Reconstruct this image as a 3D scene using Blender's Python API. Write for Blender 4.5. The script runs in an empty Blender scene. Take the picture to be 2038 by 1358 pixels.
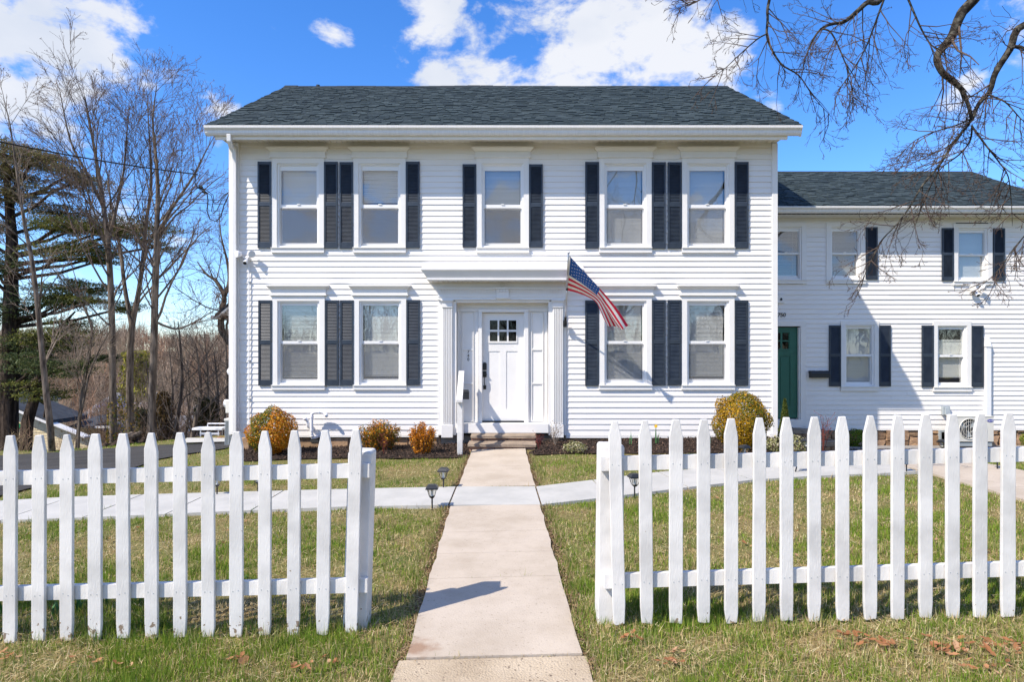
import bpy, bmesh, math, random
import numpy as np
from mathutils import Vector, Matrix

# ------------------------------------------------------------------ camera, sky, sun, exposure
S = bpy.context.scene
C = S.collection
F, HX, HY, EYE = 1250.0, 1019.0, 705.0, 1.70       # focal length and horizon of the photograph in its pixels; eye height
cam = bpy.data.objects.new('camera', bpy.data.cameras.new('camera'))
C.objects.link(cam)
cam.location = (0, 0, EYE)
cam.rotation_euler = (math.pi / 2, 0, 0)
cam.data.sensor_width = 36.0
cam.data.lens = 36.0 * F / 2038.0
cam.data.shift_y = (HY - 679.0) / 2038.0
cam.data.clip_start, cam.data.clip_end = 0.05, 3000
S.camera = cam
S.view_settings.view_transform = 'Standard'
S.view_settings.look = 'None'
S.view_settings.gamma = 1
S.view_settings.use_curve_mapping = False
S.view_settings.exposure = 0.62
S.render.engine = 'CYCLES'
S.cycles.max_bounces = 8
S.cycles.transparent_max_bounces = 16

SUN_DIR = Vector((3.79, 2.66, -5.02)).normalized()
sun = bpy.data.objects.new('sun', bpy.data.lights.new('sun', 'SUN'))
C.objects.link(sun)
sun.data.energy = 4.3
sun.data.angle = math.radians(0.55)
sun.data.color = (1.0, 0.915, 0.79)
sun.rotation_euler = SUN_DIR.to_track_quat('-Z', 'Y').to_euler()

def raydir(px, py):
    return Vector(((px - HX) / F, 1.0, (HY - py) / F)).normalized()

W = bpy.data.worlds.new('World')
S.world = W
W.use_nodes = True
nt = W.node_tree
nt.nodes.clear()
def wn(t): return nt.nodes.new(t)
def wl(a, b): nt.links.new(a, b)
def wm(op, a, b=None, c=None, clamp=False):
    n = wn('ShaderNodeMath'); n.operation = op; n.use_clamp = clamp
    for i, v in enumerate((a, b, c)):
        if v is None: continue
        if isinstance(v, (int, float)): n.inputs[i].default_value = v
        else: wl(v, n.inputs[i])
    return n.outputs[0]
sky = wn('ShaderNodeTexSky')
sky.sky_type = 'NISHITA'
sky.sun_disc = False
sky.sun_elevation = math.radians(47.3)
sky.sun_rotation = math.atan2(-SUN_DIR.x, -SUN_DIR.y)
sky.altitude = 100
sky.air_density = 1.0
sky.dust_density = 0.2
sky.ozone_density = 2.0
hsv = wn('ShaderNodeHueSaturation')
hsv.inputs['Saturation'].default_value = 1.30
hsv.inputs['Value'].default_value = 1.0
wl(sky.outputs[0], hsv.inputs['Color'])
bg_sky = wn('ShaderNodeBackground'); bg_sky.inputs['Strength'].default_value = 0.14
tint = wn('ShaderNodeMix'); tint.data_type = 'RGBA'; tint.blend_type = 'MULTIPLY'; tint.inputs[0].default_value = 1.0
tint.inputs[7].default_value = (0.88, 0.98, 1.25, 1)
wl(hsv.outputs[0], tint.inputs[6]); wl(tint.outputs[2], bg_sky.inputs['Color'])
tc = wn('ShaderNodeTexCoord')
mp = wn('ShaderNodeMapping'); mp.inputs['Scale'].default_value = (1, 1, 1.7); mp.inputs['Location'].default_value = (3.1, 7.7, 1.3)
wl(tc.outputs['Generated'], mp.inputs['Vector'])
n1 = wn('ShaderNodeTexNoise'); n1.inputs['Scale'].default_value = 9.0; n1.inputs['Detail'].default_value = 11
n1.inputs['Roughness'].default_value = 0.60; n1.inputs['Distortion'].default_value = 0.15
wl(mp.outputs[0], n1.inputs['Vector'])
n2 = wn('ShaderNodeTexNoise'); n2.inputs['Scale'].default_value = 4.2; n2.inputs['Detail'].default_value = 6
wl(mp.outputs[0], n2.inputs['Vector'])
blobs = None
rs = random.Random(4)
spots = []
for i in range(44):                                  # broken cloud outside the view, added as neutral fill light
    az, el = rs.uniform(40, 320), math.asin(rs.uniform(.10, .97))
    a = math.radians(90 - az)
    dv = Vector((math.cos(a) * math.cos(el), math.sin(a) * math.cos(el), math.sin(el)))
    if dv.angle(Vector((0, 1, .25))) > 1.05: spots.append((dv, rs.uniform(150, 380) / F, rs.uniform(.75, 1)))
spots += [(raydir(px, py), r / F, k) for px, py, r, k in ((60, 50, 175, 1.0), (0, 150, 120, .9), (120, 255, 85, .55), (925, 60, 145, 1.0), (880, 135, 95, .9), (1180, 100, 150, 1.0), (1290, 90, 150, 1.0),
                     (1390, 140, 120, .9), (1020, 150, 80, .7), (662, 78, 44, .50), (640, 108, 40, .52), (425, 228, 48, .7), (1880, 170, 80, .50), (2035, 30, 70, .55), (1870, 330, 45, .55),
                     (1700, 175, 50, .4), (1520, 190, 50, .5), (250, 400, 120, .35), (330, 560, 150, .3), (150, 20, 110, .8), (1100, 5, 70, .5))]
for dv, r, k in spots:
    vm = wn('ShaderNodeVectorMath'); vm.operation = 'DISTANCE'
    wl(tc.outputs['Generated'], vm.inputs[0]); vm.inputs[1].default_value = dv
    q = wm('DIVIDE', vm.outputs['Value'], r)
    b = wm('MULTIPLY', wm('SUBTRACT', 1.0, wm('MULTIPLY', q, wm('MULTIPLY', q, 0.8)), clamp=True), k)
    blobs = b if blobs is None else wm('MAXIMUM', blobs, b)
dens = wm('ADD', wm('MULTIPLY', wm('SUBTRACT', n1.outputs['Fac'], 0.5), 2.25), wm('MULTIPLY', blobs, 0.62))
mr = wn('ShaderNodeMapRange'); mr.interpolation_type = 'SMOOTHSTEP'
mr.inputs['From Min'].default_value = 0.26; mr.inputs['From Max'].default_value = 0.60
wl(dens, mr.inputs['Value'])
cr = wn('ShaderNodeValToRGB')
cr.color_ramp.elements[0].position = 0.32; cr.color_ramp.elements[0].color = (0.74, 0.79, 0.88, 1)
cr.color_ramp.elements[1].position = 0.55; cr.color_ramp.elements[1].color = (0.93, 0.94, 0.97, 1)
wl(n2.outputs['Fac'], cr.inputs['Fac'])
bg_c = wn('ShaderNodeBackground'); bg_c.inputs['Strength'].default_value = 0.66
wl(cr.outputs[0], bg_c.inputs['Color'])
mx = wn('ShaderNodeMixShader')
wl(wm('MULTIPLY', mr.outputs[0], 0.93), mx.inputs[0]); wl(bg_sky.outputs[0], mx.inputs[1]); wl(bg_c.outputs[0], mx.inputs[2])
wo = wn('ShaderNodeOutputWorld'); wl(mx.outputs[0], wo.inputs['Surface'])

# ------------------------------------------------------------------ helpers
R = random.Random(7)
NP = np.random.default_rng(11)

def wx(px, Y): return (px - HX) * Y / F
def wz(py, Y): return EYE - (py - HY) * Y / F
def P3(px, py, Y): return Vector((wx(px, Y), Y, wz(py, Y)))

def sstep(t):
    t = np.clip(t, 0, 1)
    return t * t * (3 - 2 * t)
def gz(X, Y):
    """height of the ground"""
    X = np.asarray(X, float); Y = np.asarray(Y, float)
    z = 0.06 + 0.025 * np.clip(X, -5, 9) + 0.004 * (np.clip(Y, -2, 14) - 3.7)
    z = z - 0.06 * np.clip(-5 - X, 0, 5)
    z = z + (-.33 - z) * sstep((Y - 8.0) / 5.0) * sstep((X - 4.4) / 1.2)
    edge = 12.8 + 1.0 * sstep((X + 8.4) / 1.4) + 9.0 * sstep((X + 5.5) / 3.0)
    z = z - 4.4 * sstep((Y - edge) / 9.0)
    z = z - 2.0 * sstep((Y - 32) / 40.0) + 9.5 * sstep((Y - 80) / 190.0)
    return z
def gzf(X, Y): return float(gz(X, Y))
def G(px, py, dz=0.0):
    """the spot of the ground seen at a place of the photograph"""
    f = lambda Y: wz(py, Y) - gzf(wx(px, Y), Y) - dz
    lo = 2.0
    while lo < 60 and f(lo + .25) > 0: lo += .25
    hi = lo + .25
    for _ in range(50):
        m = (lo + hi) / 2
        if f(m) > 0: lo = m
        else: hi = m
    Y = (lo + hi) / 2
    return Vector((wx(px, Y), Y, gzf(wx(px, Y), Y)))

class MB:
    def __init__(self): self.v, self.f, self.m, self.k = [], [], [], 0
    def add(self, vs, fs, mi=0):
        o = len(self.v)
        self.v.extend(vs)
        for q in fs: self.f.append(tuple(o + i for i in q)); self.m.append(mi)
        return self
    def box(self, x0, x1, y0, y1, z0, z1, mi=0):
        return self.add([(x0, y0, z0), (x1, y0, z0), (x1, y1, z0), (x0, y1, z0), (x0, y0, z1), (x1, y0, z1), (x1, y1, z1), (x0, y1, z1)],
                        [(0, 3, 2, 1), (4, 5, 6, 7), (0, 1, 5, 4), (1, 2, 6, 5), (2, 3, 7, 6), (3, 0, 4, 7)], mi)
    def prism(self, prof, a0, a1, axis='x', mi=0, grow=0.0):
        """closed profile swept along an axis; profile coords are the other two axes in order"""
        n = len(prof)
        def mk(a, p):
            if axis == 'x': return (a, p[0], p[1])
            if axis == 'y': return (p[0], a, p[1])
            return (p[0], p[1], a)
        vs = [mk(a0, p) for p in prof] + [mk(a1, p) for p in prof]
        fs = [(i, (i + 1) % n, n + (i + 1) % n, n + i) for i in range(n)] + [tuple(range(n))[::-1], tuple(range(n, 2 * n))]
        return self.add(vs, fs, mi)
    def flare(self, x0b, x1b, x0t, x1t, yb, yt, yback, zb, zt, mi=0):
        """block whose front and ends splay out from bottom to top"""
        vs = [(x0b, yb, zb), (x1b, yb, zb), (x1b, yback, zb), (x0b, yback, zb), (x0t, yt, zt), (x1t, yt, zt), (x1t, yback, zt), (x0t, yback, zt)]
        return self.add(vs, [(0, 3, 2, 1), (4, 5, 6, 7), (0, 1, 5, 4), (1, 2, 6, 5), (2, 3, 7, 6), (3, 0, 4, 7)], mi)
    def tube(self, pts, rads, n=6, mi=0, caps=True):
        pts = [Vector(p) for p in pts]
        if isinstance(rads, (int, float)): rads = [rads] * len(pts)
        t0 = (pts[1] - pts[0]).normalized()
        u = t0.cross(Vector((0, 0, 1)))
        if u.length < 0.05: u = t0.cross(Vector((0, 1, 0)))
        u.normalize()
        vs = []
        for i, p in enumerate(pts):
            t = (pts[min(i + 1, len(pts) - 1)] - pts[max(i - 1, 0)])
            if t.length < 1e-9: t = t0
            t.normalize()
            u = u - t * u.dot(t)
            if u.length < 1e-5: u = t.orthogonal()
            u.normalize(); w = t.cross(u)
            for k in range(n):
                a = 2 * math.pi * k / n
                vs.append(tuple(p + (u * math.cos(a) + w * math.sin(a)) * rads[i]))
        fs = []
        for i in range(len(pts) - 1):
            for k in range(n):
                fs.append((i * n + k, i * n + (k + 1) % n, (i + 1) * n + (k + 1) % n, (i + 1) * n + k))
        if caps and n > 3:
            fs += [tuple(range(n))[::-1], tuple(range((len(pts) - 1) * n, len(pts) * n))]
        return self.add(vs, fs, mi)
    def lathe(self, cx, cy, prof, n=16, mi=0):
        vs, fs = [], []
        for r, z in prof:
            for k in range(n):
                a = 2 * math.pi * k / n
                vs.append((cx + r * math.cos(a), cy + r * math.sin(a), z))
        for i in range(len(prof) - 1):
            for k in range(n):
                fs.append((i * n + k, i * n + (k + 1) % n, (i + 1) * n + (k + 1) % n, (i + 1) * n + k))
        fs += [tuple(range(n))[::-1], tuple(range((len(prof) - 1) * n, len(prof) * n))]
        return self.add(vs, fs, mi)
    def mesh(self, name, mats, smooth=False):
        me = bpy.data.meshes.new(name)
        me.from_pydata(self.v, [], self.f)
        if not isinstance(mats, (list, tuple)): mats = [mats]
        for m in mats: me.materials.append(m)
        if len(mats) > 1: me.polygons.foreach_set('material_index', self.m)
        if smooth: me.polygons.foreach_set('use_smooth', [True] * len(self.f))
        me.update()
        return me
    def build(self, name, mats, parent=None, smooth=False, local=False, bevel=0.0, kind=None):
        return link(name, self.mesh(name, mats, smooth), parent, local, bevel, kind)

def wpos(o):
    p = Vector((0, 0, 0))
    while o is not None:
        p += o.matrix_parent_inverse.to_translation() + o.location if o.parent else o.location
        o = o.parent
    return p
def link(name, me, parent=None, local=False, bevel=0.0, kind=None):
    o = bpy.data.objects.new(name, me)
    C.objects.link(o)
    if parent is not None:
        o.parent = parent
        if not local: o.matrix_parent_inverse = Matrix.Translation(-wpos(parent))
    if bevel:
        b = o.modifiers.new('bevel', 'BEVEL'); b.width = bevel; b.segments = 2; b.limit_method = 'ANGLE'
    if kind: o['kind'] = kind
    return o
def thing(name, label, cat, loc=(0, 0, 0), group=None):
    o = bpy.data.objects.new(name, None)
    C.objects.link(o)
    o.location = loc
    o.empty_display_size = 0.2
    o['label'] = label; o['category'] = cat
    if group: o['group'] = group
    return o
def tag(o, label, cat, group=None):
    o['label'] = label; o['category'] = cat
    if group: o['group'] = group
    return o
KIDS = {}
def copy_tree(o, parent=None, loc=None):
    c = o.copy()
    C.objects.link(c)
    if parent is not None: c.parent = parent
    if loc is not None: c.location = loc
    for ch in list(o.children): copy_tree(ch, c)
    return c

# numpy leaf / blade meshes with a colour per piece
def color_mesh(name, verts, faces_n, colors, mat):
    """verts (n*k,3): n separate polygons of k corners, colors (n,3)"""
    n = len(verts) // faces_n
    me = bpy.data.meshes.new(name)
    me.vertices.add(len(verts)); me.vertices.foreach_set('co', np.asarray(verts, np.float32).ravel())
    me.loops.add(len(verts)); me.loops.foreach_set('vertex_index', np.arange(len(verts), dtype=np.int32))
    me.polygons.add(n); me.polygons.foreach_set('loop_start', np.arange(0, len(verts), faces_n, dtype=np.int32))
    me.materials.append(mat)
    me.update(calc_edges=True)
    a = me.color_attributes.new('Col', 'FLOAT_COLOR', 'POINT')
    c4 = np.ones((len(verts), 4), np.float32); c4[:, :3] = np.repeat(np.asarray(colors, np.float32), faces_n, axis=0)
    a.data.foreach_set('color', c4.ravel())
    return me
def leaf_quads(cen, size, rng, up=0.0, aspect=0.6, nrm=None):
    """diamond-shaped leaves at the given centres"""
    n = len(cen)
    d = rng.normal(size=(n, 3)); d[:, 2] += up
    if nrm is not None: d -= nrm * (d * nrm).sum(1, keepdims=True) * .75
    d /= np.linalg.norm(d, axis=1, keepdims=True)
    e = rng.normal(size=(n, 3))
    if nrm is not None: e -= nrm * (e * nrm).sum(1, keepdims=True) * .75
    e -= d * (e * d).sum(1, keepdims=True); e /= np.linalg.norm(e, axis=1, keepdims=True)
    s = (np.asarray(size) * rng.uniform(.6, 1.3, n))[:, None]
    a, b = d * s, e * s * aspect
    return np.stack([cen - a, cen + b, cen + a, cen - b], 1).reshape(-1, 3)

# ------------------------------------------------------------------ materials
MATS = {}
def mat(name, col, rough=0.6, spec=0.4, var=0.0, vscale=6.0, col2=None, bump=0.0, bscale=60.0, stretch=(1, 1, 1), rand=0.0, metal=0.0, coord='Object', detail=5, lo=.35, hi=.65):
    m = bpy.data.materials.new(name); m.use_nodes = True
    t = m.node_tree; b = t.nodes['Principled BSDF']
    b.inputs['Roughness'].default_value = rough
    b.inputs['Specular IOR Level'].default_value = spec
    b.inputs['Metallic'].default_value = metal
    b.inputs['Base Color'].default_value = (*col, 1)
    N = t.nodes.new; L = t.links.new
    if col2 is not None or var or bump or rand:
        tcx = N('ShaderNodeTexCoord'); mpx = N('ShaderNodeMapping'); mpx.inputs['Scale'].default_value = stretch
        L(tcx.outputs[coord], mpx.inputs['Vector'])
        src = None
        if col2 is not None or var:
            nz = N('ShaderNodeTexNoise'); nz.inputs['Scale'].default_value = vscale; nz.inputs['Detail'].default_value = detail; nz.inputs['Roughness'].default_value = .6
            L(mpx.outputs[0], nz.inputs['Vector'])
            rp = N('ShaderNodeValToRGB')
            c2 = col2 if col2 is not None else tuple(c * (1 - var) for c in col)
            rp.color_ramp.elements[0].color = (*c2, 1); rp.color_ramp.elements[1].color = (*col, 1)
            rp.color_ramp.elements[0].position = lo; rp.color_ramp.elements[1].position = hi
            L(nz.outputs['Fac'], rp.inputs['Fac']); src = rp.outputs[0]
        if rand:
            oi = N('ShaderNodeObjectInfo'); h = N('ShaderNodeHueSaturation')
            ma = N('ShaderNodeMapRange'); ma.inputs['To Min'].default_value = 1 - rand; ma.inputs['To Max'].default_value = 1 + rand
            L(oi.outputs['Random'], ma.inputs['Value']); L(ma.outputs[0], h.inputs['Value'])
            if src is not None: L(src, h.inputs['Color'])
            else: h.inputs['Color'].default_value = (*col, 1)
            src = h.outputs[0]
        if src is not None: L(src, b.inputs['Base Color'])
        if bump:
            nb = N('ShaderNodeTexNoise'); nb.inputs['Scale'].default_value = bscale; nb.inputs['Detail'].default_value = 4
            L(mpx.outputs[0], nb.inputs['Vector'])
            bp = N('ShaderNodeBump'); bp.inputs['Strength'].default_value = bump; bp.inputs['Distance'].default_value = 0.01
            L(nb.outputs['Fac'], bp.inputs['Height']); L(bp.outputs[0], b.inputs['Normal'])
    MATS[name] = m
    return m
def mat_col(name, rough=0.7, spec=0.2, trans=0.0):
    """colour taken from the pieces' own colour attribute"""
    m = bpy.data.materials.new(name); m.use_nodes = True
    t = m.node_tree; b = t.nodes['Principled BSDF']
    b.inputs['Roughness'].default_value = rough; b.inputs['Specular IOR Level'].default_value = spec
    a = t.nodes.new('ShaderNodeAttribute'); a.attribute_name = 'Col'
    t.links.new(a.outputs['Color'], b.inputs['Base Color'])
    if trans:
        tr = t.nodes.new('ShaderNodeBsdfTranslucent'); mxs = t.nodes.new('ShaderNodeMixShader'); mxs.inputs[0].default_value = trans
        t.links.new(a.outputs['Color'], tr.inputs['Color']); t.links.new(b.outputs[0], mxs.inputs[1]); t.links.new(tr.outputs[0], mxs.inputs[2])
        t.links.new(mxs.outputs[0], t.nodes['Material Output'].inputs['Surface'])
    return m

m_siding = mat('vinyl_siding', (.80, .77, .735), .45, .35, var=.05, vscale=1.3, stretch=(1, 1, 6), bump=.05, bscale=40)
m_trim = mat('white_trim', (.785, .765, .735), .5, .35, var=.05, vscale=3)
m_soffit = mat('soffit_vinyl', (.72, .70, .66), .5, .3, var=.08, vscale=4)
m_gutter = mat('white_aluminium', (.78, .76, .73), .35, .5, var=.10, vscale=9, stretch=(6, 1, 1))
m_vinyl = mat('window_vinyl', (.80, .79, .775), .35, .5)
m_shut = mat('navy_shutter', (.021, .030, .046), .42, .45, col2=(.034, .046, .064), vscale=5, rand=.12)
m_asph = mat('driveway_asphalt', (.072, .069, .067), .9, .15, col2=(.040, .039, .040), vscale=2.5, stretch=(.35, 3, 1), bump=.8, bscale=90)
m_found = mat('brown_foundation_stone', (.50, .33, .20), .9, .15, col2=(.32, .20, .12), vscale=7, bump=.6, bscale=25, rand=.25)
m_rubble = mat('rubble_stone', (.40, .26, .15), .9, .15, col2=(.24, .15, .10), vscale=8, bump=.7, bscale=18, rand=.35)
m_mortar = mat('grey_mortar', (.33, .31, .29), .95, .1, var=.25, vscale=9, bump=.5, bscale=50)
m_stepstone = mat('grey_step_stone', (.36, .285, .215), .9, .15, col2=(.23, .18, .14), vscale=6, bump=.6, bscale=30)
m_brownstone = mat('brownstone', (.40, .235, .165), .9, .15, col2=(.26, .155, .115), vscale=9, bump=.6, bscale=30)
m_mulch = mat('mulch_soil', (.050, .036, .029), .95, .1, col2=(.030, .021, .017), vscale=25, bump=1, bscale=50)
m_black = mat('black_plastic', (.016, .018, .022), .38, .5)
m_blackmetal = mat('black_metal', (.012, .012, .013), .4, .5)
m_green = mat('green_door_paint', (.015, .125, .082), .42, .5, var=.12, vscale=5)
m_metal = mat('brushed_metal', (.62, .62, .64), .3, .5, metal=1.0)
m_galv = mat('galvanised_grey', (.36, .40, .42), .5, .5, var=.1, vscale=8)
m_acw = mat('ac_casing', (.66, .64, .59), .5, .4, var=.06, vscale=5)
m_acdark = mat('ac_dark', (.05, .052, .055), .6, .4)
m_pvc = mat('white_pvc', (.80, .80, .82), .35, .5)
m_cream = mat('cream_siding', (.72, .60, .37), .65, .3, var=.07, vscale=2)
m_darkroof = mat('far_dark_roof', (.055, .062, .072), .9, .2, col2=(.035, .040, .05), vscale=3, bump=.4, bscale=20)
m_greyroof = mat('far_grey_roof', (.23, .24, .26), .9, .2, var=.2, vscale=3)
m_solar = mat('solar_panel_blue', (.05, .09, .30), .25, .5)
m_brick = mat('far_red_brick', (.34, .13, .09), .9, .2, var=.25, vscale=9)
m_sign = mat('sign_green', (.01, .20, .07), .5, .4)
m_signw = mat('sign_white', (.8, .8, .8), .5, .4)
m_red = mat('bucket_red', (.75, .06, .02), .4, .4)
m_blue = mat('badge_blue', (.015, .03, .30), .35, .5)
m_wire = mat('wire_black', (.012, .012, .013), .6, .3)
m_blind = mat('blind_slat', (.74, .71, .66), .5, .3)
m_dark = mat('dark_room', (.10, .095, .09), .9, .1)
m_bark = mat('grey_bark', (.19, .155, .125), .95, .1, col2=(.06, .047, .038), vscale=17, stretch=(1, 1, .16), bump=1, bscale=34, lo=.38, hi=.60)
m_barkd = mat('dark_bark', (.085, .062, .047), .95, .1, col2=(.022, .016, .013), vscale=16, stretch=(1, 1, .18), bump=1, bscale=30, lo=.4, hi=.6)
m_lichen = mat('lichened_bark', (.10, .092, .074), .95, .1, col2=(.022, .019, .016), vscale=16, bump=.8, bscale=30, lo=.45, hi=.62)
m_twig = mat('twig_bark', (.20, .145, .112), .9, .1, col2=(.12, .085, .068), vscale=2)
m_twigl = mat('pale_twig_bark', (.30, .245, .195), .9, .1, col2=(.18, .14, .11), vscale=2)
m_twigd = mat('dark_twig', (.125, .092, .072), .9, .1, col2=(.07, .05, .042), vscale=2)
m_leafc = mat_col('leaf_colours', .6, .25, .25)
m_grassc = mat_col('grass_colours', .7, .15, .3)
m_chipc = mat_col('chip_colours', .9, .1)
m_flagr = mat('flag_red', (.66, .022, .06), .7, .2)
m_flagw = mat('flag_white', (.86, .84, .80), .7, .2)
m_flagb = mat('flag_blue', (.02, .10, .36), .7, .2)
m_yellow = mat('daffodil_yellow', (.85, .55, .02), .5, .2)
m_stem = mat('daffodil_green', (.05, .16, .05), .5, .3)

def shingle_mat():
    m = mat('roof_shingle', (.072, .092, .108), .9, .25, bump=.5, bscale=160)
    t = m.node_tree; N = t.nodes.new; L = t.links.new
    a = N('ShaderNodeAttribute'); a.attribute_name = 'Col'
    nz = N('ShaderNodeTexNoise'); nz.inputs['Scale'].default_value = 90; nz.inputs['Detail'].default_value = 3
    tcx = N('ShaderNodeTexCoord'); L(tcx.outputs['Object'], nz.inputs['Vector'])
    mm = N('ShaderNodeMix'); mm.data_type = 'RGBA'; mm.blend_type = 'MULTIPLY'; mm.inputs[0].default_value = .5
    L(a.outputs['Color'], mm.inputs[6]); L(nz.outputs['Fac'], mm.inputs[7])
    gm = N('ShaderNodeGamma'); gm.inputs[1].default_value = 1.0
    L(mm.outputs[2], gm.inputs[0])
    L(gm.outputs[0], t.nodes['Principled BSDF'].inputs['Base Color'])
    return m
m_shingle = shingle_mat()

def glass_mat(name, tint, base):
    m = bpy.data.materials.new(name); m.use_nodes = True
    t = m.node_tree; t.nodes.clear(); N = t.nodes.new; L = t.links.new
    tr = N('ShaderNodeBsdfTransparent'); tr.inputs[0].default_value = (*tint, 1)
    gl = N('ShaderNodeBsdfGlossy'); gl.inputs['Roughness'].default_value = 0.012
    fr = N('ShaderNodeFresnel')
    ge = N('ShaderNodeNewGeometry'); io = N('ShaderNodeMapRange'); io.inputs['To Min'].default_value = 1.5; io.inputs['To Max'].default_value = 1 / 1.5
    L(ge.outputs['Backfacing'], io.inputs['Value']); L(io.outputs[0], fr.inputs['IOR'])     # the node inverts the index on the inner side of a sheet
    ad = N('ShaderNodeMath'); ad.operation = 'ADD'; ad.inputs[1].default_value = base; ad.use_clamp = True
    L(fr.outputs[0], ad.inputs[0])
    nz = N('ShaderNodeTexNoise'); nz.inputs['Scale'].default_value = 2.2; nz.inputs['Detail'].default_value = 1
    tcx = N('ShaderNodeTexCoord'); L(tcx.outputs['Object'], nz.inputs['Vector'])
    bp = N('ShaderNodeBump'); bp.inputs['Strength'].default_value = .06; bp.inputs['Distance'].default_value = .03
    L(nz.outputs['Fac'], bp.inputs['Height']); L(bp.outputs[0], gl.inputs['Normal'])
    mx = N('ShaderNodeMixShader'); L(ad.outputs[0], mx.inputs[0]); L(tr.outputs[0], mx.inputs[1]); L(gl.outputs[0], mx.inputs[2])
    o = N('ShaderNodeOutputMaterial'); L(mx.outputs[0], o.inputs[0])
    return m
m_glass = glass_mat('window_glass', (.84, .87, .88), .17)
m_doorglass = glass_mat('door_glass', (.10, .11, .12), .0)
m_lampglass = glass_mat('lamp_glass', (.92, .92, .90), .05)
def screen_mat():
    m = bpy.data.materials.new('insect_screen'); m.use_nodes = True
    t = m.node_tree; t.nodes.clear(); N = t.nodes.new; L = t.links.new
    tr = N('ShaderNodeBsdfTransparent'); df = N('ShaderNodeBsdfDiffuse'); df.inputs[0].default_value = (.25, .26, .28, 1)
    mx = N('ShaderNodeMixShader'); mx.inputs[0].default_value = .36
    L(tr.outputs[0], mx.inputs[1]); L(df.outputs[0], mx.inputs[2])
    o = N('ShaderNodeOutputMaterial'); L(mx.outputs[0], o.inputs[0])
    return m
m_screen = screen_mat()

def paint_mat():
    """white fence paint, with bare grey wood and dirt worn through towards the foot of the boards"""
    m = mat('fence_paint', (.80, .80, .81), .55, .35, bump=.22, bscale=45, stretch=(3, 3, .6))
    t = m.node_tree; N = t.nodes.new; L = t.links.new
    g = N('ShaderNodeNewGeometry'); sp = N('ShaderNodeSeparateXYZ'); L(g.outputs['Position'], sp.inputs[0])
    nz = N('ShaderNodeTexNoise'); nz.inputs['Scale'].default_value = 28; nz.inputs['Detail'].default_value = 6; L(g.outputs['Position'], nz.inputs['Vector'])
    hz = N('ShaderNodeMapRange'); hz.inputs['From Min'].default_value = .06; hz.inputs['From Max'].default_value = .22; hz.inputs['To Min'].default_value = .45; hz.inputs['To Max'].default_value = .235
    L(sp.outputs['Z'], hz.inputs['Value'])
    lt = N('ShaderNodeMath'); lt.operation = 'SUBTRACT'; L(hz.outputs[0], lt.inputs[0]); L(nz.outputs['Fac'], lt.inputs[1])
    sm = N('ShaderNodeMapRange'); sm.inputs['From Min'].default_value = 0; sm.inputs['From Max'].default_value = .02; L(lt.outputs[0], sm.inputs['Value'])
    n2 = N('ShaderNodeTexNoise'); n2.inputs['Scale'].default_value = 5; n2.inputs['Detail'].default_value = 5; L(g.outputs['Position'], n2.inputs['Vector'])
    rp = N('ShaderNodeValToRGB'); rp.color_ramp.elements[0].position = .3; rp.color_ramp.elements[0].color = (.56, .545, .525, 1)
    rp.color_ramp.elements[1].position = .6; rp.color_ramp.elements[1].color = (.725, .705, .68, 1); L(n2.outputs['Fac'], rp.inputs[0])
    mm = N('ShaderNodeMix'); mm.data_type = 'RGBA'; L(sm.outputs[0], mm.inputs[0]); L(rp.outputs[0], mm.inputs[6]); mm.inputs[7].default_value = (.25, .19, .14, 1)
    L(mm.outputs[2], t.nodes['Principled BSDF'].inputs['Base Color'])
    return m
m_fence = paint_mat()

def conc_mat(name, col, col2, speck, sscale, bump=.25):
    m = mat(name, col, .85, .2, bump=bump, bscale=90)
    t = m.node_tree; N = t.nodes.new; L = t.links.new
    g = N('ShaderNodeNewGeometry')
    a = N('ShaderNodeTexNoise'); a.inputs['Scale'].default_value = 2.4; a.inputs['Detail'].default_value = 7; a.inputs['Roughness'].default_value = .65; L(g.outputs['Position'], a.inputs['Vector'])
    rp = N('ShaderNodeValToRGB'); rp.color_ramp.elements[0].position = .36; rp.color_ramp.elements[0].color = (*col2, 1); rp.color_ramp.elements[1].position = .6; rp.color_ramp.elements[1].color = (*col, 1)
    L(a.outputs['Fac'], rp.inputs[0])
    v = N('ShaderNodeTexNoise'); v.inputs['Scale'].default_value = sscale; v.inputs['Detail'].default_value = 3; L(g.outputs['Position'], v.inputs['Vector'])
    mr = N('ShaderNodeMapRange'); mr.inputs['From Min'].default_value = .36; mr.inputs['From Max'].default_value = .30; mr.inputs['To Max'].default_value = speck; L(v.outputs['Fac'], mr.inputs['Value'])
    mm = N('ShaderNodeMix'); mm.data_type = 'RGBA'; L(mr.outputs[0], mm.inputs[0]); L(rp.outputs[0], mm.inputs[6]); mm.inputs[7].default_value = (.16, .12, .09, 1)
    L(mm.outputs[2], t.nodes['Principled BSDF'].inputs['Base Color'])
    return m
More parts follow.
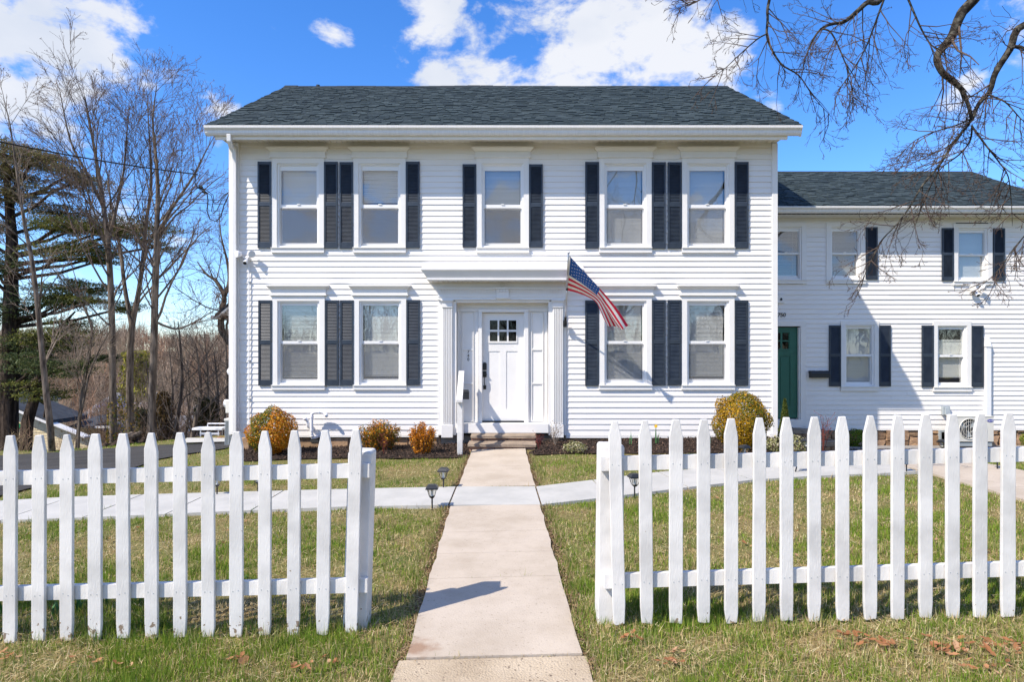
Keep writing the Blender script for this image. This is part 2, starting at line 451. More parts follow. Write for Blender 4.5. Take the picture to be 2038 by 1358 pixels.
def add_stain(m, cx, cy, r, col):
    t = m.node_tree; N = t.nodes.new; L = t.links.new
    g = N('ShaderNodeNewGeometry'); d = N('ShaderNodeVectorMath'); d.operation = 'DISTANCE'; L(g.outputs['Position'], d.inputs[0]); d.inputs[1].default_value = (cx, cy, .09)
    nz = N('ShaderNodeTexNoise'); nz.inputs['Scale'].default_value = 14; nz.inputs['Detail'].default_value = 6; L(g.outputs['Position'], nz.inputs['Vector'])
    ad = N('ShaderNodeMath'); ad.operation = 'MULTIPLY_ADD'; L(nz.outputs['Fac'], ad.inputs[0]); ad.inputs[1].default_value = r * 1.1; L(d.outputs['Value'], ad.inputs[2])
    mr = N('ShaderNodeMapRange'); mr.interpolation_type = 'SMOOTHSTEP'; mr.inputs['From Min'].default_value = r * 1.5; mr.inputs['From Max'].default_value = r * .7; mr.inputs['To Max'].default_value = .85; L(ad.outputs[0], mr.inputs['Value'])
    b = t.nodes['Principled BSDF']; src = b.inputs['Base Color'].links[0].from_socket
    mm = N('ShaderNodeMix'); mm.data_type = 'RGBA'; L(mr.outputs[0], mm.inputs[0]); L(src, mm.inputs[6]); mm.inputs[7].default_value = (*col, 1); L(mm.outputs[2], b.inputs['Base Color'])
m_walk = conc_mat('old_pink_concrete', (.49, .42, .345), (.41, .345, .275), .45, 60)
add_stain(m_walk, -.53, 3.47, .17, (.27, .165, .105))
m_new = conc_mat('new_grey_concrete', (.47, .46, .435), (.40, .395, .375), .1, 60)
m_aggr = conc_mat('exposed_aggregate', (.50, .41, .30), (.38, .30, .21), .95, 42, .9)

def lawn_mat():
    m = mat('lawn_soil', (.16, .115, .06), .95, .1, bump=1, bscale=40)
    t = m.node_tree; N = t.nodes.new; L = t.links.new
    g = N('ShaderNodeNewGeometry')
    a = N('ShaderNodeTexNoise'); a.inputs['Scale'].default_value = .9; a.inputs['Detail'].default_value = 8; a.inputs['Roughness'].default_value = .7; L(g.outputs['Position'], a.inputs['Vector'])
    rp = N('ShaderNodeValToRGB'); e = rp.color_ramp.elements
    e[0].position = .32; e[0].color = (.085, .115, .026, 1); e[1].position = .7; e[1].color = (.23, .16, .08, 1)
    x = e.new(.5); x.color = (.16, .145, .055, 1)
    L(a.outputs['Fac'], rp.inputs[0]); L(rp.outputs[0], t.nodes['Principled BSDF'].inputs['Base Color'])
    return m
m_lawn = lawn_mat()
m_hill = mat('leaf_litter_ground', (.115, .085, .062), .95, .1, col2=(.07, .055, .04), vscale=.3, bump=.5, bscale=4)

# ------------------------------------------------------------------ ground, paths, driveway
def grid_mesh(name, xs, ys, fz, mats, pick=None):
    X, Y = np.meshgrid(xs, ys)
    Z = fz(X, Y)
    v = np.stack([X, Y, Z], -1).reshape(-1, 3)
    nx, ny = len(xs), len(ys)
    i = (np.arange(ny - 1)[:, None] * nx + np.arange(nx - 1)[None, :]).ravel()
    f = np.stack([i, i + 1, i + nx + 1, i + nx], 1)
    me = bpy.data.meshes.new(name)
    me.from_pydata(v.tolist(), [], f.tolist())
    for m in mats: me.materials.append(m)
    if pick is not None:
        c = v[f].mean(1)
        me.polygons.foreach_set('material_index', pick(c[:, 0], c[:, 1]).astype(np.int32))
    me.polygons.foreach_set('use_smooth', [True] * len(f))
    return me
xs = np.concatenate([-np.geomspace(1200, 13, 26), np.arange(-12, 14, .25), np.geomspace(14, 1200, 26)])
ys = np.concatenate([-np.geomspace(1200, 13, 22), np.arange(-12, 40, .25), np.geomspace(40.5, 1500, 60)])
def lawn_z(X, Y):
    return gz(X, Y) + .006 * np.sin(X * 5.1 + Y * 2.3) * np.sin(Y * 4.7 - X) + .004 * np.sin(X * 11 + 1) * np.sin(Y * 13)
ground = link('ground', grid_mesh('ground', xs, ys, lawn_z, [m_lawn, m_hill], lambda x, y: (y > 14.0)), kind='structure')

# street behind the camera
mb = MB()
rx = [-200, -60, -20, 0, 20, 60, 200]
for a, b in zip(rx[:-1], rx[1:]):
    mb.add([(a, -11, gzf(a, -11) + .03), (b, -11, gzf(b, -11) + .03), (b, -3.5, gzf(b, -3.5) + .03), (a, -3.5, gzf(a, -3.5) + .03)], [(0, 1, 2, 3)])
mb.build('street', m_asph, kind='structure')

def slab(poly, z_of, th=.10, mi=0, up=.03):
    """thick slab whose top follows the ground"""
    m = MB(); n = len(poly)
    top = [(x, y, z_of(x, y) + up) for x, y in poly]
    m.add([(x, y, z - th) for x, y, z in top] + top, [tuple(range(n))[::-1], tuple(range(n, 2 * n))] + [(i, (i + 1) % n, n + (i + 1) % n, n + i) for i in range(n)], mi)
    return m
KEEP_OUT = []        # polygons where no grass grows
def LE(Y): return np.interp(Y, [3.3, 6.6, 10.5], [-.565, -.650, -.665])
def RE(Y): return np.interp(Y, [3.3, 6.6, 10.2], [.374, .296, .220])
def wob(y, k): return .006 * math.sin(y * 9.1 + k) + .004 * math.sin(y * 23 + 2 * k)
walk = bpy.data.objects.new('front_path', None); C.objects.link(walk); walk['kind'] = 'structure'
def strip_poly(y0, y1, l=LE, r=RE, n=7, ragged=1.0):
    yy = np.linspace(y0, y1, n)
    return [(float(l(y)) + ragged * wob(y, 0), float(y)) for y in yy] + [(float(r(y)) + ragged * wob(y, 2), float(y)) for y in yy[::-1]]
cuts = [3.36, 4.53, 5.09, 5.69, 6.665]
for a, b in zip(cuts[:-1], cuts[1:]):
    p = strip_poly(a, b - .005)[::-1]
    slab(p, gzf).build('concrete_slab', m_walk, walk); KEEP_OUT.append(p)
for a, b in ((7.585, 8.9), (8.905, 10.50)):
    p = strip_poly(a, b)[::-1]
    slab(p, gzf).build('concrete_slab', m_walk, walk); KEEP_OUT.append(p)
ap = bpy.data.objects.new('kerbside_pavement', None); C.objects.link(ap); ap['kind'] = 'structure'
p = strip_poly(1.2, 3.345, lambda y: -.60, lambda y: .395 + .02 * (3.3 - y), 12, 1.4)[::-1]
slab(p, gzf, up=.022).build('aggregate_slab', m_aggr, ap); KEEP_OUT.append(p)
# new pale cross path: slabs from left to right
near = [(0, 1043), (165, 1037), (330, 1030), (500, 1022.5), (690, 1015), (893, 1012), (1077, 1011), (1210, 996), (1370, 976), (1500, 961), (1620, 953), (1750, 948), (1830, 944)]
far = [(0, 998), (165, 994), (330, 989), (500, 984), (690, 979), (908, 974.5), (1066, 974.5), (1180, 961), (1310, 945), (1420, 936), (1530, 929), (1650, 925), (1760, 922)]
npt = [G(*q) for q in near]; fpt = [G(*q) for q in far]
# joints square across the path
fpx = [q.x for q in fpt]
for i in range(len(npt)):
    if npt[i].x < -.9 and npt[i].x > fpx[0]:
        x = npt[i].x; y = float(np.interp(x, fpx, [q.y for q in fpt])); fpt[i] = Vector((x, y, gzf(x, y)))
# carry the path on beyond the left frame edge
npt.insert(0, npt[0] + (npt[0] - npt[1])); fpt.insert(0, fpt[0] + (fpt[0] - fpt[1]))
npt.insert(0, npt[0] + 2 * (npt[0] - npt[1])); fpt.insert(0, fpt[0] + 2 * (fpt[0] - fpt[1]))
cross = bpy.data.objects.new('cross_path', None); C.objects.link(cross); cross['kind'] = 'structure'
for i in range(len(npt) - 1):
    g_ = .009
    a, b, c, d = npt[i], npt[i + 1], fpt[i + 1], fpt[i]
    e1 = (b - a).normalized() * g_; e2 = (c - d).normalized() * g_
    p = [(a.x + e1.x, a.y + e1.y), (b.x - e1.x, b.y - e1.y), (c.x - e2.x, c.y - e2.y), (d.x + e2.x, d.y + e2.y)]
    slab(p, gzf, up=.034).build('concrete_slab', m_new, cross); KEEP_OUT.append(p)
# old path to the green door
side = bpy.data.objects.new('side_path', None); C.objects.link(side); side['kind'] = 'structure'
sy = [1.5, 3.0, 4.3, 5.6, 6.9, 8.1, 9.3, 10.5, 12.4]
for a, b in zip(sy[:-1], sy[1:]):
    l = lambda y: np.interp(y, [1.5, 8, 12.4], [5.25, 5.15, 5.0]); r = lambda y: np.interp(y, [1.5, 8, 9.5, 12.4], [6.40, 6.32, 6.0, 5.85])
    p = strip_poly(a, b - .008, l, r, 4)[::-1]
    slab(p, gzf, up=.028).build('concrete_slab', m_walk, side); KEEP_OUT.append(p)

def drape(name, poly, m, up, cuts=5, kind='structure', th=0):
    bm = bmesh.new()
    vs = [bm.verts.new((x, y, 0)) for x, y in poly]
    bm.faces.new(vs)
    bmesh.ops.triangulate(bm, faces=bm.faces[:])
    for _ in range(cuts):
        bmesh.ops.subdivide_edges(bm, edges=bm.edges[:], cuts=1, use_grid_fill=True)
    for v in bm.verts: v.co.z = gzf(v.co.x, v.co.y) + up
    bmesh.ops.recalc_face_normals(bm, faces=bm.faces[:])
    if bm.faces[0].normal.z < 0: bmesh.ops.reverse_faces(bm, faces=bm.faces[:])
    me = bpy.data.meshes.new(name); bm.to_mesh(me); bm.free(); me.materials.append(m)
    KEEP_OUT.append(poly)
    return link(name, me, kind=kind)
dn = [G(*q) for q in ((40, 980), (110, 962), (261, 936), (318, 916), (374, 906), (449, 895))]
df = [G(*q) for q in ((403, 886), (318, 888), (258, 892), (106, 903), (35, 907))]
drive = [(-7.6, 1.0), (-7.0, 4.5)] + [(p.x, p.y) for p in dn] + [(-5.2, 13.2), (-6.0, 13.3)] + [(p.x, p.y) for p in df] + [(-13.5, 11.5), (-13.5, 1.0)]
drape('driveway', drive, m_asph, .022)
pad0 = [G(*q) for q in ((362, 886.5), (447, 884.5), (447, 877), (372, 876.5))]
drape('concrete_pad', [(p.x, p.y) for p in pad0], m_new, .05, 3)
# mulch bed along the house front
ml = [G(*q) for q in ((486, 921), (560, 917), (700, 914), (800, 915), (900, 914), (930, 912))]
mulch_l = [(p.x, p.y) for p in ml] + [(-.69, 10.2), (-.72, 10.5), (-.72, 11.33), (-5.0, 11.33)]
mr_ = [G(*q) for q in ((1056, 908), (1150, 905), (1300, 905), (1450, 904), (1530, 905))]
mulch_r = [(.44, 11.33), (.42, 10.5), (.26, 10.1)] + [(p.x, p.y) for p in mr_] + [(4.9, 9.85), (4.95, 11.4), (4.78, 11.34)]
drape('mulch_bed', mulch_l, m_mulch, .018)
drape('mulch_bed', mulch_r, m_mulch, .018)
mulch_w = [(5.9, 12.7), (11.3, 12.7), (11.3, 13.46), (5.9, 13.46)]
drape('mulch_bed', mulch_w, m_mulch, .018, 3)

# ------------------------------------------------------------------ the white house
YW, SW = 11.36, F / 11.36
def hx(px): return (px - HX) / SW
def hz(py): return EYE - (py - HY) / SW
house = thing('white_house', 'large white clapboard house with navy shutters, a dark shingle roof and number 740', 'house', (-.15, YW, .1))
XL, XR, YB = hx(459), hx(1545), YW + 6.56
ZB, ZT = hz(867), hz(284)

UP = [594, 756, 1000.5, 1244, 1408.2]
LO = [595, 757, 1244, 1408]
HALF_OPEN = 42 / SW
holes = []      # windows and the door recess: (x0, x1, z0, z1)
for c in UP: holes.append((hx(c) - HALF_OPEN, hx(c) + HALF_OPEN, hz(494), hz(326)))
for c in LO: holes.append((hx(c) - HALF_OPEN, hx(c) + HALF_OPEN, hz(767), hz(599)))
DX0, DX1 = hx(909), hx(1091)
DZ0, DZ1 = hz(866), hz(602)
holes.append((DX0, DX1, DZ0, DZ1))

def sheathing(mb, x0, x1, z0, z1, y, holes, mi=0):
    ex = sorted({x0, x1, *[v for h in holes for v in h[:2] if x0 < v < x1]})
    ez = sorted({z0, z1, *[v for h in holes for v in h[2:] if z0 < v < z1]})
    for a, b in zip(ex[:-1], ex[1:]):
        for c, d in zip(ez[:-1], ez[1:]):
            mx_, mz_ = (a + b) / 2, (c + d) / 2
            if any(h[0] < mx_ < h[1] and h[2] < mz_ < h[3] for h in holes): continue
            mb.add([(a, y, c), (b, y, c), (b, y, d), (a, y, d)], [(0, 1, 2, 3)], mi)
def lapped(mb, x0, x1, z0, z1, y, lip=.013, base=.006):
    """one clapboard facing -Y: thick lower lip, thin upper edge"""
    mb.prism([(y - base - lip, z0), (y - base, z0), (y - base, z1 + .02), (y - base - .0015, z1 + .012)][::-1], x0, x1, 'x')
def boards(parent, x0, x1, z0, z1, y, expo, holes, mat_, seams=True, rng=R):
    n = int(round((z1 - z0) / expo)); e = (z1 - z0) / n
    cnt = 0
    for i in range(n):
        a, b = z0 + i * e, z0 + (i + 1) * e
        segs = [(x0, x1)]
        for h in holes:
            if h[2] < b and h[3] > a:
                ns = []
                for s in segs:
                    if h[1] <= s[0] or h[0] >= s[1]: ns.append(s); continue
                    if h[0] > s[0]: ns.append((s[0], h[0]))
                    if h[1] < s[1]: ns.append((h[1], s[1]))
                segs = ns
        for s in segs:
            if s[1] - s[0] < .02: continue
            parts = [s]
            if seams and s[1] - s[0] > 3.8 and rng.random() < .9:
                t = s[0] + (s[1] - s[0]) * rng.uniform(.3, .7); parts = [(s[0], t), (t + .0015, s[1])]
            for k, q in enumerate(parts):
                mb = MB(); lapped(mb, q[0], q[1], a, b, y, .017 + rng.uniform(-.0015, .0015) + .002 * k, .006 + rng.uniform(0, .001))
                mb.build('siding_board', mat_, parent); cnt += 1
    return cnt
mb = MB()
sheathing(mb, XL, XR, ZB, ZT + .05, YW, holes, 0)
mb.add([(XL, YB, ZB), (XR, YB, ZB), (XR, YB, ZT), (XL, YB, ZT)], [(0, 1, 2, 3)])
YM = (YW + YB) / 2
YE, ZE = 10.85, wz(249, 10.85)                    # eave line
YRG = 14.64; ZRG = wz(172.5, YRG)                 # ridge line
PITCH = math.atan2(ZRG - ZE, YRG - YE)
for x in (XL, XR):
    mb.add([(x, YW, ZB), (x, YB, ZB), (x, YB, ZT), (x, YRG, ZRG - .12), (x, YW, ZT)], [(0, 1, 2, 3, 4)])
mb.add([(XL, YW, ZB), (XR, YW, ZB), (XR, YB, ZB), (XL, YB, ZB)], [(0, 1, 2, 3)])
wall = mb.build('wall', m_dark, house)
# siding holes run a little wider than the openings: trim covers the joints
sid_holes = [(h[0] - .03, h[1] + .03, h[2] - .02, h[3] + .02) for h in holes[:-1]] + [(hx(876), hx(1122), DZ0 - .1, hz(590))]
nb = boards(wall, hx(468), hx(1540), ZB, ZT, YW, .1022, sid_holes, m_siding)
# gable-end siding
for x, s in ((XL, -1), (XR, 1)):
    mb = MB(); n = int((ZRG - .15 - ZB) / .1022)
    for i in range(n):
        a = ZB + i * .1022; b = a + .1022
        if a < ZT: y0, y1 = YW, YB
        else:
            k = (ZRG - .12 - b) / (ZRG - .12 - ZT); y0 = YRG - (YRG - YW) * k; y1 = YRG + (YB - YRG) * k
            if y1 - y0 < .1: continue
        xo = x + s * .02; xi = x + s * .006
        mb.prism([(xi, a), (xo, a), (xi + s * .0015, b + .012), (xi, b + .02)], y0, y1, 'y')
    mb.build('gable_siding', m_siding, wall, kind='stuff')
# corner boards
mb = MB()
mb.box(XL, hx(477), YW - .062, YW + .12, hz(865), ZT - .02)
mb.box(hx(459) - .004, hx(468), YW - .068, YW - .062, hz(865) + .004, ZT - .02)
mb.build('corner_board', m_trim, house, bevel=.004)
mb = MB()
mb.box(hx(1535), XR + .008, YW - .045, YW + .12, hz(862), ZT - .02)
mb.box(hx(1529), XR + .016, YW - .06, YW + .12, hz(866), hz(862) - .003)
mb.box(hx(1530), XR + .026, YW - .07, YW + .12, hz(871), hz(866) - .003)
mb.build('corner_board', m_trim, house, bevel=.003)
# starter strip under the siding
MB().box(hx(478), hx(873), YW - .03, YW - .001, ZB - .03, ZB - .003).build('water_table', m_trim, house)
MB().box(hx(1126), hx(1534), YW - .03, YW - .001, ZB - .045, ZB - .003).build('water_table', m_trim, house)
# foundation blocks
fnd = MB().box(XL + .05, XR - .05, YW + .06, YB - .05, -.4, ZB - .004).build('foundation', m_mortar, house)
x = XL + .10
while x < hx(880):
    w = R.uniform(.35, .7)
    MB().box(x, min(x + w, hx(876)), YW + .01 + R.uniform(0, .03), YW + .08, -.2, ZB - .035 + R.uniform(-.02, 0)).build('foundation_block', m_found, fnd, bevel=.015)
    x += w + .02
x = hx(1080)
while x < hx(1532):
    w = R.uniform(.35, .7)
    MB().box(x, min(x + w, hx(1534)), YW + .01 + R.uniform(0, .03), YW + .08, -.1, ZB - .05).build('foundation_block', m_found, fnd, bevel=.015)
    x += w + .02
MB().box(hx(484), hx(500), YW - .10, YW + .1, -.1, ZB - .03).build('foundation_pier', m_found, fnd, bevel=.01)

# ---------------- windows
def window_set(S_, cas_half, cas_w, top, sill_top, sill_bot, open_half, gu, rail, gl, gx, crown=None, blind=(1.0, 1.0), key='', screen=True):
    """all vertical sizes are in photo pixels measured down from the casing's top; origin at the casing's top centre on the wall plane"""
    u = lambda v: v / S_
    H = lambda p: -(p) / S_
    ch, oh = u(cas_half), u(open_half)
    mb = MB()
    for s in (-1, 1):
        a, b = sorted((s * oh, s * ch)); mb.box(a, b, -.040, .012, H(sill_top), H(cas_w))
    # mitred head board
    mb.add([(-ch, -.040, 0), (ch, -.040, 0), (oh, -.040, H(cas_w)), (-oh, -.040, H(cas_w)), (-ch, .012, 0), (ch, .012, 0), (oh, .012, H(cas_w)), (-oh, .012, H(cas_w))],
           [(0, 3, 2, 1), (4, 5, 6, 7), (0, 1, 5, 4), (2, 3, 7, 6)])
    mb.add([(-ch, -.040, 0), (-ch, .012, 0), (-ch, .012, H(cas_w) - .001), (-ch, -.040, H(cas_w) - .001), (-oh, -.0402, H(cas_w))], [(0, 1, 2, 3), (0, 3, 4)])
    mb.add([(ch, -.040, 0), (ch, .012, 0), (ch, .012, H(cas_w) - .001), (ch, -.040, H(cas_w) - .001), (oh, -.0402, H(cas_w))], [(0, 3, 2, 1), (0, 4, 3)])
    me = {}
    out = [('casing', mb.mesh('window_casing', m_trim), None)]
    mb = MB(); mb.box(-ch - .004, ch + .004, -.055, .01, H(sill_bot), H(sill_top) - .002)
    mb.prism([(-.075, H(sill_top) - .010), (.005, H(sill_top) - .002), (.005, H(sill_top) + .008), (-.075, H(sill_top) + .004)], -ch - .006, ch + .006, 'x')
    out.append(('sill', mb.mesh('window_sill', m_trim), None))
    # vinyl jamb
    t = .036
    mb = MB(); zt, zb = H(cas_w), H(sill_top) + .009
    mb.box(-oh, -oh + t, -.012, .11, zb, zt); mb.box(oh - t, oh, -.012, .11, zb, zt)
    mb.box(-oh + t, oh - t, -.012, .11, zt - t * .7, zt); mb.box(-oh + t, oh - t, -.010, .11, zb, zb + .03)
    out.append(('jamb', mb.mesh('window_jamb', m_vinyl), None))
    def sash(zb_, zt_, gzb, gzt, y):
        m = MB(); g = u(gx); o = oh - t + .004
        m.box(-o, -g, y, y + .03, zb_, zt_); m.box(g, o, y, y + .03, zb_, zt_)
        m.box(-g, g, y, y + .03, gzt, zt_); m.box(-g, g, y, y + .03, zb_, gzb)
        return m
    m = sash(H(rail[1]), zt - t * .6, H(gu[1]), H(gu[0]), .018)
    m.box(-.028, .028, .004, .02, H(rail[0]) - .004, H(rail[0]) + .012)
    out.append(('sash', m.mesh('window_sash', m_vinyl), None))
    out.append(('sash', sash(zb + .028, H(rail[0]), H(gl[1]), H(gl[0]), .050).mesh('window_sash', m_vinyl), None))
    def pane(z0, z1, y):
        g = u(gx) + .004
        m = MB(); m.add([(-g, y, z0), (g, y, z0), (g, y, z1), (-g, y, z1)], [(0, 1, 2, 3)]); return m
    out.append(('pane', pane(H(gu[1]) - .003, H(gu[0]) + .003, .034).mesh('window_pane', m_glass), None))
    out.append(('pane', pane(H(gl[1]) - .003, H(gl[0]) + .003, .066).mesh('window_pane', m_glass), None))
    if screen:
        out.append(('insect_screen', pane(H(gl[1]) - .02, H(gl[0]) + .03, .012).mesh('insect_screen', m_screen), None))
    if crown:
        # crown = (head overhang, list) measured up from the casing's top
        c = MB(); h1 = u(crown)
        c.box(-ch - u(2.2), ch + u(2.2), -.055, .0, 0.001, u(4.5))
        c.box(-ch - u(4.2), ch + u(4.2), -.070, .0, u(1.0), u(3.2))
        c.box(-ch - u(2.6), ch + u(2.6), -.050, .0, u(4.5) + .001, u(13))
        c.flare(-ch - u(3.2), ch + u(3.2), -ch - u(8.5), ch + u(8.5), -.056, -.105, .0, u(13) + .001, u(19))
        c.box(-ch - u(9.2), ch + u(9.2), -.112, .0, u(19) + .001, u(21.5))
        out.append(('head_moulding', c.mesh('head_moulding', m_trim), None))
    return out
def blind_mesh(half, z0, z1, key, tilt=.55, ragged=0):
    mb = MB(); p = .024; n = int((z1 - z0) / p); rr = random.Random(hash(key) & 255 if not isinstance(key, int) else key)
    for i in range(n):
        z = z1 - i * p; t = tilt + rr.uniform(-.05, .05)
        dz, dy = .0135 * math.sin(t * 1.5708), .0135 * math.cos(t * 1.5708)
        s = ragged * rr.uniform(-1, 1)
        mb.add([(-half, -dy, z - dz - s), (half, -dy, z - dz + s), (half, dy, z + dz + s), (-half, dy, z + dz - s)], [(0, 1, 2, 3)])
    mb.box(-half, half, -.012, .012, z1 + .006, z1 + .04)
    mb.box(-half, half, -.012, .012, z1 - n * p - .012, z1 - n * p + .004)
    for x in (-half * .6, half * .6):
        mb.box(x - .001, x + .001, -.016, -.014, z1 - n * p, z1)
    return mb.mesh('blind', m_blind)
def put_window(parent, parts, x, y, z, blind=None, half=.31):
    name, me, _ = parts[0]
    w = link('window', me, parent); w.location = Vector((x, y, z))
    w.matrix_parent_inverse = Matrix.Translation(-wpos(parent))
    for n, m, _ in parts[1:]: link(n, m, w, local=True)
    if blind:
        z0, z1, key, tilt, rag = blind
        b = link('blind', blind_mesh(half, z0, z1, key, tilt, rag), w, local=True); b.location = (0, .105, 0)
    return w
WIN_U = window_set(SW, 52, 10.3, 0, 178, 188, 41.6, (23, 91), (91, 98.5), (100, 167), 35.3, crown=23)
WIN_L = window_set(SW, 52.3, 9.5, 0, 177, 186, 41.6, (18, 89), (89, 95.5), (96.5, 165), 35.3, crown=21)
u_ = 1 / SW
bl_u = [(-93 * u_, -22 * u_, 3, .80, 0), (-85 * u_, -22 * u_, 4, .72, .004), (-91 * u_, -22 * u_, 5, .72, 0), (-168 * u_, -22 * u_, 6, .8, 0), (-168 * u_, -22 * u_, 7, .85, 0)]
bl_l = [(-162 * u_, -18 * u_, 8, .45, 0), (-160 * u_, -18 * u_, 9, .8, 0), (-168 * u_, -18 * u_, 10, .62, 0), (-160 * u_, -18 * u_, 11, .6, 0)]
for c, b in zip(UP, bl_u): put_window(house, WIN_U, hx(c), YW, hz(316), b)
for c, b in zip(LO, bl_l): put_window(house, WIN_L, hx(c), YW, hz(590), b)

# ---------------- shutters
def shutter_meshes(w, h, split=(.465, .515), n1=25, n2=27):
    mb = MB(); st = .032; d = .028
    z = lambda f: -h * f
    mb.box(0, st, -d, 0, -h, 0); mb.box(w - st, w, -d, 0, -h, 0)
    mb.box(st, w - st, -d + .003, 0, z(.032), 0); mb.box(st, w - st, -d + .003, 0, z(split[1]), z(split[0])); mb.box(st, w - st, -d + .003, 0, -h, z(.928))
    mb.box(st, w - st, -.006, 0, z(.928), z(.032))
    for zz in (.018, .49, .965):
        for x_ in (.016, w - .016): mb.box(x_ - .005, x_ + .005, -d - .003, -d, z(zz) - .005, z(zz) + .005)
    lv = MB()
    for a, b, n in ((.032, split[0], n1), (split[1], .928, n2)):
        for i in range(n):
            t = z(a) + (z(b) - z(a)) * (i + .5) / n; q = abs(z(b) - z(a)) / n
            lv.add([(st, -.022, t - q * .55), (w - st, -.022, t - q * .55), (w - st, -.007, t + q * .45), (st, -.007, t + q * .45),
                    (st, -.019, t - q * .62), (w - st, -.019, t - q * .62)], [(0, 1, 2, 3), (0, 4, 5, 1)])
    return mb.mesh('shutter', m_shut), lv.mesh('louvres', m_shut)
def put_shutters(parent, lst, Y, sc, ztop, h, w, off=.022):
    fm, lm = shutter_meshes(w, h)
    for px in lst:
        s = link('shutter', fm, parent)
        s.location = ((px - HX) / sc, Y - off, ztop + R.uniform(-.006, .006)); s.matrix_parent_inverse = Matrix.Translation(-wpos(parent))
        l = link('louvres', lm, s, local=True, kind='stuff')
put_shutters(house, [514.7, 646.2, 677, 808.6, 1164.2, 1296.6, 1328, 1460.8], YW, SW, hz(323.5), 171.5 / SW, 27.2 / SW)
put_shutters(house, [921, 1052.8], YW, SW, hz(328), 165 / SW, 27.2 / SW)
put_shutters(house, [516, 648, 678, 809.3, 1164.2, 1296.6, 1327.8, 1460.3], YW, SW, hz(598), 169.5 / SW, 27 / SW)

# ---------------- eaves: gutter, fascia, soffit
def eaves(parent, x0, x1, ye, y_wall, zg_top, g_h, zf_bot, x_f0, x_f1, z_soff, pitch_px=.1):
    prof = [(ye + .02, zg_top - g_h), (ye - .035, zg_top - g_h), (ye - .055, zg_top - g_h * .78), (ye - .060, zg_top - g_h * .5), (ye - .095, zg_top - g_h * .28), (ye - .100, zg_top - .012),
            (ye - .092, zg_top), (ye - .080, zg_top - .004), (ye - .088, zg_top - .02), (ye - .03, zg_top - g_h + .012), (ye + .012, zg_top - g_h + .012), (ye + .012, zg_top), (ye + .02, zg_top)]
    g = MB().prism(prof[::-1], x0, x1, 'x').build('gutter', m_gutter, parent)
    mb = MB(); mb.prism([(ye - .10, zg_top - .003), (ye + .02, zg_top - .003), (ye + .02, zg_top - g_h - .002), (ye - .037, zg_top - g_h - .002)], x0 - .004, x0 + .002, 'x')
    mb.prism([(ye - .10, zg_top - .003), (ye + .02, zg_top - .003), (ye + .02, zg_top - g_h - .002), (ye - .037, zg_top - g_h - .002)], x1 - .002, x1 + .004, 'x')
    mb.build('gutter_end', m_gutter, g)
    n = max(2, int((x1 - x0) / 3.0)); f = None
    yf = ye + .022
    for i in range(n):
        a = x_f0 + (x_f1 - x_f0) * i / n; b = x_f0 + (x_f1 - x_f0) * (i + 1) / n - .002
        f = MB().prism([(yf, zg_top - g_h * .5), (yf, zf_bot + .02), (yf + .006, zf_bot), (yf + .03, zf_bot), (yf + .03, zg_top - g_h * .5)], a, b, 'x').build('fascia', m_trim, parent)
    mb = MB(); k = int((x_f1 - x_f0) / pitch_px); p = (x_f1 - x_f0) / k
    for i in range(k):
        a = x_f0 + i * p
        mb.box(a, a + p - .014, yf + .03, y_wall + .02, z_soff, z_soff + .012)
        mb.box(a + p - .014, a + p, yf + .034, y_wall + .02, z_soff + .012, z_soff + .02)
    mb.build('soffit', m_soffit, parent, kind='stuff')
zg = wz(249, 10.78)
eaves(house, wx(405, 10.78), wx(1598, 10.78), 10.88, YW, zg, .145, wz(287, 10.9) + .085, wx(428, 10.9), wx(1568, 10.9), ZT - .012)
# frieze board at the wall's head
MB().box(hx(478), hx(1534), YW - .026, YW - .02, ZT - .055, ZT - .012).build('frieze_board', m_soffit, house)

# downspout on the left corner
pts = [(wx(456, 10.86), 10.86, zg - .14), (wx(456, 10.86), 10.87, zg - .24), (wx(458, 10.9), 10.95, zg - .33), (hx(472) , YW - .12, hz(295)), (hx(472), YW - .105, hz(306)), (hx(472), YW - .10, hz(330)), (hx(472), YW - .10, hz(860))]
mb = MB()
for i in range(len(pts) - 1):
    a, b = Vector(pts[i]), Vector(pts[i + 1])
    t = (b - a).normalized(); w = .036; dd = t.cross(Vector((1, 0, 0))).normalized() * .028
    ex = Vector((w, 0, 0)); a2, b2 = a - t * .012, b + t * .012
    vs = [a2 - ex - dd, a2 + ex - dd, a2 + ex + dd, a2 - ex + dd, b2 - ex - dd, b2 + ex - dd, b2 + ex + dd, b2 - ex + dd]
    mb.add([tuple(v) for v in vs], [(0, 3, 2, 1), (4, 5, 6, 7), (0, 1, 5, 4), (1, 2, 6, 5), (2, 3, 7, 6), (3, 0, 4, 7)])
mb.build('downspout', m_gutter, house, bevel=.008)

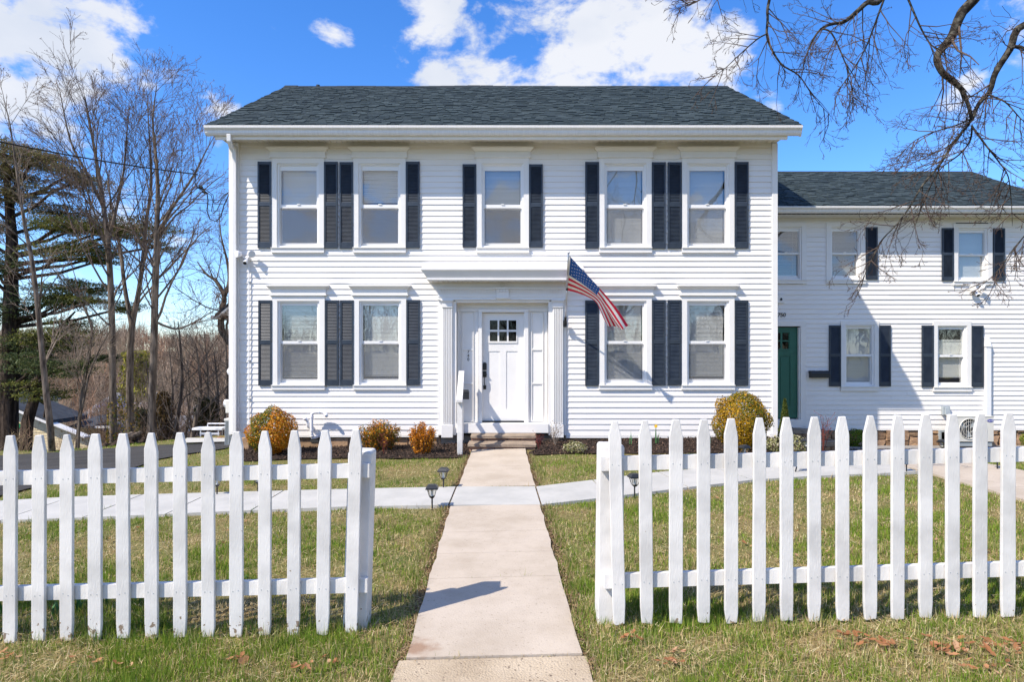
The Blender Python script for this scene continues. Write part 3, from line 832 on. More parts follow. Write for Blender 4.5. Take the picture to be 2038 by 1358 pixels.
# ---------------- roof with shingles
def shingle_roof(parent, x0, x1, ye, ze, yr, zr, back_y, rake=.03, seed=3, n_obj=290, ridge_dz=None):
    rr = random.Random(seed)
    L = math.hypot(yr - ye, zr - ze); cs, sn = (yr - ye) / L, (zr - ze) / L
    mb = MB(); th = .05
    nrm = (-sn, cs)                      # (y, z) outward
    mb.prism([(ye, ze), (ye - nrm[0] * th, ze - nrm[1] * th), (yr, zr - th * 1.15), (back_y, ze - (back_y - (2 * yr - ye)) * 0 - th), (back_y, ze), (yr, zr)][::-1], x0, x1, 'x')
    roof = mb.build('roof', m_darkroof, parent)
    expo = .108; rows = int(L / expo) + 1
    tones = [(.036, .055, .062), (.042, .062, .069), (.050, .072, .079), (.028, .044, .051), (.057, .080, .087), (.037, .054, .058)]
    protos = []
    for k in range(12):
        w = (.085, .12, .155, .20)[k % 4]
        t = .006 + .006 * (k % 3)
        m = MB().box(0, w - .004, 0, expo + .03, .002, t)
        me = m.mesh('shingle', m_shingle)
        c = tones[(k * 5 + k // 4) % 6]
        a = me.color_attributes.new('Col', 'FLOAT_COLOR', 'POINT')
        a.data.foreach_set('color', [*c, 1.0] * len(me.vertices))
        protos.append((w, t, me, c))
    rot = Matrix(((1, 0, 0), (0, cs, -sn), (0, sn, cs))).to_4x4()
    inv = Matrix.Translation(-wpos(roof))
    V, FC, made = [], [], 0
    for r in range(rows):
        x = x0 - rake + rr.uniform(-.2, 0)
        s = r * expo - .02
        hgt = expo + .03 if s + expo + .03 < L else max(.02, L - s)
        while x < x1 + rake:
            k = rr.randrange(12); w, t, me, c = protos[k]
            a, b = max(x, x0 - rake), min(x + w, x1 + rake)
            if b - a > .02:
                org = Vector((a, ye + cs * s, ze + sn * s))
                tl = Matrix.Rotation(-.035, 4, 'X')
                if made < n_obj and b - a > w - .001 and hgt > expo:
                    o = bpy.data.objects.new('shingle', me); C.objects.link(o); o.parent = roof
                    o.matrix_parent_inverse = inv
                    o.matrix_local = Matrix.Translation(org) @ rot @ tl if False else o.matrix_local
                    o.matrix_basis = Matrix.Translation(org) @ rot @ tl
                    made += 1
                else:
                    M_ = Matrix.Translation(org) @ rot @ tl
                    ww = b - a - .004
                    co = [(0, 0, .002), (ww, 0, .002), (ww, hgt, .002), (0, hgt, .002), (0, 0, t), (ww, 0, t), (ww, hgt, t), (0, hgt, t)]
                    q = [M_ @ Vector(p) for p in co]
                    for f in ((4, 5, 6, 7), (0, 1, 5, 4), (1, 2, 6, 5), (3, 0, 4, 7)):
                        V += [tuple(q[i]) for i in f]; FC.append(c)
            x += w
    me = color_mesh('shingles', np.array(V, np.float32), 4, np.array(FC, np.float32), m_shingle)
    link('shingles', me, roof, kind='stuff')
    # ridge cap pieces
    n = int((x1 - x0) / .3); V = MB()
    for i in range(n):
        a = x0 - rake + (x1 - x0 + 2 * rake) * i / n; b = x0 - rake + (x1 - x0 + 2 * rake) * (i + 1) / n - .006
        dz = ridge_dz((a + b) / 2) if ridge_dz else 0
        V.prism([(yr - .15, zr - .15 * sn / cs + .01), (yr, zr + .022 + dz), (yr + .15, zr - .15 * sn / cs + .01), (yr + .15, zr - .15 * sn / cs - .01), (yr, zr - .002), (yr - .15, zr - .15 * sn / cs - .01)][::-1], a, b, 'x')
    me = V.mesh('ridge_cap', m_shingle)
    a = me.color_attributes.new('Col', 'FLOAT_COLOR', 'POINT'); a.data.foreach_set('color', [.035, .045, .052, 1.0] * len(me.vertices))
    link('ridge_cap', me, roof)
    return roof
XE0, XE1 = -5.26, 5.0
roof = shingle_roof(house, XE0, XE1, 10.83, ZE - .01, YRG, ZRG, 2 * YRG - 10.83, seed=3,
             ridge_dz=lambda x: .020 * math.exp(-((x + .75) / .5) ** 2) + .014 * math.exp(-((x + 5.2) / .3) ** 2) + .004 * math.sin(x * 3))
# gable rake boards and the underside of the overhang
mb = MB()
for x0, x1 in ((XE0 - .005, XE0 + .02), (XE1 - .02, XE1 + .005)):
    mb.prism([(10.86, ZE - .03), (YRG, ZRG - .04), (2 * YRG - 10.86, ZE - .03), (2 * YRG - 10.86, ZE - .20), (YRG, ZRG - .21), (10.86, ZE - .20)], x0, x1, 'x')
mb.build('rake_board', m_trim, house)
# boxed returns at both ends of the eave
for s, xw, xf in ((-1, XL, wx(428, 10.9)), (1, XR, wx(1568, 10.9))):
    mb = MB(); a, b = sorted((xf, xw - s * .02))
    zt_, zb_ = ZE - .06, ZT - .012
    mb.add([(xf, 10.903, zt_), (xf, 10.903, zb_ + .06), (xf, YB, zb_ + .06), (xf, YB, zt_), (xw, YW, zb_), (xw, YB, zb_)], [(0, 1, 2, 3), (1, 4, 5, 2)])
    mb.build('eave_return', m_trim, house)
MB().lathe(wx(633, 14.9), 14.9, [(.045, ZRG - .3), (.045, ZRG + .15), (.034, ZRG + .15), (.034, ZRG - .2)], 12).build('vent_pipe', m_black, house)

# ---------------- door surround
YD = YW + .15
s_ = MB()
def put(name, mb, m=None, bevel=.003, parent=None): return mb.build(name, m or m_trim, parent or house, bevel=bevel)
put('recess_wall', MB().add([(DX0, YW - .05, DZ0), (DX0, YD + .03, DZ0), (DX0, YD + .03, DZ1), (DX0, YW - .05, DZ1)], [(0, 1, 2, 3)])
    .add([(DX1, YW - .05, DZ0), (DX1, YD + .03, DZ0), (DX1, YD + .03, DZ1), (DX1, YW - .05, DZ1)], [(3, 2, 1, 0)])
    .add([(DX0, YW - .05, DZ1), (DX1, YW - .05, DZ1), (DX1, YD + .03, DZ1), (DX0, YD + .03, DZ1)], [(0, 1, 2, 3)]), bevel=0)
# outer boards, pilasters with flutes
for side, (o0, o1, p0, p1, r0, r1) in ((0, (872.5, 881, 881, 901, 901, 909)), (1, (1119.5, 1126, 1099.5, 1119.5, 1091, 1099.5))):
    put('surround_board', MB().box(hx(o0), hx(o1), YW - .05, YW, hz(866), hz(589)).box(hx(r0), hx(r1), YW - .055, YW + .0, hz(866), hz(600)))
    a, b = hx(p0), hx(p1)
    mb = MB().box(a, b, YW - .075, YW, hz(868), hz(599))
    nfl = 5; w = (b - a - .03) / nfl
    for i in range(nfl + 1):
        xx = a + .012 + i * w
        mb.box(xx, xx + .014, YW - .092, YW - .0745, hz(843), hz(614))
    pil = put('pilaster', mb, bevel=0)
    put('pilaster_base', MB().box(a - .012, b + .012, YW - .115, YW, hz(870), hz(845)), parent=pil)
    put('pilaster_capital', MB().flare(a - .004, b + .004, a - .004, b + .004, YW - .105, YW - .105, YW, hz(613), hz(604)).flare(a - .004, b + .004, a - .02, b + .02, YW - .106, YW - .125, YW, hz(603.9), hz(600.5)).box(a - .022, b + .022, YW - .13, YW, hz(600.4), hz(598.5)), parent=pil)
# entablature
mb = MB()
E0, E1 = hx(873), hx(1125)
mb.box(E0, E1, YW - .085, YW, hz(598), hz(586))
mb.box(E0 - .01, E1 + .01, YW - .10, YW, hz(598.2), hz(596.2)).box(E0 - .005, E1 + .005, YW - .095, YW, hz(592.5), hz(590))
mb.box(E0, E1, YW - .075, YW, hz(585.8), hz(577)); mb.box(E0 - .008, E1 + .008, YW - .115, YW, hz(577), hz(574.5))
mb.box(E0 + .02, E1 - .02, YW - .045, YW, hz(574.3), hz(556))
mb.box(DX0 - .02, DX1 + .02, YW - .06, YW + .02, hz(603), hz(598.2) - .001)
ent = put('entablature', mb, bevel=.002)
nd = 44
for i in range(nd):
    xx = E0 + .015 + (E1 - E0 - .03) * i / nd
    if hx(986) < xx + .02 < hx(1014): continue
    MB().box(xx, xx + .028, YW - .098, YW - .0752, hz(583), hz(577.6)).build('dentil', m_trim, ent)
k = MB().box(hx(988.5), hx(1013), YW - .12, YW - .086, hz(597), hz(583)).box(hx(987), hx(1014.5), YW - .135, YW - .086, hz(595.4), hz(593)).box(hx(986), hx(1015.5), YW - .14, YW - .116, hz(577), hz(573.8)).box(hx(988.5), hx(1013), YW - .118, YW - .0865, hz(582.9), hz(577.2))
for i in range(4): k.box(hx(989.6 + i * 6), hx(993.6 + i * 6), YW - .136, YW - .1185, hz(583), hz(577.8))
put('keystone', k, parent=ent)
mb = MB(); cx, cz = hx(1000), hz(567.3)
mb.prism([(cx + .045 * math.cos(a * math.pi / 10), cz + .045 * math.sin(a * math.pi / 10)) for a in range(20)], YW - .054, YW - .045, 'y')
mb.prism([(cx + .026 * math.cos(a * math.pi / 6), cz + .028 * math.sin(a * math.pi / 6)) for a in range(12)], YW - .064, YW - .054, 'y')
put('round_emblem', mb, m_soffit, parent=ent)
# canopy hood over the door
YC = 10.98
c0, c1 = wx(839, YC), wx(1161, YC)
mb = MB()
mb.flare(c0 + .10, c1 - .10, c0, c1, YC + .06, YC - .01, YW, wz(555, YC), wz(538, YC))
mb.box(c0 + .085, c1 - .085, YC + .035, YW, wz(557, YC), wz(553, YC) - .002)
mb.box(c0 - .015, c1 + .015, YC - .025, YW, wz(538, YC) + .001, wz(534.5, YC))
mb.add([(c0 - .015, YC - .025, wz(534.5, YC) + .001), (c1 + .015, YC - .025, wz(534.5, YC) + .001), (c1 - .03, YW, hz(524)), (c0 + .03, YW, hz(524))], [(0, 1, 2, 3)])
can = put('canopy', mb, bevel=.002)
k = 30; p = (c1 - c0 - .22) / k; mb = MB()
for i in range(k):
    a = c0 + .11 + i * p; mb.box(a, a + p - .016, YC + .05, YW - .05, wz(557, YC) - .014, wz(557, YC) - .003)
mb.build('canopy_soffit', m_soffit, can, kind='stuff')
# back panels of the recess
mb = MB().box(DX0, hx(951.4), YD, YD + .03, DZ0, hz(619)).box(hx(1052), DX1, YD, YD + .03, DZ0, hz(619)).box(DX0, DX1, YD, YD + .03, hz(619) + .001, DZ1)
mb.box(DX0, DX1, YD - .03, YD, hz(619), hz(614.5)).box(DX0, DX1, YD - .02, YD, hz(606), DZ1)
put('recess_panel', mb)
for x0, x1 in ((919, 940), (1059.5, 1080)):
    for z0, z1 in ((694, 622), (763.5, 697.5), (838.5, 766)):
        a, b, c, d = hx(x0), hx(x1), hz(z0), hz(z1)
        sp = put('side_panel', MB().box(a, b, YD - .004, YD - .001, c, d), bevel=0)
        t = .016
        put('panel_moulding', MB().box(a - t, a, YD - .022, YD, c - t, d + t).box(b, b + t, YD - .022, YD, c - t, d + t).box(a, b, YD - .0215, YD, d, d + t).box(a, b, YD - .0215, YD, c - t, c), parent=sp, bevel=.004)
for a in (hx(909.5), hx(947), hx(1051.5), hx(1086)):
    put('pilaster_strip', MB().box(a, a + .035, YD - .018, YD, hz(842), hz(619.5)))
mb = MB().box(hx(951.4), hx(958.6), YD - .055, YD + .05, hz(843), hz(621)).box(hx(1043.8), hx(1052), YD - .055, YD + .05, hz(843), hz(621)).box(hx(951.4), hx(1052), YD - .055, YD + .05, hz(621) + .001, hz(615))
mb.box(hx(955.5), hx(958.6) + .008, YD - .035, YD + .05, hz(842.5), hz(621.5)).box(hx(1043.8) - .008, hx(1047), YD - .035, YD + .05, hz(842.5), hz(621.5))
put('door_frame', mb)
put('threshold_board', MB().box(DX0 + .002, DX1 - .002, YW - .10, YD + .03, hz(861), hz(843)))
put('threshold', MB().box(hx(959), hx(1043.5), YD - .05, YD + .05, hz(843) + .001, hz(840)), m_black)
# door leaf
yd = YD + .03
def stilerail(x0, x1, z0, z1, cuts, y, th):
    mb = MB()
    ex = sorted({x0, x1, *[v for h in cuts for v in h[:2]]}); ez = sorted({z0, z1, *[v for h in cuts for v in h[2:]]})
    for a, b in zip(ex[:-1], ex[1:]):
        for c, d in zip(ez[:-1], ez[1:]):
            if any(h[0] < (a + b) / 2 < h[1] and h[2] < (c + d) / 2 < h[3] for h in cuts): continue
            mb.box(a, b, y, y + th, c, d)
    return mb
lights = (hx(972.6), hx(1028.3), hz(681.5), hz(637))
pan = [(hx(971), hx(994.6), hz(816), hz(699.5)), (hx(1007.3), hx(1030.3), hz(816), hz(699.5))]
door = stilerail(hx(959.2), hx(1043.4), hz(839.8), hz(621.8), [lights] + pan, yd, .04).build('front_door', m_trim, house)
for q in pan: MB().box(q[0], q[1], yd + .010, yd + .03, q[2], q[3]).build('door_panel', m_trim, door)
pn = []
for i in range(3):
    for j in range(2):
        x0 = 974.2 + i * 18.9; z0 = 679 - j * 23.0
        pn.append((hx(x0), hx(x0 + 15.6), hz(z0), hz(z0 - 19)))
fr = stilerail(lights[0] - .012, lights[1] + .012, lights[2] - .012, lights[3] + .012, pn, yd - .014, .03)
put('window_grille', fr, m_trim, parent=door, bevel=0)
for q in pn: MB().box(q[0] - .002, q[1] + .002, yd + .012, yd + .014, q[2] - .002, q[3] + .002).build('pane', m_doorglass, door)
mb = MB().box(hx(959.8), hx(967.8), yd - .025, yd, hz(737.5), hz(724)).box(hx(961.2), hx(966.4), yd - .025, yd, hz(724), hz(722))
kp = put('keypad_lock', mb, m_blackmetal, parent=door, bevel=.004)
mb = MB().box(hx(960), hx(967.6), yd - .012, yd, hz(752), hz(739.5)).box(hx(961), hx(966.8), yd - .012, yd, hz(776.5), hz(768.5))
mb.tube([(hx(964), yd - .012, hz(749)), (hx(964), yd - .055, hz(752)), (hx(963.6), yd - .06, hz(762)), (hx(963.8), yd - .045, hz(770)), (hx(963.8), yd - .01, hz(772.5))], .009, 8)
mb.box(hx(962), hx(968.5), yd - .05, yd, hz(747.5), hz(745.6))
put('door_handle', mb, m_blackmetal, parent=door, bevel=.002)
def text(name, s, size, loc, m, parent=None, ext=.004, spacing=1.0, line=1.0, rot=(math.pi / 2, 0, 0), align='CENTER', shear=0):
    cu = bpy.data.curves.new(name, 'FONT'); cu.body = s; cu.size = size; cu.extrude = ext; cu.align_x = align; cu.space_line = line; cu.space_character = spacing; cu.shear = shear
    tmp = bpy.data.objects.new('temporary', cu); C.objects.link(tmp)
    me = bpy.data.meshes.new_from_object(tmp, depsgraph=bpy.context.evaluated_depsgraph_get()); me.name = name
    bpy.data.objects.remove(tmp); bpy.data.curves.remove(cu)
    me.materials.clear(); me.materials.append(m)
    o = bpy.data.objects.new(name, me); C.objects.link(o)
    if parent is not None:
        o.parent = parent; o.matrix_parent_inverse = Matrix.Translation(-wpos(parent))
    o.location = loc; o.rotation_euler = rot
    return o
for i, ch in enumerate('740'):
    text('house_number', ch, .080, (hx(931), YD - .008, hz(703.3 + i * 7.7)), m_blackmetal, house)
# stone steps
def rock_box(x0, x1, y0, y1, z0, z1, jit=.008, rng=R, cuts=3):
    bm = bmesh.new(); bmesh.ops.create_cube(bm, size=1)
    bmesh.ops.subdivide_edges(bm, edges=bm.edges[:], cuts=cuts, use_grid_fill=True)
    for v in bm.verts:
        v.co = Vector(((x0 + x1) / 2 + v.co.x * (x1 - x0), (y0 + y1) / 2 + v.co.y * (y1 - y0), (z0 + z1) / 2 + v.co.z * (z1 - z0)))
        v.co += Vector((rng.uniform(-jit, jit), rng.uniform(-jit, jit), rng.uniform(-jit, jit)))
    return bm
def bm_obj(name, bm, m, parent=None, smooth=False):
    me = bpy.data.meshes.new(name); bm.to_mesh(me); bm.free(); me.materials.append(m)
    if smooth: me.polygons.foreach_set('use_smooth', [True] * len(me.polygons))
    return link(name, me, parent)
stoop = thing('stone_steps', 'two stone steps leading up to the white front door', 'steps', (-.2, 10.5, .08))
zt2 = .278; zt1 = .190
xs0, xs1 = wx(931, 10.5), wx(1066, 10.5)
bm_obj('step_slab', rock_box(xs0 + .02, xs1 + .03, 10.90, YW - .04, zt2 - .045, zt2, .005), m_stepstone, stoop)
bm_obj('step_slab', rock_box(xs0, xs1 + .01, 10.48, 10.97, zt1 - .045, zt1, .006), m_stepstone, stoop)
x = xs0 + .03
for w in (.28, .36, .22, .30):
    bm_obj('riser_stone', rock_box(x, min(x + w - .012, xs1), 10.94, 11.2, zt1 + .002, zt2 - .047, .004), m_brownstone, stoop); x += w
x = xs0 + .03
for w in (.42, .30, .42):
    bm_obj('riser_stone', rock_box(x, min(x + w - .012, xs1 - .01), 10.52, 10.9, .0, zt1 - .047, .006), m_brownstone, stoop); x += w
KEEP_OUT.append([(xs0, 10.4), (xs1, 10.4), (xs1, 11.4), (xs0, 11.4)])

# ------------------------------------------------------------------ the lower wing next door (number 750)
YG, SG = 13.5, F / 13.5
def gx_(px): return (px - HX) / SG
def gzp(py): return EYE - (py - HY) / SG
wing = thing('adjoining_house', 'lower white clapboard house set back on the right, with a green door and number 750', 'house', (8, YG, .1))
WX0, WX1 = XR - .02, 11.5
WB, WT = gzp(854), gzp(434)
wo = []
WA = [(1564.7, 443.3), (1681.8, 443.3), (1934, 446)]
WL = [(1709.5, 639), (1893, 640)]
oh = 29.6 / SG
for c, t in WA: wo.append((gx_(c) - oh, gx_(c) + oh, gzp(t + 114), gzp(t + 8.7)))
for c, t in WL: wo.append((gx_(c) - oh, gx_(c) + oh, gzp(t + 130), gzp(t + 8.7)))
gd = (gx_(1507), gx_(1592), gzp(835), gzp(650.5))
wo.append(gd)
mb = MB()
sheathing(mb, WX0, WX1, WB, WT + .05, YG, wo)
YWE, YWR = 13.07, 15.97
ZWE, ZWR = wz(411, YWE), wz(342.5, YWR)
YWB = 2 * YWR - YG
mb.add([(WX1, YG, WB), (WX1, YWB, WB), (WX1, YWB, WT), (WX1, YWR, ZWR - .12), (WX1, YG, WT)], [(0, 1, 2, 3, 4)])
mb.add([(WX0, YWB, WB), (WX1, YWB, WB), (WX1, YWB, WT), (WX0, YWB, WT)], [(0, 1, 2, 3)])
mb.add([(WX0, YG, WB), (WX1, YG, WB), (WX1, YWB, WB), (WX0, YWB, WB)], [(0, 1, 2, 3)])
wwall = mb.build('wall', m_dark, wing)
sh = [(h[0] - .03, h[1] + .03, h[2] - .02, h[3] + .02) for h in wo[:-1]] + [(gd[0] - .1, gd[1] + .04, gd[2] - .1, gd[3] + .02)]
boards(wwall, WX0 - .01, WX1, WB, WT, YG, .1022, sh, m_siding)
MB().box(WX0, WX1, YG - .028, YG, WB - .03, WB - .003).build('water_table', m_trim, wing)
WIN_WU = window_set(SG, 38.7, 8.7, 0, 114.6, 122, 29.6, (17.2, 59.7), (59.7, 63), (63.5, 105.5), 25.3, screen=False)
WIN_WL = window_set(SG, 37.8, 8.7, 0, 131, 139.3, 29.0, (15.6, 66.5), (66.5, 71), (71.5, 122), 25.0, screen=False)
v_ = 1 / SG
for (c, t), b in zip(WA, [(-104 * v_, -17 * v_, 21, .30, 0), (-104 * v_, -17 * v_, 22, .42, 0), (-106 * v_, -17 * v_, 23, .75, 0)]):
    put_window(wing, WIN_WU, gx_(c), YG, gzp(t), b, .30)
for (c, t), b in zip(WL, [(-122 * v_, -15 * v_, 24, .85, 0), (-112 * v_, -40 * v_, 25, .85, .002)]):
    put_window(wing, WIN_WL, gx_(c), YG, gzp(t), b, .30)
put_shutters(wing, [1721.4], YG, SG, gzp(453), 104 / SG, 23 / SG)
put_shutters(wing, [1872.6, 1974], YG, SG, gzp(455), 104.5 / SG, 23 / SG)
put_shutters(wing, [1648.5, 1747.4], YG, SG, gzp(648), 121.5 / SG, 23.2 / SG)
put_shutters(wing, [1832.5, 1931.2], YG, SG, gzp(648.5), 122.5 / SG, 23.2 / SG)
zg2 = wz(410.5, YWE - .06)
eaves(wing, WX0 - .02, WX1 + .25, YWE + .03, YG, zg2, .125, WT + .045, WX0, WX1 + .2, WT - .012)
MB().box(WX0, WX1, YG - .026, YG - .02, WT - .07, WT - .012).build('frieze_board', m_soffit, wing)
shingle_roof(wing, WX0, WX1 + .2, YWE - .02, ZWE - .01, YWR, ZWR, 2 * YWR - YWE, rake=.0, seed=8)
mb = MB(); mb.prism([(YWE + .01, ZWE - .03), (YWR, ZWR - .04), (2 * YWR - YWE, ZWE - .03), (2 * YWR - YWE, ZWE - .18), (YWR, ZWR - .19), (YWE + .01, ZWE - .18)], WX1 + .18, WX1 + .205, 'x'); mb.build('rake_board', m_trim, wing)
# green door
mb = MB().box(gd[1], gx_(1603), YG - .04, YG + .02, gzp(849), gzp(650)).box(gd[0] - .12, gx_(1603), YG - .04, YG + .02, gzp(650) + .001, gzp(639)).box(gd[1] - .03, gd[1], YG - .01, YG + .12, gzp(835), gzp(652))
mb.build('door_frame', m_trim, wing, bevel=.003)
ydg = YG + .055
gp = []
for i in range(3):
    for j in range(2):
        x0 = 1526.6 + i * 16.3; z0 = 677.4 + j * 17.4
        gp.append((gx_(x0), gx_(x0 + 12.6), gzp(z0), gzp(z0 - 14.8)))
gpan = [(gx_(1523), gx_(1544), gzp(809), gzp(709)), (gx_(1554), gx_(1575), gzp(809), gzp(709))]
gdoor = stilerail(gx_(1508), gx_(1589.6), gzp(833), gzp(651.6), gp + gpan, ydg, .04).build('front_door', m_green, wing)
mb = stilerail(gx_(1523.5), gx_(1575), gzp(698), gzp(659.5), [(gx_(1525.5), gx_(1573), gzp(696), gzp(661.5))], ydg - .012, .02); mb.build('window_moulding', m_green, gdoor, bevel=.003)
for q in gp: MB().box(q[0] - .002, q[1] + .002, ydg + .012, ydg + .014, q[2] - .002, q[3] + .002).build('pane', m_doorglass, gdoor)
for q in gpan:
    MB().box(q[0], q[1], ydg + .015, ydg + .035, q[2], q[3]).build('door_panel', m_green, gdoor)
    MB().flare(q[0] + .02, q[1] - .02, q[0] + .02, q[1] - .02, ydg + .004, ydg + .004, ydg + .014, q[2] + .03, q[3] - .03).build('door_panel', m_green, gdoor, bevel=.006)
MB().box(gd[0], gx_(1594), YG - .10, YG + .1, gzp(851), gzp(835)).build('door_sill', m_trim, wing, bevel=.004)
MB().box(gx_(1540), gx_(1559), YG - .06, YG - .02, gzp(604), gzp(587.5)).build('light_block', m_trim, wing, bevel=.004)
mb = MB(); cx, cz = gx_(1552.3), gzp(596.5)
mb.prism([(cx + .022 * math.cos(a * math.pi / 8), cz + .03 * math.sin(a * math.pi / 8)) for a in range(16)], YG - .075, YG - .06, 'y'); mb.build('doorbell', m_blackmetal, wing)
for i, ch in enumerate('750'):
    text('house_number', ch, .125, (gx_(1549.0 + 5.4 * i), YG - .028, gzp(631)), m_blackmetal, wing, align='CENTER', shear=.1)
# rubble foundation
wf = MB().box(WX0, WX1, YG + .05, YG + .3, -.9, WB - .004).build('foundation', m_mortar, wing)
def stone_mesh(seed):
    r = random.Random(seed)
    bm = rock_box(-.5, .5, -.5, .5, -.5, .5, .09, r, 2)
    for v in bm.verts:
        l = v.co.length; v.co *= (1 - .28 * max(0, l - .5))
    me = bpy.data.meshes.new('foundation_stone'); bm.to_mesh(me); bm.free(); me.materials.append(m_rubble)
    return me
st = [stone_mesh(i) for i in range(7)]
zb0 = gzp(892)
x = gx_(1605)
while x < WX1:
    w = R.uniform(.22, .55)
    z = zb0
    while z < WB - .06:
        h = min(R.uniform(.14, .32), WB - .02 - z)
        o = link('foundation_stone', R.choice(st), wf)
        if not (gx_(1866) - .15 < x + w / 2 < gx_(1893) + .12):
            pass
        o.location = (x + w / 2, YG + .06, z + h / 2); o.scale = (w * 1.02, R.uniform(.12, .2), h * 1.02)
        z += h + .012
    x += w + .015
mb = MB().box(gx_(1866), gx_(1870), YG - .06, YG + .03, gzp(878), gzp(856)).box(gx_(1889), gx_(1893), YG - .06, YG + .03, gzp(878), gzp(856)).box(gx_(1870), gx_(1889), YG - .06, YG + .03, gzp(860), gzp(856)).box(gx_(1866), gx_(1893), YG - .07, YG + .03, gzp(880), gzp(877.5))
bw = mb.build('basement_window', m_galv, wing)
MB().box(gx_(1870), gx_(1889), YG - .045, YG - .04, gzp(878), gzp(860)).build('pane', m_doorglass, bw)
MB().box(gx_(1605), WX1, YG - .32, YG + .0, -.9, gzp(887)).build('foundation_ledge', m_mortar, wing, bevel=.01)
# line-set cover up the wall
mb = MB().box(gx_(1956.5), gx_(1967), YG - .09, YG - .015, gzp(832), gzp(691)).flare(gx_(1955.5), gx_(1967.5), gx_(1957), gx_(1964), YG - .105, YG - .08, YG - .015, gzp(691), gzp(672))
mb.build('pipe_cover', m_pvc, wing, bevel=.006)
# green door's stone steps
ws = thing('door_steps', 'low grey stone step with rubble risers below the green door', 'steps', (gx_(1600), YG - .5, .2))
bm_obj('step_slab', rock_box(gx_(1520), gx_(1626), YG - .45, YG - .03, gzp(859), gzp(852.5), .006), m_stepstone, ws)
bm_obj('step_slab', rock_box(gx_(1520), gx_(1634), YG - .85, YG - .45, gzp(877), gzp(870), .006), m_stepstone, ws)
x = gx_(1520)
for i in range(7):
    w = R.uniform(.12, .24)
    o = link('riser_stone', R.choice(st), ws); o.matrix_parent_inverse = Matrix.Translation(-wpos(ws)); o.location = (x + w / 2, YG - .40, gzp(864.5)); o.scale = (w, .18, .11)
    o = link('riser_stone', R.choice(st), ws); o.matrix_parent_inverse = Matrix.Translation(-wpos(ws)); o.location = (x + w / 2, YG - .80, gzp(884)); o.scale = (w, .18, .13)
    x += w + .01
tag(MB().box(gx_(1608.7), gx_(1646.4), YG - .14, YG - .022, gzp(752), gzp(741)).prism([(YG - .15, gzp(744)), (YG - .14, gzp(740.5)), (YG - .10, gzp(738)), (YG - .022, gzp(738)), (YG - .022, gzp(744))][::-1], gx_(1608), gx_(1647), 'x').build('mailbox', m_black, bevel=.006),
    'long black mailbox on the wall right of the green door', 'mailbox')
# outdoor air conditioning unit
YA = 12.87; A = lambda px: wx(px, YA); B = lambda py: wz(py, YA)
ac = thing('air_conditioner', 'beige outdoor air conditioner with a round fan grille beside the stone foundation', 'air conditioner', (A(1943), YA + .15, B(890)))
cxf, czf, rf = A(1929.4), B(854), 20.3 * YA / F
mb = MB()
n = 28
x0, x1, z0, z1 = A(1905), A(1977.5), B(879.5), B(830.5)
ring = [(cxf + rf * math.cos(2 * math.pi * i / n), czf + rf * math.sin(2 * math.pi * i / n)) for i in range(n)]
def edge_pt(i):
    a = 2 * math.pi * i / n; c, s = math.cos(a), math.sin(a)
    tx = ((x1 if c > 0 else x0) - cxf) / c if abs(c) > 1e-6 else 1e9; tz = ((z1 if s > 0 else z0) - czf) / s if abs(s) > 1e-6 else 1e9
    t = min(tx, tz); return (cxf + t * c, czf + t * s)
outer = [edge_pt(i) for i in range(n)]
corners = [(x0, z0), (x1, z0), (x1, z1), (x0, z1)]
for i in range(n):
    j = (i + 1) % n
    a, b, c, d = ring[i], ring[j], outer[j], outer[i]
    pts = [a, b, c]
    if abs(c[0] - d[0]) > 1e-4 and abs(c[1] - d[1]) > 1e-4:
        k = min(corners, key=lambda q: math.hypot(q[0] - (c[0] + d[0]) / 2, q[1] - (c[1] + d[1]) / 2)); pts.append(k)
    pts.append(d)
    mb.add([(p[0], YA, p[1]) for p in pts][::-1], [tuple(range(len(pts)))])
    mb.add([(a[0], YA, a[1]), (b[0], YA, b[1]), (b[0], YA + .05, b[1]), (a[0], YA + .05, a[1])], [(0, 1, 2, 3)])
mb.add([(x0, YA, z0), (x1, YA, z0), (x1, YA + .32, z0), (x0, YA + .32, z0), (x0, YA, z1), (x1, YA, z1), (x1, YA + .32, z1), (x0, YA + .32, z1)], [(0, 3, 2, 1), (4, 5, 6, 7), (1, 2, 6, 5), (2, 3, 7, 6), (3, 0, 4, 7)])
mb.box(x0 - .008, x1 + .008, YA - .008, YA + .328, z1 + .001, z1 + .018)
cas = mb.build('casing', m_acw, ac)
MB().add([(cxf - rf, YA + .05, czf - rf), (cxf + rf, YA + .05, czf - rf), (cxf + rf, YA + .05, czf + rf), (cxf - rf, YA + .05, czf + rf)], [(0, 1, 2, 3)]).build('fan_recess', m_acdark, ac)
mb = MB()
for i in range(1, 9):
    x = cxf - rf + 2 * rf * i / 9; h = math.sqrt(max(0, rf * rf - (x - cxf) ** 2)); mb.tube([(x, YA - .006, czf - h), (x, YA - .006, czf + h)], .0032, 4)
for q in (.35, .7, 1.0):
    pts = [(cxf + rf * q * math.cos(a * math.pi / 12), YA - .008, czf + rf * q * math.sin(a * math.pi / 12)) for a in range(25)]; mb.tube(pts, .003 if q < 1 else .008, 4)
mb.build('fan_grille', m_acw, ac)
mb = MB()
for k in range(3):
    a = k * 2.094 + .3; c, s = math.cos(a), math.sin(a); c2, s2 = math.cos(a + .7), math.sin(a + .7)
    mb.add([(cxf + .03 * c, YA + .03, czf + .03 * s), (cxf + .9 * rf * c, YA + .02, czf + .9 * rf * s), (cxf + .9 * rf * c2, YA + .045, czf + .9 * rf * s2)], [(0, 1, 2)])
mb.build('fan', m_galv, ac)
mb = MB(); cx, cz = A(1971), B(838)
mb.prism([(cx + .072 * math.cos(a * math.pi / 10), cz + .03 * math.sin(a * math.pi / 10)) for a in range(20)], YA - .004, YA, 'y')
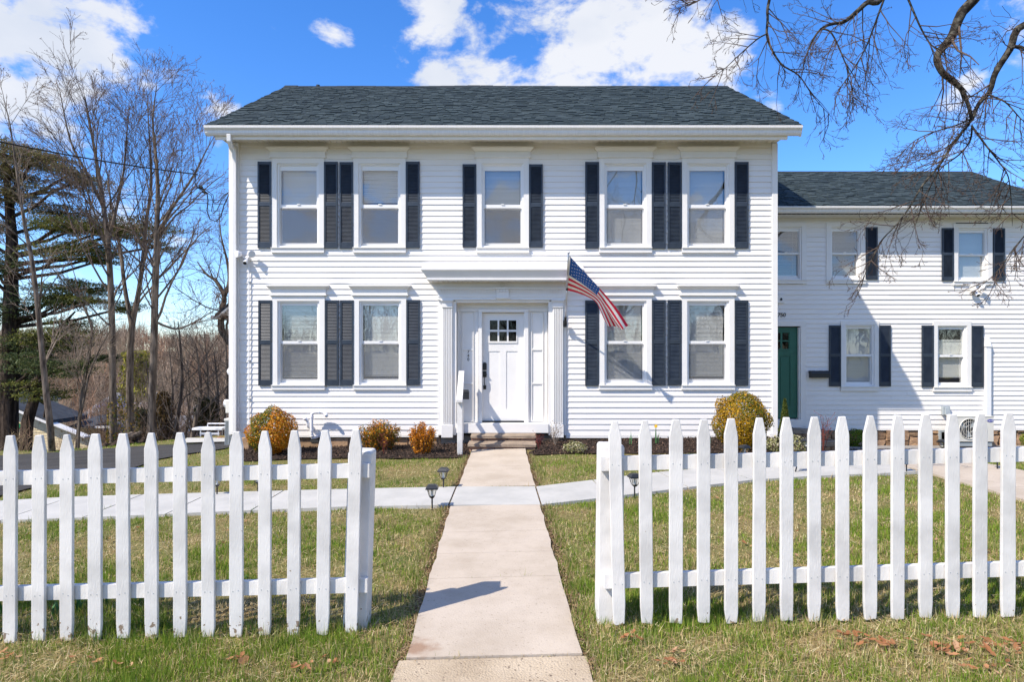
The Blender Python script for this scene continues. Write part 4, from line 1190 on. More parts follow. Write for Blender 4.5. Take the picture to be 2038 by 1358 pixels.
bd = mb.build('badge', m_blue, ac)
text('badge_lettering', 'Carrier', .045, (cx, YA - .005, cz - .013), m_signw, bd, ext=.0005, shear=.3)
MB().box(A(1912), A(1976), YA + .02, YA + .26, B(889), B(881)).build('stand', m_galv, ac)
mb = MB().tube([(x1, YA + .1, B(845)), (x1 + .05, YA + .12, B(849)), (x1 + .07, YA + .2, B(858)), (x1 + .055, YA + .3, B(868)), (x1, YA + .4, B(872))], .014, 6); mb.build('hose', m_black, ac)
ob = thing('outlet_box', 'grey weatherproof outlet box on the siding left of the air conditioner', 'outlet box', (gx_(1879), YG - .05, gzp(826)))
MB().box(gx_(1871.5), gx_(1885.5), YG - .09, YG - .02, gzp(826), gzp(808.5)).build('box', m_galv, ob, bevel=.008)
MB().flare(gx_(1873.5), gx_(1885), gx_(1875), gx_(1883), YG - .125, YG - .11, YG - .09, gzp(825), gzp(811)).build('cover', m_galv, ob, bevel=.006)
MB().tube([(gx_(1878), YG - .05, gzp(826)), (gx_(1879), YG - .05, gzp(829)), (gx_(1886), YG - .06, gzp(830.5)), (gx_(1900), YG - .1, gzp(834))], .009, 6).build('conduit', m_galv, ob)

# ------------------------------------------------------------------ things fixed to the white house
def security_light(name, label, X, Y, Z, sp=1.0):
    t = thing(name, label, 'security light', (X, Y, Z))
    MB().lathe(0, 0, [(.05, -.012), (.055, .0), (.05, .012)], 14).build('base', m_pvc, t, smooth=True, local=True).rotation_euler = (math.pi / 2, 0, 0)
    for s in (-1, 1):
        mb = MB().tube([(0, -.02, 0), (s * .05, -.06, .02), (s * .075, -.075, .05)], .014, 8)
        mb.build('arm', m_pvc, t, local=True, smooth=True)
        d = Vector((s * .55, -.75, -.10)).normalized(); c = Vector((s * .11, -.10, .07))
        m = MB().tube([c - d * .05, c - d * .035, c + d * .02, c + d * .045], [.02, .045, .062, .062], 16); h = m.build('lamp_head', m_pvc, t, local=True)
        MB().tube([c + d * .0455, c + d * .048], .055, 16).build('lamp_lens', m_soffit, h, local=True)
    m = MB().tube([(0, -.02, -.01), (0, -.07, -.05), (.0, -.11, -.09)], [.028, .038, .038], 12); cb = m.build('camera', m_pvc, t, local=True)
    MB().tube([(0, -.111, -.091), (0, -.118, -.098)], .03, 12).build('camera_lens', m_blackmetal, cb, local=True)
    return t
sl = security_light('security_light', 'white twin security light with camera near the left corner of the main house', hx(494), YW - .03, hz(516))
mb = MB().tube([(hx(497.5), YW - .045, hz(520)), (hx(497.5), YW - .045, hz(860))], .009, 8)
cd = tag(mb.build('conduit', m_pvc), 'thin white conduit running down the siding below the left security light', 'conduit')
mb = MB()
for py in (562, 718, 794): mb.box(hx(495.3), hx(499.7), YW - .057, YW - .02, hz(py) - .008, hz(py) + .008)
mb.build('clip', m_galv, cd)
security_light('security_light', 'white twin security light with camera on the lower wing, upper right', gx_(1937), YG - .03, gzp(581))
# plastic vent pipes
yv = YW - .16
def pvc(name, label, pts, r=.028):
    t = thing(name, label, 'vent pipe', pts[0])
    # round the corners a little
    q = [Vector(pts[0])]
    for i in range(1, len(pts) - 1):
        a, b, c = Vector(pts[i - 1]), Vector(pts[i]), Vector(pts[i + 1])
        k = min(.07, (b - a).length * .45, (c - b).length * .45)
        p0 = b + (a - b).normalized() * k; p1 = b + (c - b).normalized() * k
        for u in (0, .25, .5, .75, 1): q.append((p0 * (1 - u) + b * u) * (1 - u) + (b * (1 - u) + p1 * u) * u)
    q.append(Vector(pts[-1]))
    MB().tube(q, r, 14).build('pipe', m_pvc, t, smooth=True)
    for i in range(1, len(pts) - 1):
        a, b, c = Vector(pts[i - 1]), Vector(pts[i]), Vector(pts[i + 1])
        for e in (a, c):
            d = (e - b).normalized(); k = min(.07, (e - b).length * .45)
            MB().tube([b + d * k, b + d * (k + .03)], r * 1.22, 14).build('coupling', m_pvc, t)
    return t
pvc('vent_pipe', 'tall white plastic vent pipe bent over like a hook by the left house wall', [(hx(635), YW + .02, hz(867)), (hx(628), yv + .03, hz(871)), (hx(626), yv, hz(864)), (hx(626), yv, hz(819.5)), (hx(650), yv, hz(819)), (hx(657), yv - .02, hz(828))])
pvc('vent_pipe', 'short white plastic vent pipe elbow just left of the hooked vent pipe', [(hx(624), YW + .02, hz(851)), (hx(618), yv + .02, hz(850)), (hx(618), yv + .02, hz(836)), (hx(611), yv - .03, hz(830))], .026)
MB().box(hx(617), hx(634), YW - .002, YW + .055, hz(880), hz(868)).build('vent_opening', m_acdark, house)
# mailbox by the front door and white handrail
ym = YW - .09
tag(MB().box(hx(922), hx(934.5), ym - .08, ym + .03, hz(794), hz(780)).flare(hx(922) - .006, hx(934.5) + .006, hx(923), hx(933), ym - .09, ym - .05, ym + .03, hz(780.2), hz(775.5)).build('mailbox', m_black, bevel=.005),
    'small black mailbox beside the front door behind the white handrail', 'mailbox')
hr = thing('handrail', 'white wooden handrail on the left side of the front steps', 'handrail', (wx(915, 10.1), 10.1, .1))
xa = wx(915.2, 10.1)
MB().box(xa - .042, xa + .042, 10.08, 10.17, -.02, wz(795, 10.1)).build('post', m_fence, hr, bevel=.005)
xb = hx(921.5)
MB().box(xb - .06, xb + .02, YW - .16, YW - .09, zt2 - .12, hz(745)).build('post', m_fence, hr, bevel=.005)
mb = MB(); za, zb_ = wz(795, 10.1), hz(738)
mb.add([(xa - .05, 10.02, za - .05), (xa + .05, 10.02, za - .05), (xb + .03, YW - .08, zb_ - .05), (xb - .07, YW - .08, zb_ - .05), (xa - .05, 10.02, za + .0), (xa + .05, 10.02, za + .0), (xb + .03, YW - .08, zb_), (xb - .07, YW - .08, zb_)],
       [(0, 3, 2, 1), (4, 5, 6, 7), (0, 1, 5, 4), (1, 2, 6, 5), (2, 3, 7, 6), (3, 0, 4, 7)])
mb.build('rail', m_fence, hr, bevel=.006)
mb = MB(); za -= .5; zb_ -= .5
mb.add([(xa - .02, 10.15, za - .05), (xa + .02, 10.15, za - .05), (xb, YW - .10, zb_ - .05), (xb - .04, YW - .10, zb_ - .05), (xa - .02, 10.15, za + .03), (xa + .02, 10.15, za + .03), (xb, YW - .10, zb_ + .03), (xb - .04, YW - .10, zb_ + .03)],
       [(0, 3, 2, 1), (4, 5, 6, 7), (0, 1, 5, 4), (1, 2, 6, 5), (2, 3, 7, 6), (3, 0, 4, 7)])
mb.build('lower_rail', m_fence, hr, bevel=.004)
# flagpole and flag
PB, PT = Vector((hx(1123.5), YW - .16, wz(641, YW - .16))), P3(1131.3, 506, 10.15)
fp = thing('flagpole', 'slanted metal flagpole on a black bracket right of the front door', 'flagpole', tuple(PB))
dirp = (PT - PB).normalized()
MB().tube([PB + dirp * .02, PB + dirp * .75], .0125, 10).build('lower_pole', m_metal, fp, smooth=True)
MB().tube([PB + dirp * .75, PT], .0135, 10).build('upper_pole', m_metal, fp, smooth=True)
mb = MB().lathe(0, 0, [(.004, -.024), (.017, -.017), (.024, 0), (.017, .017), (.004, .024)], 12); o = mb.build('finial', m_metal, fp, smooth=True, local=True); o.location = PT + dirp * .025 - PB
mb = MB().tube([PB - dirp * .05, PB + dirp * .11], .022, 10).box(PB.x - .03, PB.x + .03, PB.y + .02, YW - .09, PB.z - .09, PB.z + .03)
mb.build('bracket', m_blackmetal, fp)
MB().tube([PB + dirp * .735, PB + dirp * .765], .02, 8).build('collar', m_blackmetal, fp)
Tk = [(0, 1135.5, 511.5, 10.22), (.2, 1163, 543, 10.30), (.4, 1193, 577, 10.42), (.7, 1222, 612, 10.55), (1, 1250.5, 650.5, 10.66)]
Bk = [(0, 1128.5, 578, 10.80), (.15, 1152, 583, 10.85), (.3, 1174, 591.5, 10.86), (.42, 1188, 599, 10.84), (.6, 1196, 616, 10.86), (.8, 1203, 633, 10.9), (1, 1209, 645, 10.92)]
def curve(K, u):
    us = [k[0] for k in K]
    return P3(*[float(np.interp(u, us, [k[i] for k in K])) for i in (1, 2, 3)])
def flag_pt(u, v):
    # cloth: the upper edge curves smoothly to the lower edge with folds running along the fly
    a = sum((curve(Tk, min(1, max(0, u + d))) for d in (-.06, 0, .06)), Vector()) / 3 if .06 < u < .94 else curve(Tk, u)
    b = sum((curve(Bk, min(1, max(0, u + d))) for d in (-.06, 0, .06)), Vector()) / 3 if .06 < u < .94 else curve(Bk, u)
    p = a.lerp(b, v)
    f = u * (1 - .3 * v)
    p.y += .075 * math.sin(v * 8.5 - u * 3.5) * f - .05 * math.sin(v * math.pi) * (1 - u)
    p.x += .035 * math.sin(v * 9.0 + 1.0 + u * 2) * f
    p.z += .03 * math.sin(v * 9.0 + 2.4) * f - .05 * u * math.sin(v * math.pi)
    return p
mb = MB(); NU, NV = 40, 39
vs = [tuple(flag_pt(i / NU, j / NV)) for j in range(NV + 1) for i in range(NU + 1)]
for j in range(NV):
    for i in range(NU):
        s = j // 3
        mi = 2 if (s < 7 and i < NU * .4) else (0 if s % 2 == 0 else 1)
        mb.f.append((j * (NU + 1) + i, j * (NU + 1) + i + 1, (j + 1) * (NU + 1) + i + 1, (j + 1) * (NU + 1) + i)); mb.m.append(mi)
mb.v = vs
flag = mb.build('flag', [m_flagr, m_flagw, m_flagb], smooth=True)
tag(flag, 'United States flag of stars and stripes hanging from the slanted pole', 'flag')
mb = MB()
for r in range(9):
    for c in range(6 if r % 2 == 0 else 5):
        u0 = .4 * ((c * 2 + (1 if r % 2 == 0 else 2)) / 12); v0 = (7 / 13) * (r + 1) / 10
        pts = []
        for k in range(10):
            rr = .0175 if k % 2 == 0 else .0075; a = math.pi / 2 + k * math.pi / 5
            p = flag_pt(u0 + rr * math.cos(a) * .62, v0 - rr * math.sin(a)); pts.append((p.x, p.y - .006, p.z))
        mb.add(pts, [tuple(range(10))])
mb.build('stars', m_flagw, flag, kind='stuff')
mb = MB()
hp = [flag_pt(0, j / 12) for j in range(13)]
mb.tube([p + Vector((-.008, 0, 0)) for p in hp], .011, 5); mb.build('flag_heading', m_flagw, flag)
for v in (0, 1):
    p = flag_pt(0, v); q = PB + dirp * max(0, min((PT - PB).length, (p - PB).dot(dirp) + (.05 if v == 0 else -.05)))
    MB().tube([p, (p + q) / 2 + Vector((.0, 0, -.01)), q], .005, 5).build('clip', m_blackmetal, flag)

# ------------------------------------------------------------------ picket fence
def picket_mesh(h, w, seed, top=.036, sh=.10):
    r = random.Random(seed)
    a, b, t = w / 2, top / 2 + r.uniform(-.003, .003), .021
    foot = w * r.uniform(.40, .44); fh = r.uniform(.07, .12)
    j = lambda s=.003: r.uniform(-s, s)
    prof = [(-foot + j(), j(.006)), (0 + j(.02), j(.008)), (foot + j(), j(.006)), (a, fh + j(.02)), (a + j(.0015), h * .35), (a + j(.0015), h * .6), (a, h - sh + j(.012)), (b + j(), h), (-b + j(), h + j(.002)), (-a, h - sh + j(.012)), (-a + j(.0015), h * .62), (-a + j(.0015), h * .3), (-a, fh + j(.02))]
    return MB().prism(prof[::-1], 0, t, 'y').mesh('picket', m_fence)
def fence(name, label, centres, ztop, zbot, rails, post, lean_px):
    x_mid = sum(wx(c, 3.7) for c in centres) / len(centres)
    fe = thing(name, label, 'fence', (x_mid, 3.7, .05))
    inv = Matrix.Translation(-wpos(fe))
    for i, c in enumerate(centres):
        x = wx(c, 3.70); z0 = zbot(x); h = ztop(x) - z0
        p = link('picket', picket_mesh(h, .0765 + R.uniform(-.0025, .0025), i + len(centres) * 31), fe, bevel=.0035)
        p.location = (x, 3.70 + R.uniform(-.003, .003), z0)
        ln = lean_px.get(c, R.uniform(-1.2, 1.2)); p.rotation_euler = (R.uniform(-.004, .004), math.atan2(ln, 410), R.uniform(-.05, .05))
        p.matrix_parent_inverse = inv
        nm = MB()
        for zz in (rails[0](x), rails[1](x)):
            for s in (-.018, .018):
                q = (s + R.uniform(-.004, .004), zz - .045 + R.uniform(-.006, .006) - z0)
                nm.prism([(q[0] + .0032 * math.cos(a * math.pi / 3), q[1] + .0032 * math.sin(a * math.pi / 3)) for a in range(6)], -.0015, .002, 'y')
        nm.build('nail_heads', m_galv, p, local=True, kind='stuff')
    for rl, (xa, xb) in zip(rails, post['ext']):
        mb = MB(); n = 10
        for i in range(n):
            a, b = xa + (xb - xa) * i / n, xa + (xb - xa) * (i + 1) / n
            if i < n - 1: b += 0
            za, zb2 = rl(a), rl(b)
            mb.add([(a, 3.724, za - .083), (b, 3.724, zb2 - .083), (b, 3.760, zb2 - .083), (a, 3.760, za - .083), (a, 3.724, za), (b, 3.724, zb2), (b, 3.760, zb2), (a, 3.760, za)],
                   [(0, 3, 2, 1), (4, 5, 6, 7), (0, 1, 5, 4), (2, 3, 7, 6)] + ([(3, 0, 4, 7)] if i == 0 else []) + ([(1, 2, 6, 5)] if i == n - 1 else []))
        bmr = mb.mesh('rail', m_fence); link('rail', bmr, fe)
    for (x, w, zt_, lean, z0) in post['posts']:
        m = MB(); m.prism([(-w / 2, 0), (w / 2, 0), (w / 2, w), (-w / 2, w)], z0 - .2, zt_ - .012, 'z')
        m.flare(-w / 2, w / 2, -w / 2 + .012, w / 2 - .012, 0, .012, w - .0, zt_ - .012 + .0005, zt_)
        p = m.build('post', m_fence, fe, local=True, bevel=.006)
        p.matrix_parent_inverse = inv; p.location = (x, 3.763, 0); p.rotation_euler = (0, lean, 0)
    return fe
lin = lambda x0, y0, x1, y1: (lambda x: y0 + (y1 - y0) * (x - x0) / (x1 - x0))
X_ = lambda px: wx(px, 3.7)
fence('picket_fence', 'left section of white picket fence ending at a leaning gate post', [-377, -320, -264, -207, -151, -95, -38, 18, 75, 131, 187, 243.5, 300, 357, 413.5, 469, 525, 583, 641, 698],
      lin(X_(18), 1.218, X_(698), 1.253), lin(X_(18), -.002, X_(698), .045),
      [lin(X_(30), 1.005, X_(640), 1.043), lin(X_(30), .318, X_(640), .360)],
      dict(ext=[(X_(-405), X_(733)), (X_(-405), X_(729))], posts=[(wx(724, 3.763) - .058, .140, 1.118, .03, .0), (wx(-292, 3.763), .13, 1.10, 0, 0)]), {698: 10, 641: 5, 583: 2, 18: 0})
fence('picket_fence', 'right section of white picket fence running out of the frame', [1233, 1288, 1345.5, 1401, 1456, 1512, 1567, 1622, 1678, 1733.5, 1788, 1844, 1898, 1952, 2008, 2063, 2118, 2174, 2230, 2286, 2342],
      lin(X_(1228), 1.306, X_(2008), 1.351), lin(X_(1238), .102, X_(2008), .147),
      [lin(X_(1198), 1.088, X_(2038), 1.144), lin(X_(1204), .389, X_(2038), .463)],
      dict(ext=[(X_(1198), X_(2370)), (X_(1204), X_(2370))], posts=[(wx(1214, 3.763), .147, 1.155, .012, .1), (wx(2258, 3.763), .13, 1.16, 0, .1)]), {1233: -10, 1288: -4})

# ------------------------------------------------------------------ path lights
def path_light():
    t = thing('path_light', '', 'path light')
    MB().tube([(0, 0, -.06), (0, 0, .135)], .0085, 8).build('stake', m_black, t, local=True)
    mb = MB().lathe(0, 0, [(.012, .125), (.030, .135), (.036, .142), (.036, .149)], 4); mb.build('lantern_base', m_black, t, local=True).rotation_euler = (0, 0, math.pi / 4)
    mb = MB()
    b, c, z0, z1 = .027, .047, .149, .226
    for sx in (-1, 1):
        for sy in (-1, 1): mb.tube([(sx * b, sy * b, z0), (sx * c, sy * c, z1)], .0036, 4)
    mb.build('cage', m_black, t, local=True, kind='stuff')
    b -= .002; c -= .002
    g = MB().add([(-b, -b, z0), (b, -b, z0), (b, b, z0), (-b, b, z0), (-c, -c, z1), (c, -c, z1), (c, c, z1), (-c, c, z1)], [(0, 1, 5, 4), (1, 2, 6, 5), (2, 3, 7, 6), (3, 0, 4, 7)])
    g.build('glass', m_lampglass, t, local=True)
    MB().tube([(0, 0, .15), (0, 0, .155), (0, 0, .205), (0, 0, .222)], [.016, .012, .012, .02], 10).build('lamp', m_signw, t, local=True, smooth=True)
    mb = MB(); a = .066
    mb.box(-a, a, -a, a, .226, .239)
    mb.flare(-a, a, -a * .62, a * .62, -a, -a * .62, a, .2392, .270)
    mb.v = [tuple(v) for v in mb.v]
    for i in range(len(mb.v) - 8, len(mb.v)):
        v = mb.v[i]
        if v[1] > 0 and v[2] > .25: mb.v[i] = (v[0], a * .62, v[2])
    cap = mb.build('cap', m_black, t, local=True, bevel=.004)
    MB().box(-.03, .03, -.03, .03, .2705, .2725).build('solar_cell', m_acdark, cap, local=True)
    return t
PLP = path_light()
first = [True]
def place_light(px, py, label, rz=0, sc=1.0, lean=0):
    p = G(px, py)
    o = PLP if first[0] else copy_tree(PLP)
    first[0] = False
    o.location = p; o.rotation_euler = (0, lean, rz); o.scale = (sc, sc, sc)
    o['label'] = label; o['group'] = 'solar path lights along the walks'
    return o
place_light(860, 1016, 'black path light at the near left corner where the two walks cross', .05)
place_light(882.5, 976, 'black path light at the far left corner where the walks cross', -.1)
place_light(432, 990, 'black path light half hidden behind a picket, far side of the left cross path', .4)
place_light(513.5, 984, 'black path light behind the left fence below the round orange bush', .1)
place_light(1263, 992, 'black path light just right of the right gate post', .15)
place_light(1482, 925, 'black path light at the foot of the big round bush', .3)
place_light(1582, 945, 'black path light behind the upper rail near the small evergreen', .2, 1, .25)
place_light(1605, 908, 'black path light in front of the green door steps', .5, .95)
place_light(1718, 908, 'black path light beside the bright green shrub', .3, .95)
place_light(1804, 944, 'black path light where the grey path meets the old pink path', .2, .92)
place_light(1876, 907, 'black path light below the basement window', .35, 1.15)
place_light(1985, 938, 'black path light in front of the air conditioner', .3, 1.0)

# ------------------------------------------------------------------ plants by the house
def leafy(name, m, cen, colors, size, rng, up=.2, aspect=.55, nrm=None):
    return color_mesh(name, leaf_quads(cen, size, rng, up, aspect, nrm), 4, colors, m)
def lump(u, k): return 1 + .10 * np.sin(u[:, 0] * 5 + k) * np.sin(u[:, 1] * 4 + 2 * k) + .08 * np.sin(u[:, 2] * 7 + u[:, 0] * 6 + k)
def round_bush(name, label, base, rx, ry, rz, n, colfun, seed, size=.016, flat=.0, cat='bush', stems=12):
    rng = np.random.default_rng(seed)
    t = thing(name, label, cat, tuple(base))
    u = rng.normal(size=(n, 3)); u /= np.linalg.norm(u, axis=1, keepdims=True)
    rad = (1 - .30 * rng.random(n) ** 2.4) * lump(u, seed) + .05 * np.abs(rng.normal(size=n)) * (rng.random(n) < .18)
    c = u * rad[:, None] * np.array([rx, ry, rz]) + np.array([0, 0, rz * 1.0])
    c[:, 2] = np.maximum(c[:, 2], .03 + .04 * rng.random(n))
    col = colfun(u, rng)
    f = link('foliage', leafy('foliage', m_leafc, c, col, size, rng, .2, .55, u), t, local=True)
    mb = MB(); rr = random.Random(seed)
    for i in range(stems):
        a = rr.uniform(0, 6.28); e = rr.uniform(.3, .8)
        mb.tube([(rr.uniform(-.03, .03), rr.uniform(-.03, .03), -.03), (rx * .3 * math.cos(a), ry * .3 * math.sin(a), rz * .5), (rx * e * math.cos(a), ry * e * math.sin(a), rz * (1 + .3 * e))], [.012, .008, .003], 5)
    mb.build('stems', m_twig, t, local=True)
    return t
def mixcol(rng, n, pal, w):
    p = np.array(pal); k = rng.choice(len(pal), n, p=np.array(w) / sum(w))
    return p[k] * rng.uniform(.82, 1.18, (n, 1))
ORG = [(.55, .20, .008), (.66, .28, .012), (.42, .13, .008), (.72, .40, .04)]
GRN = [(.10, .12, .010), (.15, .145, .010), (.065, .09, .010), (.22, .18, .015)]
GLD = [(.42, .22, .008), (.52, .30, .012), (.28, .16, .008), (.18, .14, .010)]
def col_left(u, rng):
    n = len(u); a = mixcol(rng, n, ORG, [4, 3, 2, 2]); g = mixcol(rng, n, GRN, [3, 3, 2, 1])
    m = (np.abs(u[:, 0] + .35 + .15 * np.sin(u[:, 2] * 6)) < .40) & (rng.random(n) < .85) | (rng.random(n) < .10)
    m &= ~((u[:, 0] < -.72) & (rng.random(n) < .8))
    return np.where(m[:, None], g, a)
def col_right(u, rng):
    n = len(u); a = mixcol(rng, n, GLD, [3, 3, 3, 2]); g = mixcol(rng, n, GRN, [2, 3, 1, 2])
    k = (rng.random(n) < np.clip(.25 + .35 * np.sin(u[:, 0] * 3 + u[:, 2] * 2.2), 0, 1))
    return np.where(k[:, None], g, a)
b = G(541, 906); s = b.y / F
round_bush('round_bush', 'large round clipped bush, bronze orange with a green band, at the left house corner', b, 45 * s, 43 * s, 46 * s, 14000, col_left, 1)
b = G(1477, 897); s = b.y / F
round_bush('round_bush', 'large round golden green clipped bush at the right corner of the white house', b, 53 * s, 48 * s, 58 * s, 17000, col_right, 2)
b = G(1705, 894); s = b.y / F
round_bush('green_shrub', 'small bright yellow green shrub by the stone foundation', b, 20 * s, 20 * s, 20 * s, 2600, lambda u, r: mixcol(r, len(u), [(.12, .20, .015), (.22, .28, .02), (.07, .13, .015)], [3, 3, 2]), 3, .017)
b = G(1662, 896); s = b.y / F
round_bush('green_shrub', 'low dark green shrub left of the bright green shrub', b, 9 * s, 9 * s, 10 * s, 700, lambda u, r: mixcol(r, len(u), [(.05, .12, .02), (.09, .17, .02)], [1, 1]), 4, .015, stems=5)
b = G(2036, 892); s = b.y / F
round_bush('green_shrub', 'yellow green shrub at the right edge beside the foundation', b, 14 * s, 14 * s, 16 * s, 1500, lambda u, r: mixcol(r, len(u), [(.14, .20, .02), (.24, .26, .03)], [1, 1]), 5, .017, stems=5)
CRM = [(.42, .38, .22), (.32, .31, .14), (.15, .16, .05), (.50, .46, .32)]
for q, (px, py, w, h, lab) in enumerate(((1543, 903, 20, 17, 'low cream variegated shrub right of the big round bush'), (1587, 905, 24, 19, 'low cream variegated shrub below the green door'), (1144, 903, 24, 12, 'low cream variegated shrub right of the front steps'))):
    b = G(px, py); s = b.y / F
    round_bush('variegated_shrub', lab, b, w * s, 18 * s, h * s, 620, lambda u, r: mixcol(r, len(u), CRM, [3, 2, 3, 1]), 20 + q, .017, stems=8)
# upright spiky shrubs
def spray_shrub(name, label, base, w, h, n, pal, wts, seed, dens=26, size=.013, spread=1.0, leafy_from=.12):
    rng = np.random.default_rng(seed); rr = random.Random(seed)
    t = thing(name, label, 'shrub', tuple(base)); mb = MB(); cen, col = [], []
    for i in range(n):
        a = rr.uniform(0, 6.28); r0 = rr.random() ** .6; top = Vector((w * r0 * math.cos(a) * spread, w * .8 * r0 * math.sin(a) * spread, h * rr.uniform(.62, 1.0) * (1 - .25 * r0 * r0)))
        b0 = Vector((top.x * .35, top.y * .35, -.02)); md = (b0 + top) / 2 + Vector((rr.uniform(-.02, .02) + top.x * .15, rr.uniform(-.02, .02), 0))
        mb.tube([b0, md, top], [.005, .0035, .0015], 4)
        c = mixcol(rng, dens, pal, wts)
        for k in range(dens):
            u = leafy_from + (1 - leafy_from) * k / dens
            p = (b0 * (1 - u) + md * u) * (1 - u) + (md * (1 - u) + top * u) * u
            cen.append(tuple(p + Vector((rr.gauss(0, .016), rr.gauss(0, .016), rr.gauss(0, .01))))); col.append(c[k])
    mb.build('stems', m_twig, t, local=True)
    link('foliage', leafy('foliage', m_leafc, np.array(cen), np.array(col), size, rng, .5), t, local=True)
    return t
b = G(755, 898); s = b.y / F
spray_shrub('orange_shrub', 'loose shrub mixing rusty orange and olive leaves left of the front door', b, 42 * s, 66 * s, 150, ORG + GRN, [4, 3, 3, 1, 3, 3, 2, 1], 31, 46, .017)
b = G(840, 905); s = b.y / F
spray_shrub('orange_shrub', 'upright narrow bright orange shrub just left of the front door', b, 26 * s, 68 * s, 150, ORG, [4, 3, 3, 1], 32, 48, .016)
b = G(1562, 890); s = b.y / F
rng = np.random.default_rng(40); n = 3600
h = rng.random(n) ** .8; a = rng.random(n) * 6.283; r = (1 - h) * 16 * s * np.sqrt(rng.random(n)) ** .6 + .01
cen = np.stack([r * np.cos(a), r * np.sin(a), .03 + h * 92 * s], 1)
t = thing('dwarf_evergreen', 'small pointed evergreen in front of the green door', 'evergreen', tuple(b))
link('foliage', leafy('foliage', m_leafc, cen, mixcol(rng, n, [(.05, .085, .015), (.09, .12, .02), (.14, .14, .03)], [3, 3, 1]), .017, rng, 1.2, .4), t, local=True)
MB().tube([(0, 0, -.03), (0, 0, 80 * s)], [.012, .003], 5).build('trunk', m_twig, t, local=True)
# bare twiggy shrubs
def twig_shrub(label, base, h, w, n, m, seed, r=.0035):
    rr = random.Random(seed); t = thing('bare_shrub', label, 'shrub', tuple(base)); mb = MB()
    for i in range(n):
        a = rr.uniform(0, 6.28); d = Vector((math.cos(a) * w * rr.random(), math.sin(a) * w * rr.random(), h * rr.uniform(.6, 1)))
        pts = [Vector((0, 0, -.02)), d * .5 + Vector((rr.uniform(-.03, .03), 0, 0)), d]
        mb.tube(pts, [r, r * .7, r * .3], 4)
        for k in range(5):
            u = rr.uniform(.4, 1); p = d * u; e = Vector((rr.uniform(-1, 1), rr.uniform(-1, 1), rr.uniform(.2, 1.2))) * h * .2
            mb.tube([p, p + e], [r * .5, r * .3], 3)
            mb.lathe(p.x + e.x, p.y + e.y, [(.001, p.z + e.z), (.007, p.z + e.z + .008), (.001, p.z + e.z + .016)], 4)
    mb.build('twigs', m, t, local=True)
    return t
m_redtwig = mat('red_twig', (.16, .045, .035), .8, .2)
b = G(1638, 906); s = b.y / F; twig_shrub('thin bare red twigged shrub beside the steps to the green door', b, 78 * s, 16 * s, 5, m_redtwig, 3, .006)
b = G(1104, 889); s = b.y / F; twig_shrub('bare pale shrub with seed heads right of the front steps', b, 46 * s, 22 * s, 12, m_twigl, 4)
b = G(1072, 897); s = b.y / F; twig_shrub('dead dark red stems at the right end of the front steps', b, 34 * s, 10 * s, 9, m_redtwig, 5)
b = G(790, 905); s = b.y / F; twig_shrub('sparse bare red twigs below the loose orange shrub', b + Vector((-.2, -.05, 0)), 40 * s, 14 * s, 8, m_redtwig, 6)
# daffodils
def daffodil(label, base, h, n, flower, seed):
    rr = random.Random(seed); t = thing('daffodil', label, 'daffodil', tuple(base)); mb = MB()
    for i in range(n):
        a = rr.uniform(0, 6.28); x, y = rr.uniform(-.03, .03), rr.uniform(-.02, .02); L = h * rr.uniform(.55, .85); o = rr.uniform(.02, .10) * h / .3; w = .007
        d = Vector((math.cos(a), math.sin(a), 0)); e = Vector((-d.y, d.x, 0)) * w
        P = [Vector((x, y, -.01)), Vector((x, y, 0)) + d * o * .3 + Vector((0, 0, L * .6)), Vector((x, y, 0)) + d * o + Vector((0, 0, L))]
        mb.add([tuple(P[0] - e), tuple(P[0] + e), tuple(P[1] + e), tuple(P[1] - e), tuple(P[2])], [(0, 1, 2, 3), (3, 2, 4)])
    if flower: mb.tube([(0, 0, 0), (-.01, 0, h * .6), (-.02, -.01, h * .93)], .005, 5)
    mb.build('leaves', m_stem, t, local=True)
    if flower:
        c = Vector((-.02, -.02, h * .94)); m = MB()
        for k in range(6):
            a = k * math.pi / 3; d = Vector((math.cos(a), 0, math.sin(a))); e = Vector((-d.z, 0, d.x))
            m.add([tuple(c), tuple(c + d * .025 + e * .013 + Vector((0, -.006, 0))), tuple(c + d * .030), tuple(c + d * .025 - e * .013 + Vector((0, -.006, 0)))], [(0, 1, 2, 3)])
        fl = m.build('petals', m_yellow, t, local=True)
        MB().tube([c, c + Vector((0, -.018, 0)), c + Vector((0, -.028, 0))], [.008, .012, .017], 10).build('trumpet', m_yellow, t, local=True)
    return t
b = G(1307, 886); daffodil('single yellow daffodil in flower in the mulch behind the right fence', b, 40 * b.y / F, 5, True, 1)
b = G(1410, 888); daffodil('flowerless daffodil leaves beside the round golden bush', b, 34 * b.y / F, 4, False, 2)
b = G(1256, 888); daffodil('thin flowerless daffodil leaves right of the gate post', b, 40 * b.y / F, 3, False, 3)
for k, (px, py, lab) in enumerate(((4, 1228, 'daffodil shoots at the left picture edge under the fence'), (112, 1228, 'daffodil shoots behind the third picket of the left fence'), (157, 1222, 'largest clump of daffodil shoots behind the left fence'), (206, 1206, 'small daffodil shoots between the fourth and fifth pickets'), (280, 1200, 'daffodil shoots low behind the left fence, middle clump'), (318, 1196, 'faint daffodil shoots to the right of the middle clump'), (385, 1192, 'short daffodil shoots nearest the gate side of the left fence'), (486, 1158, 'few daffodil shoots near the leaning pickets'))):
    b = G(px, py); daffodil(lab, b, (.14, .14, .17, .10, .10, .09, .07, .06)[k], 9, False, 10 + k)

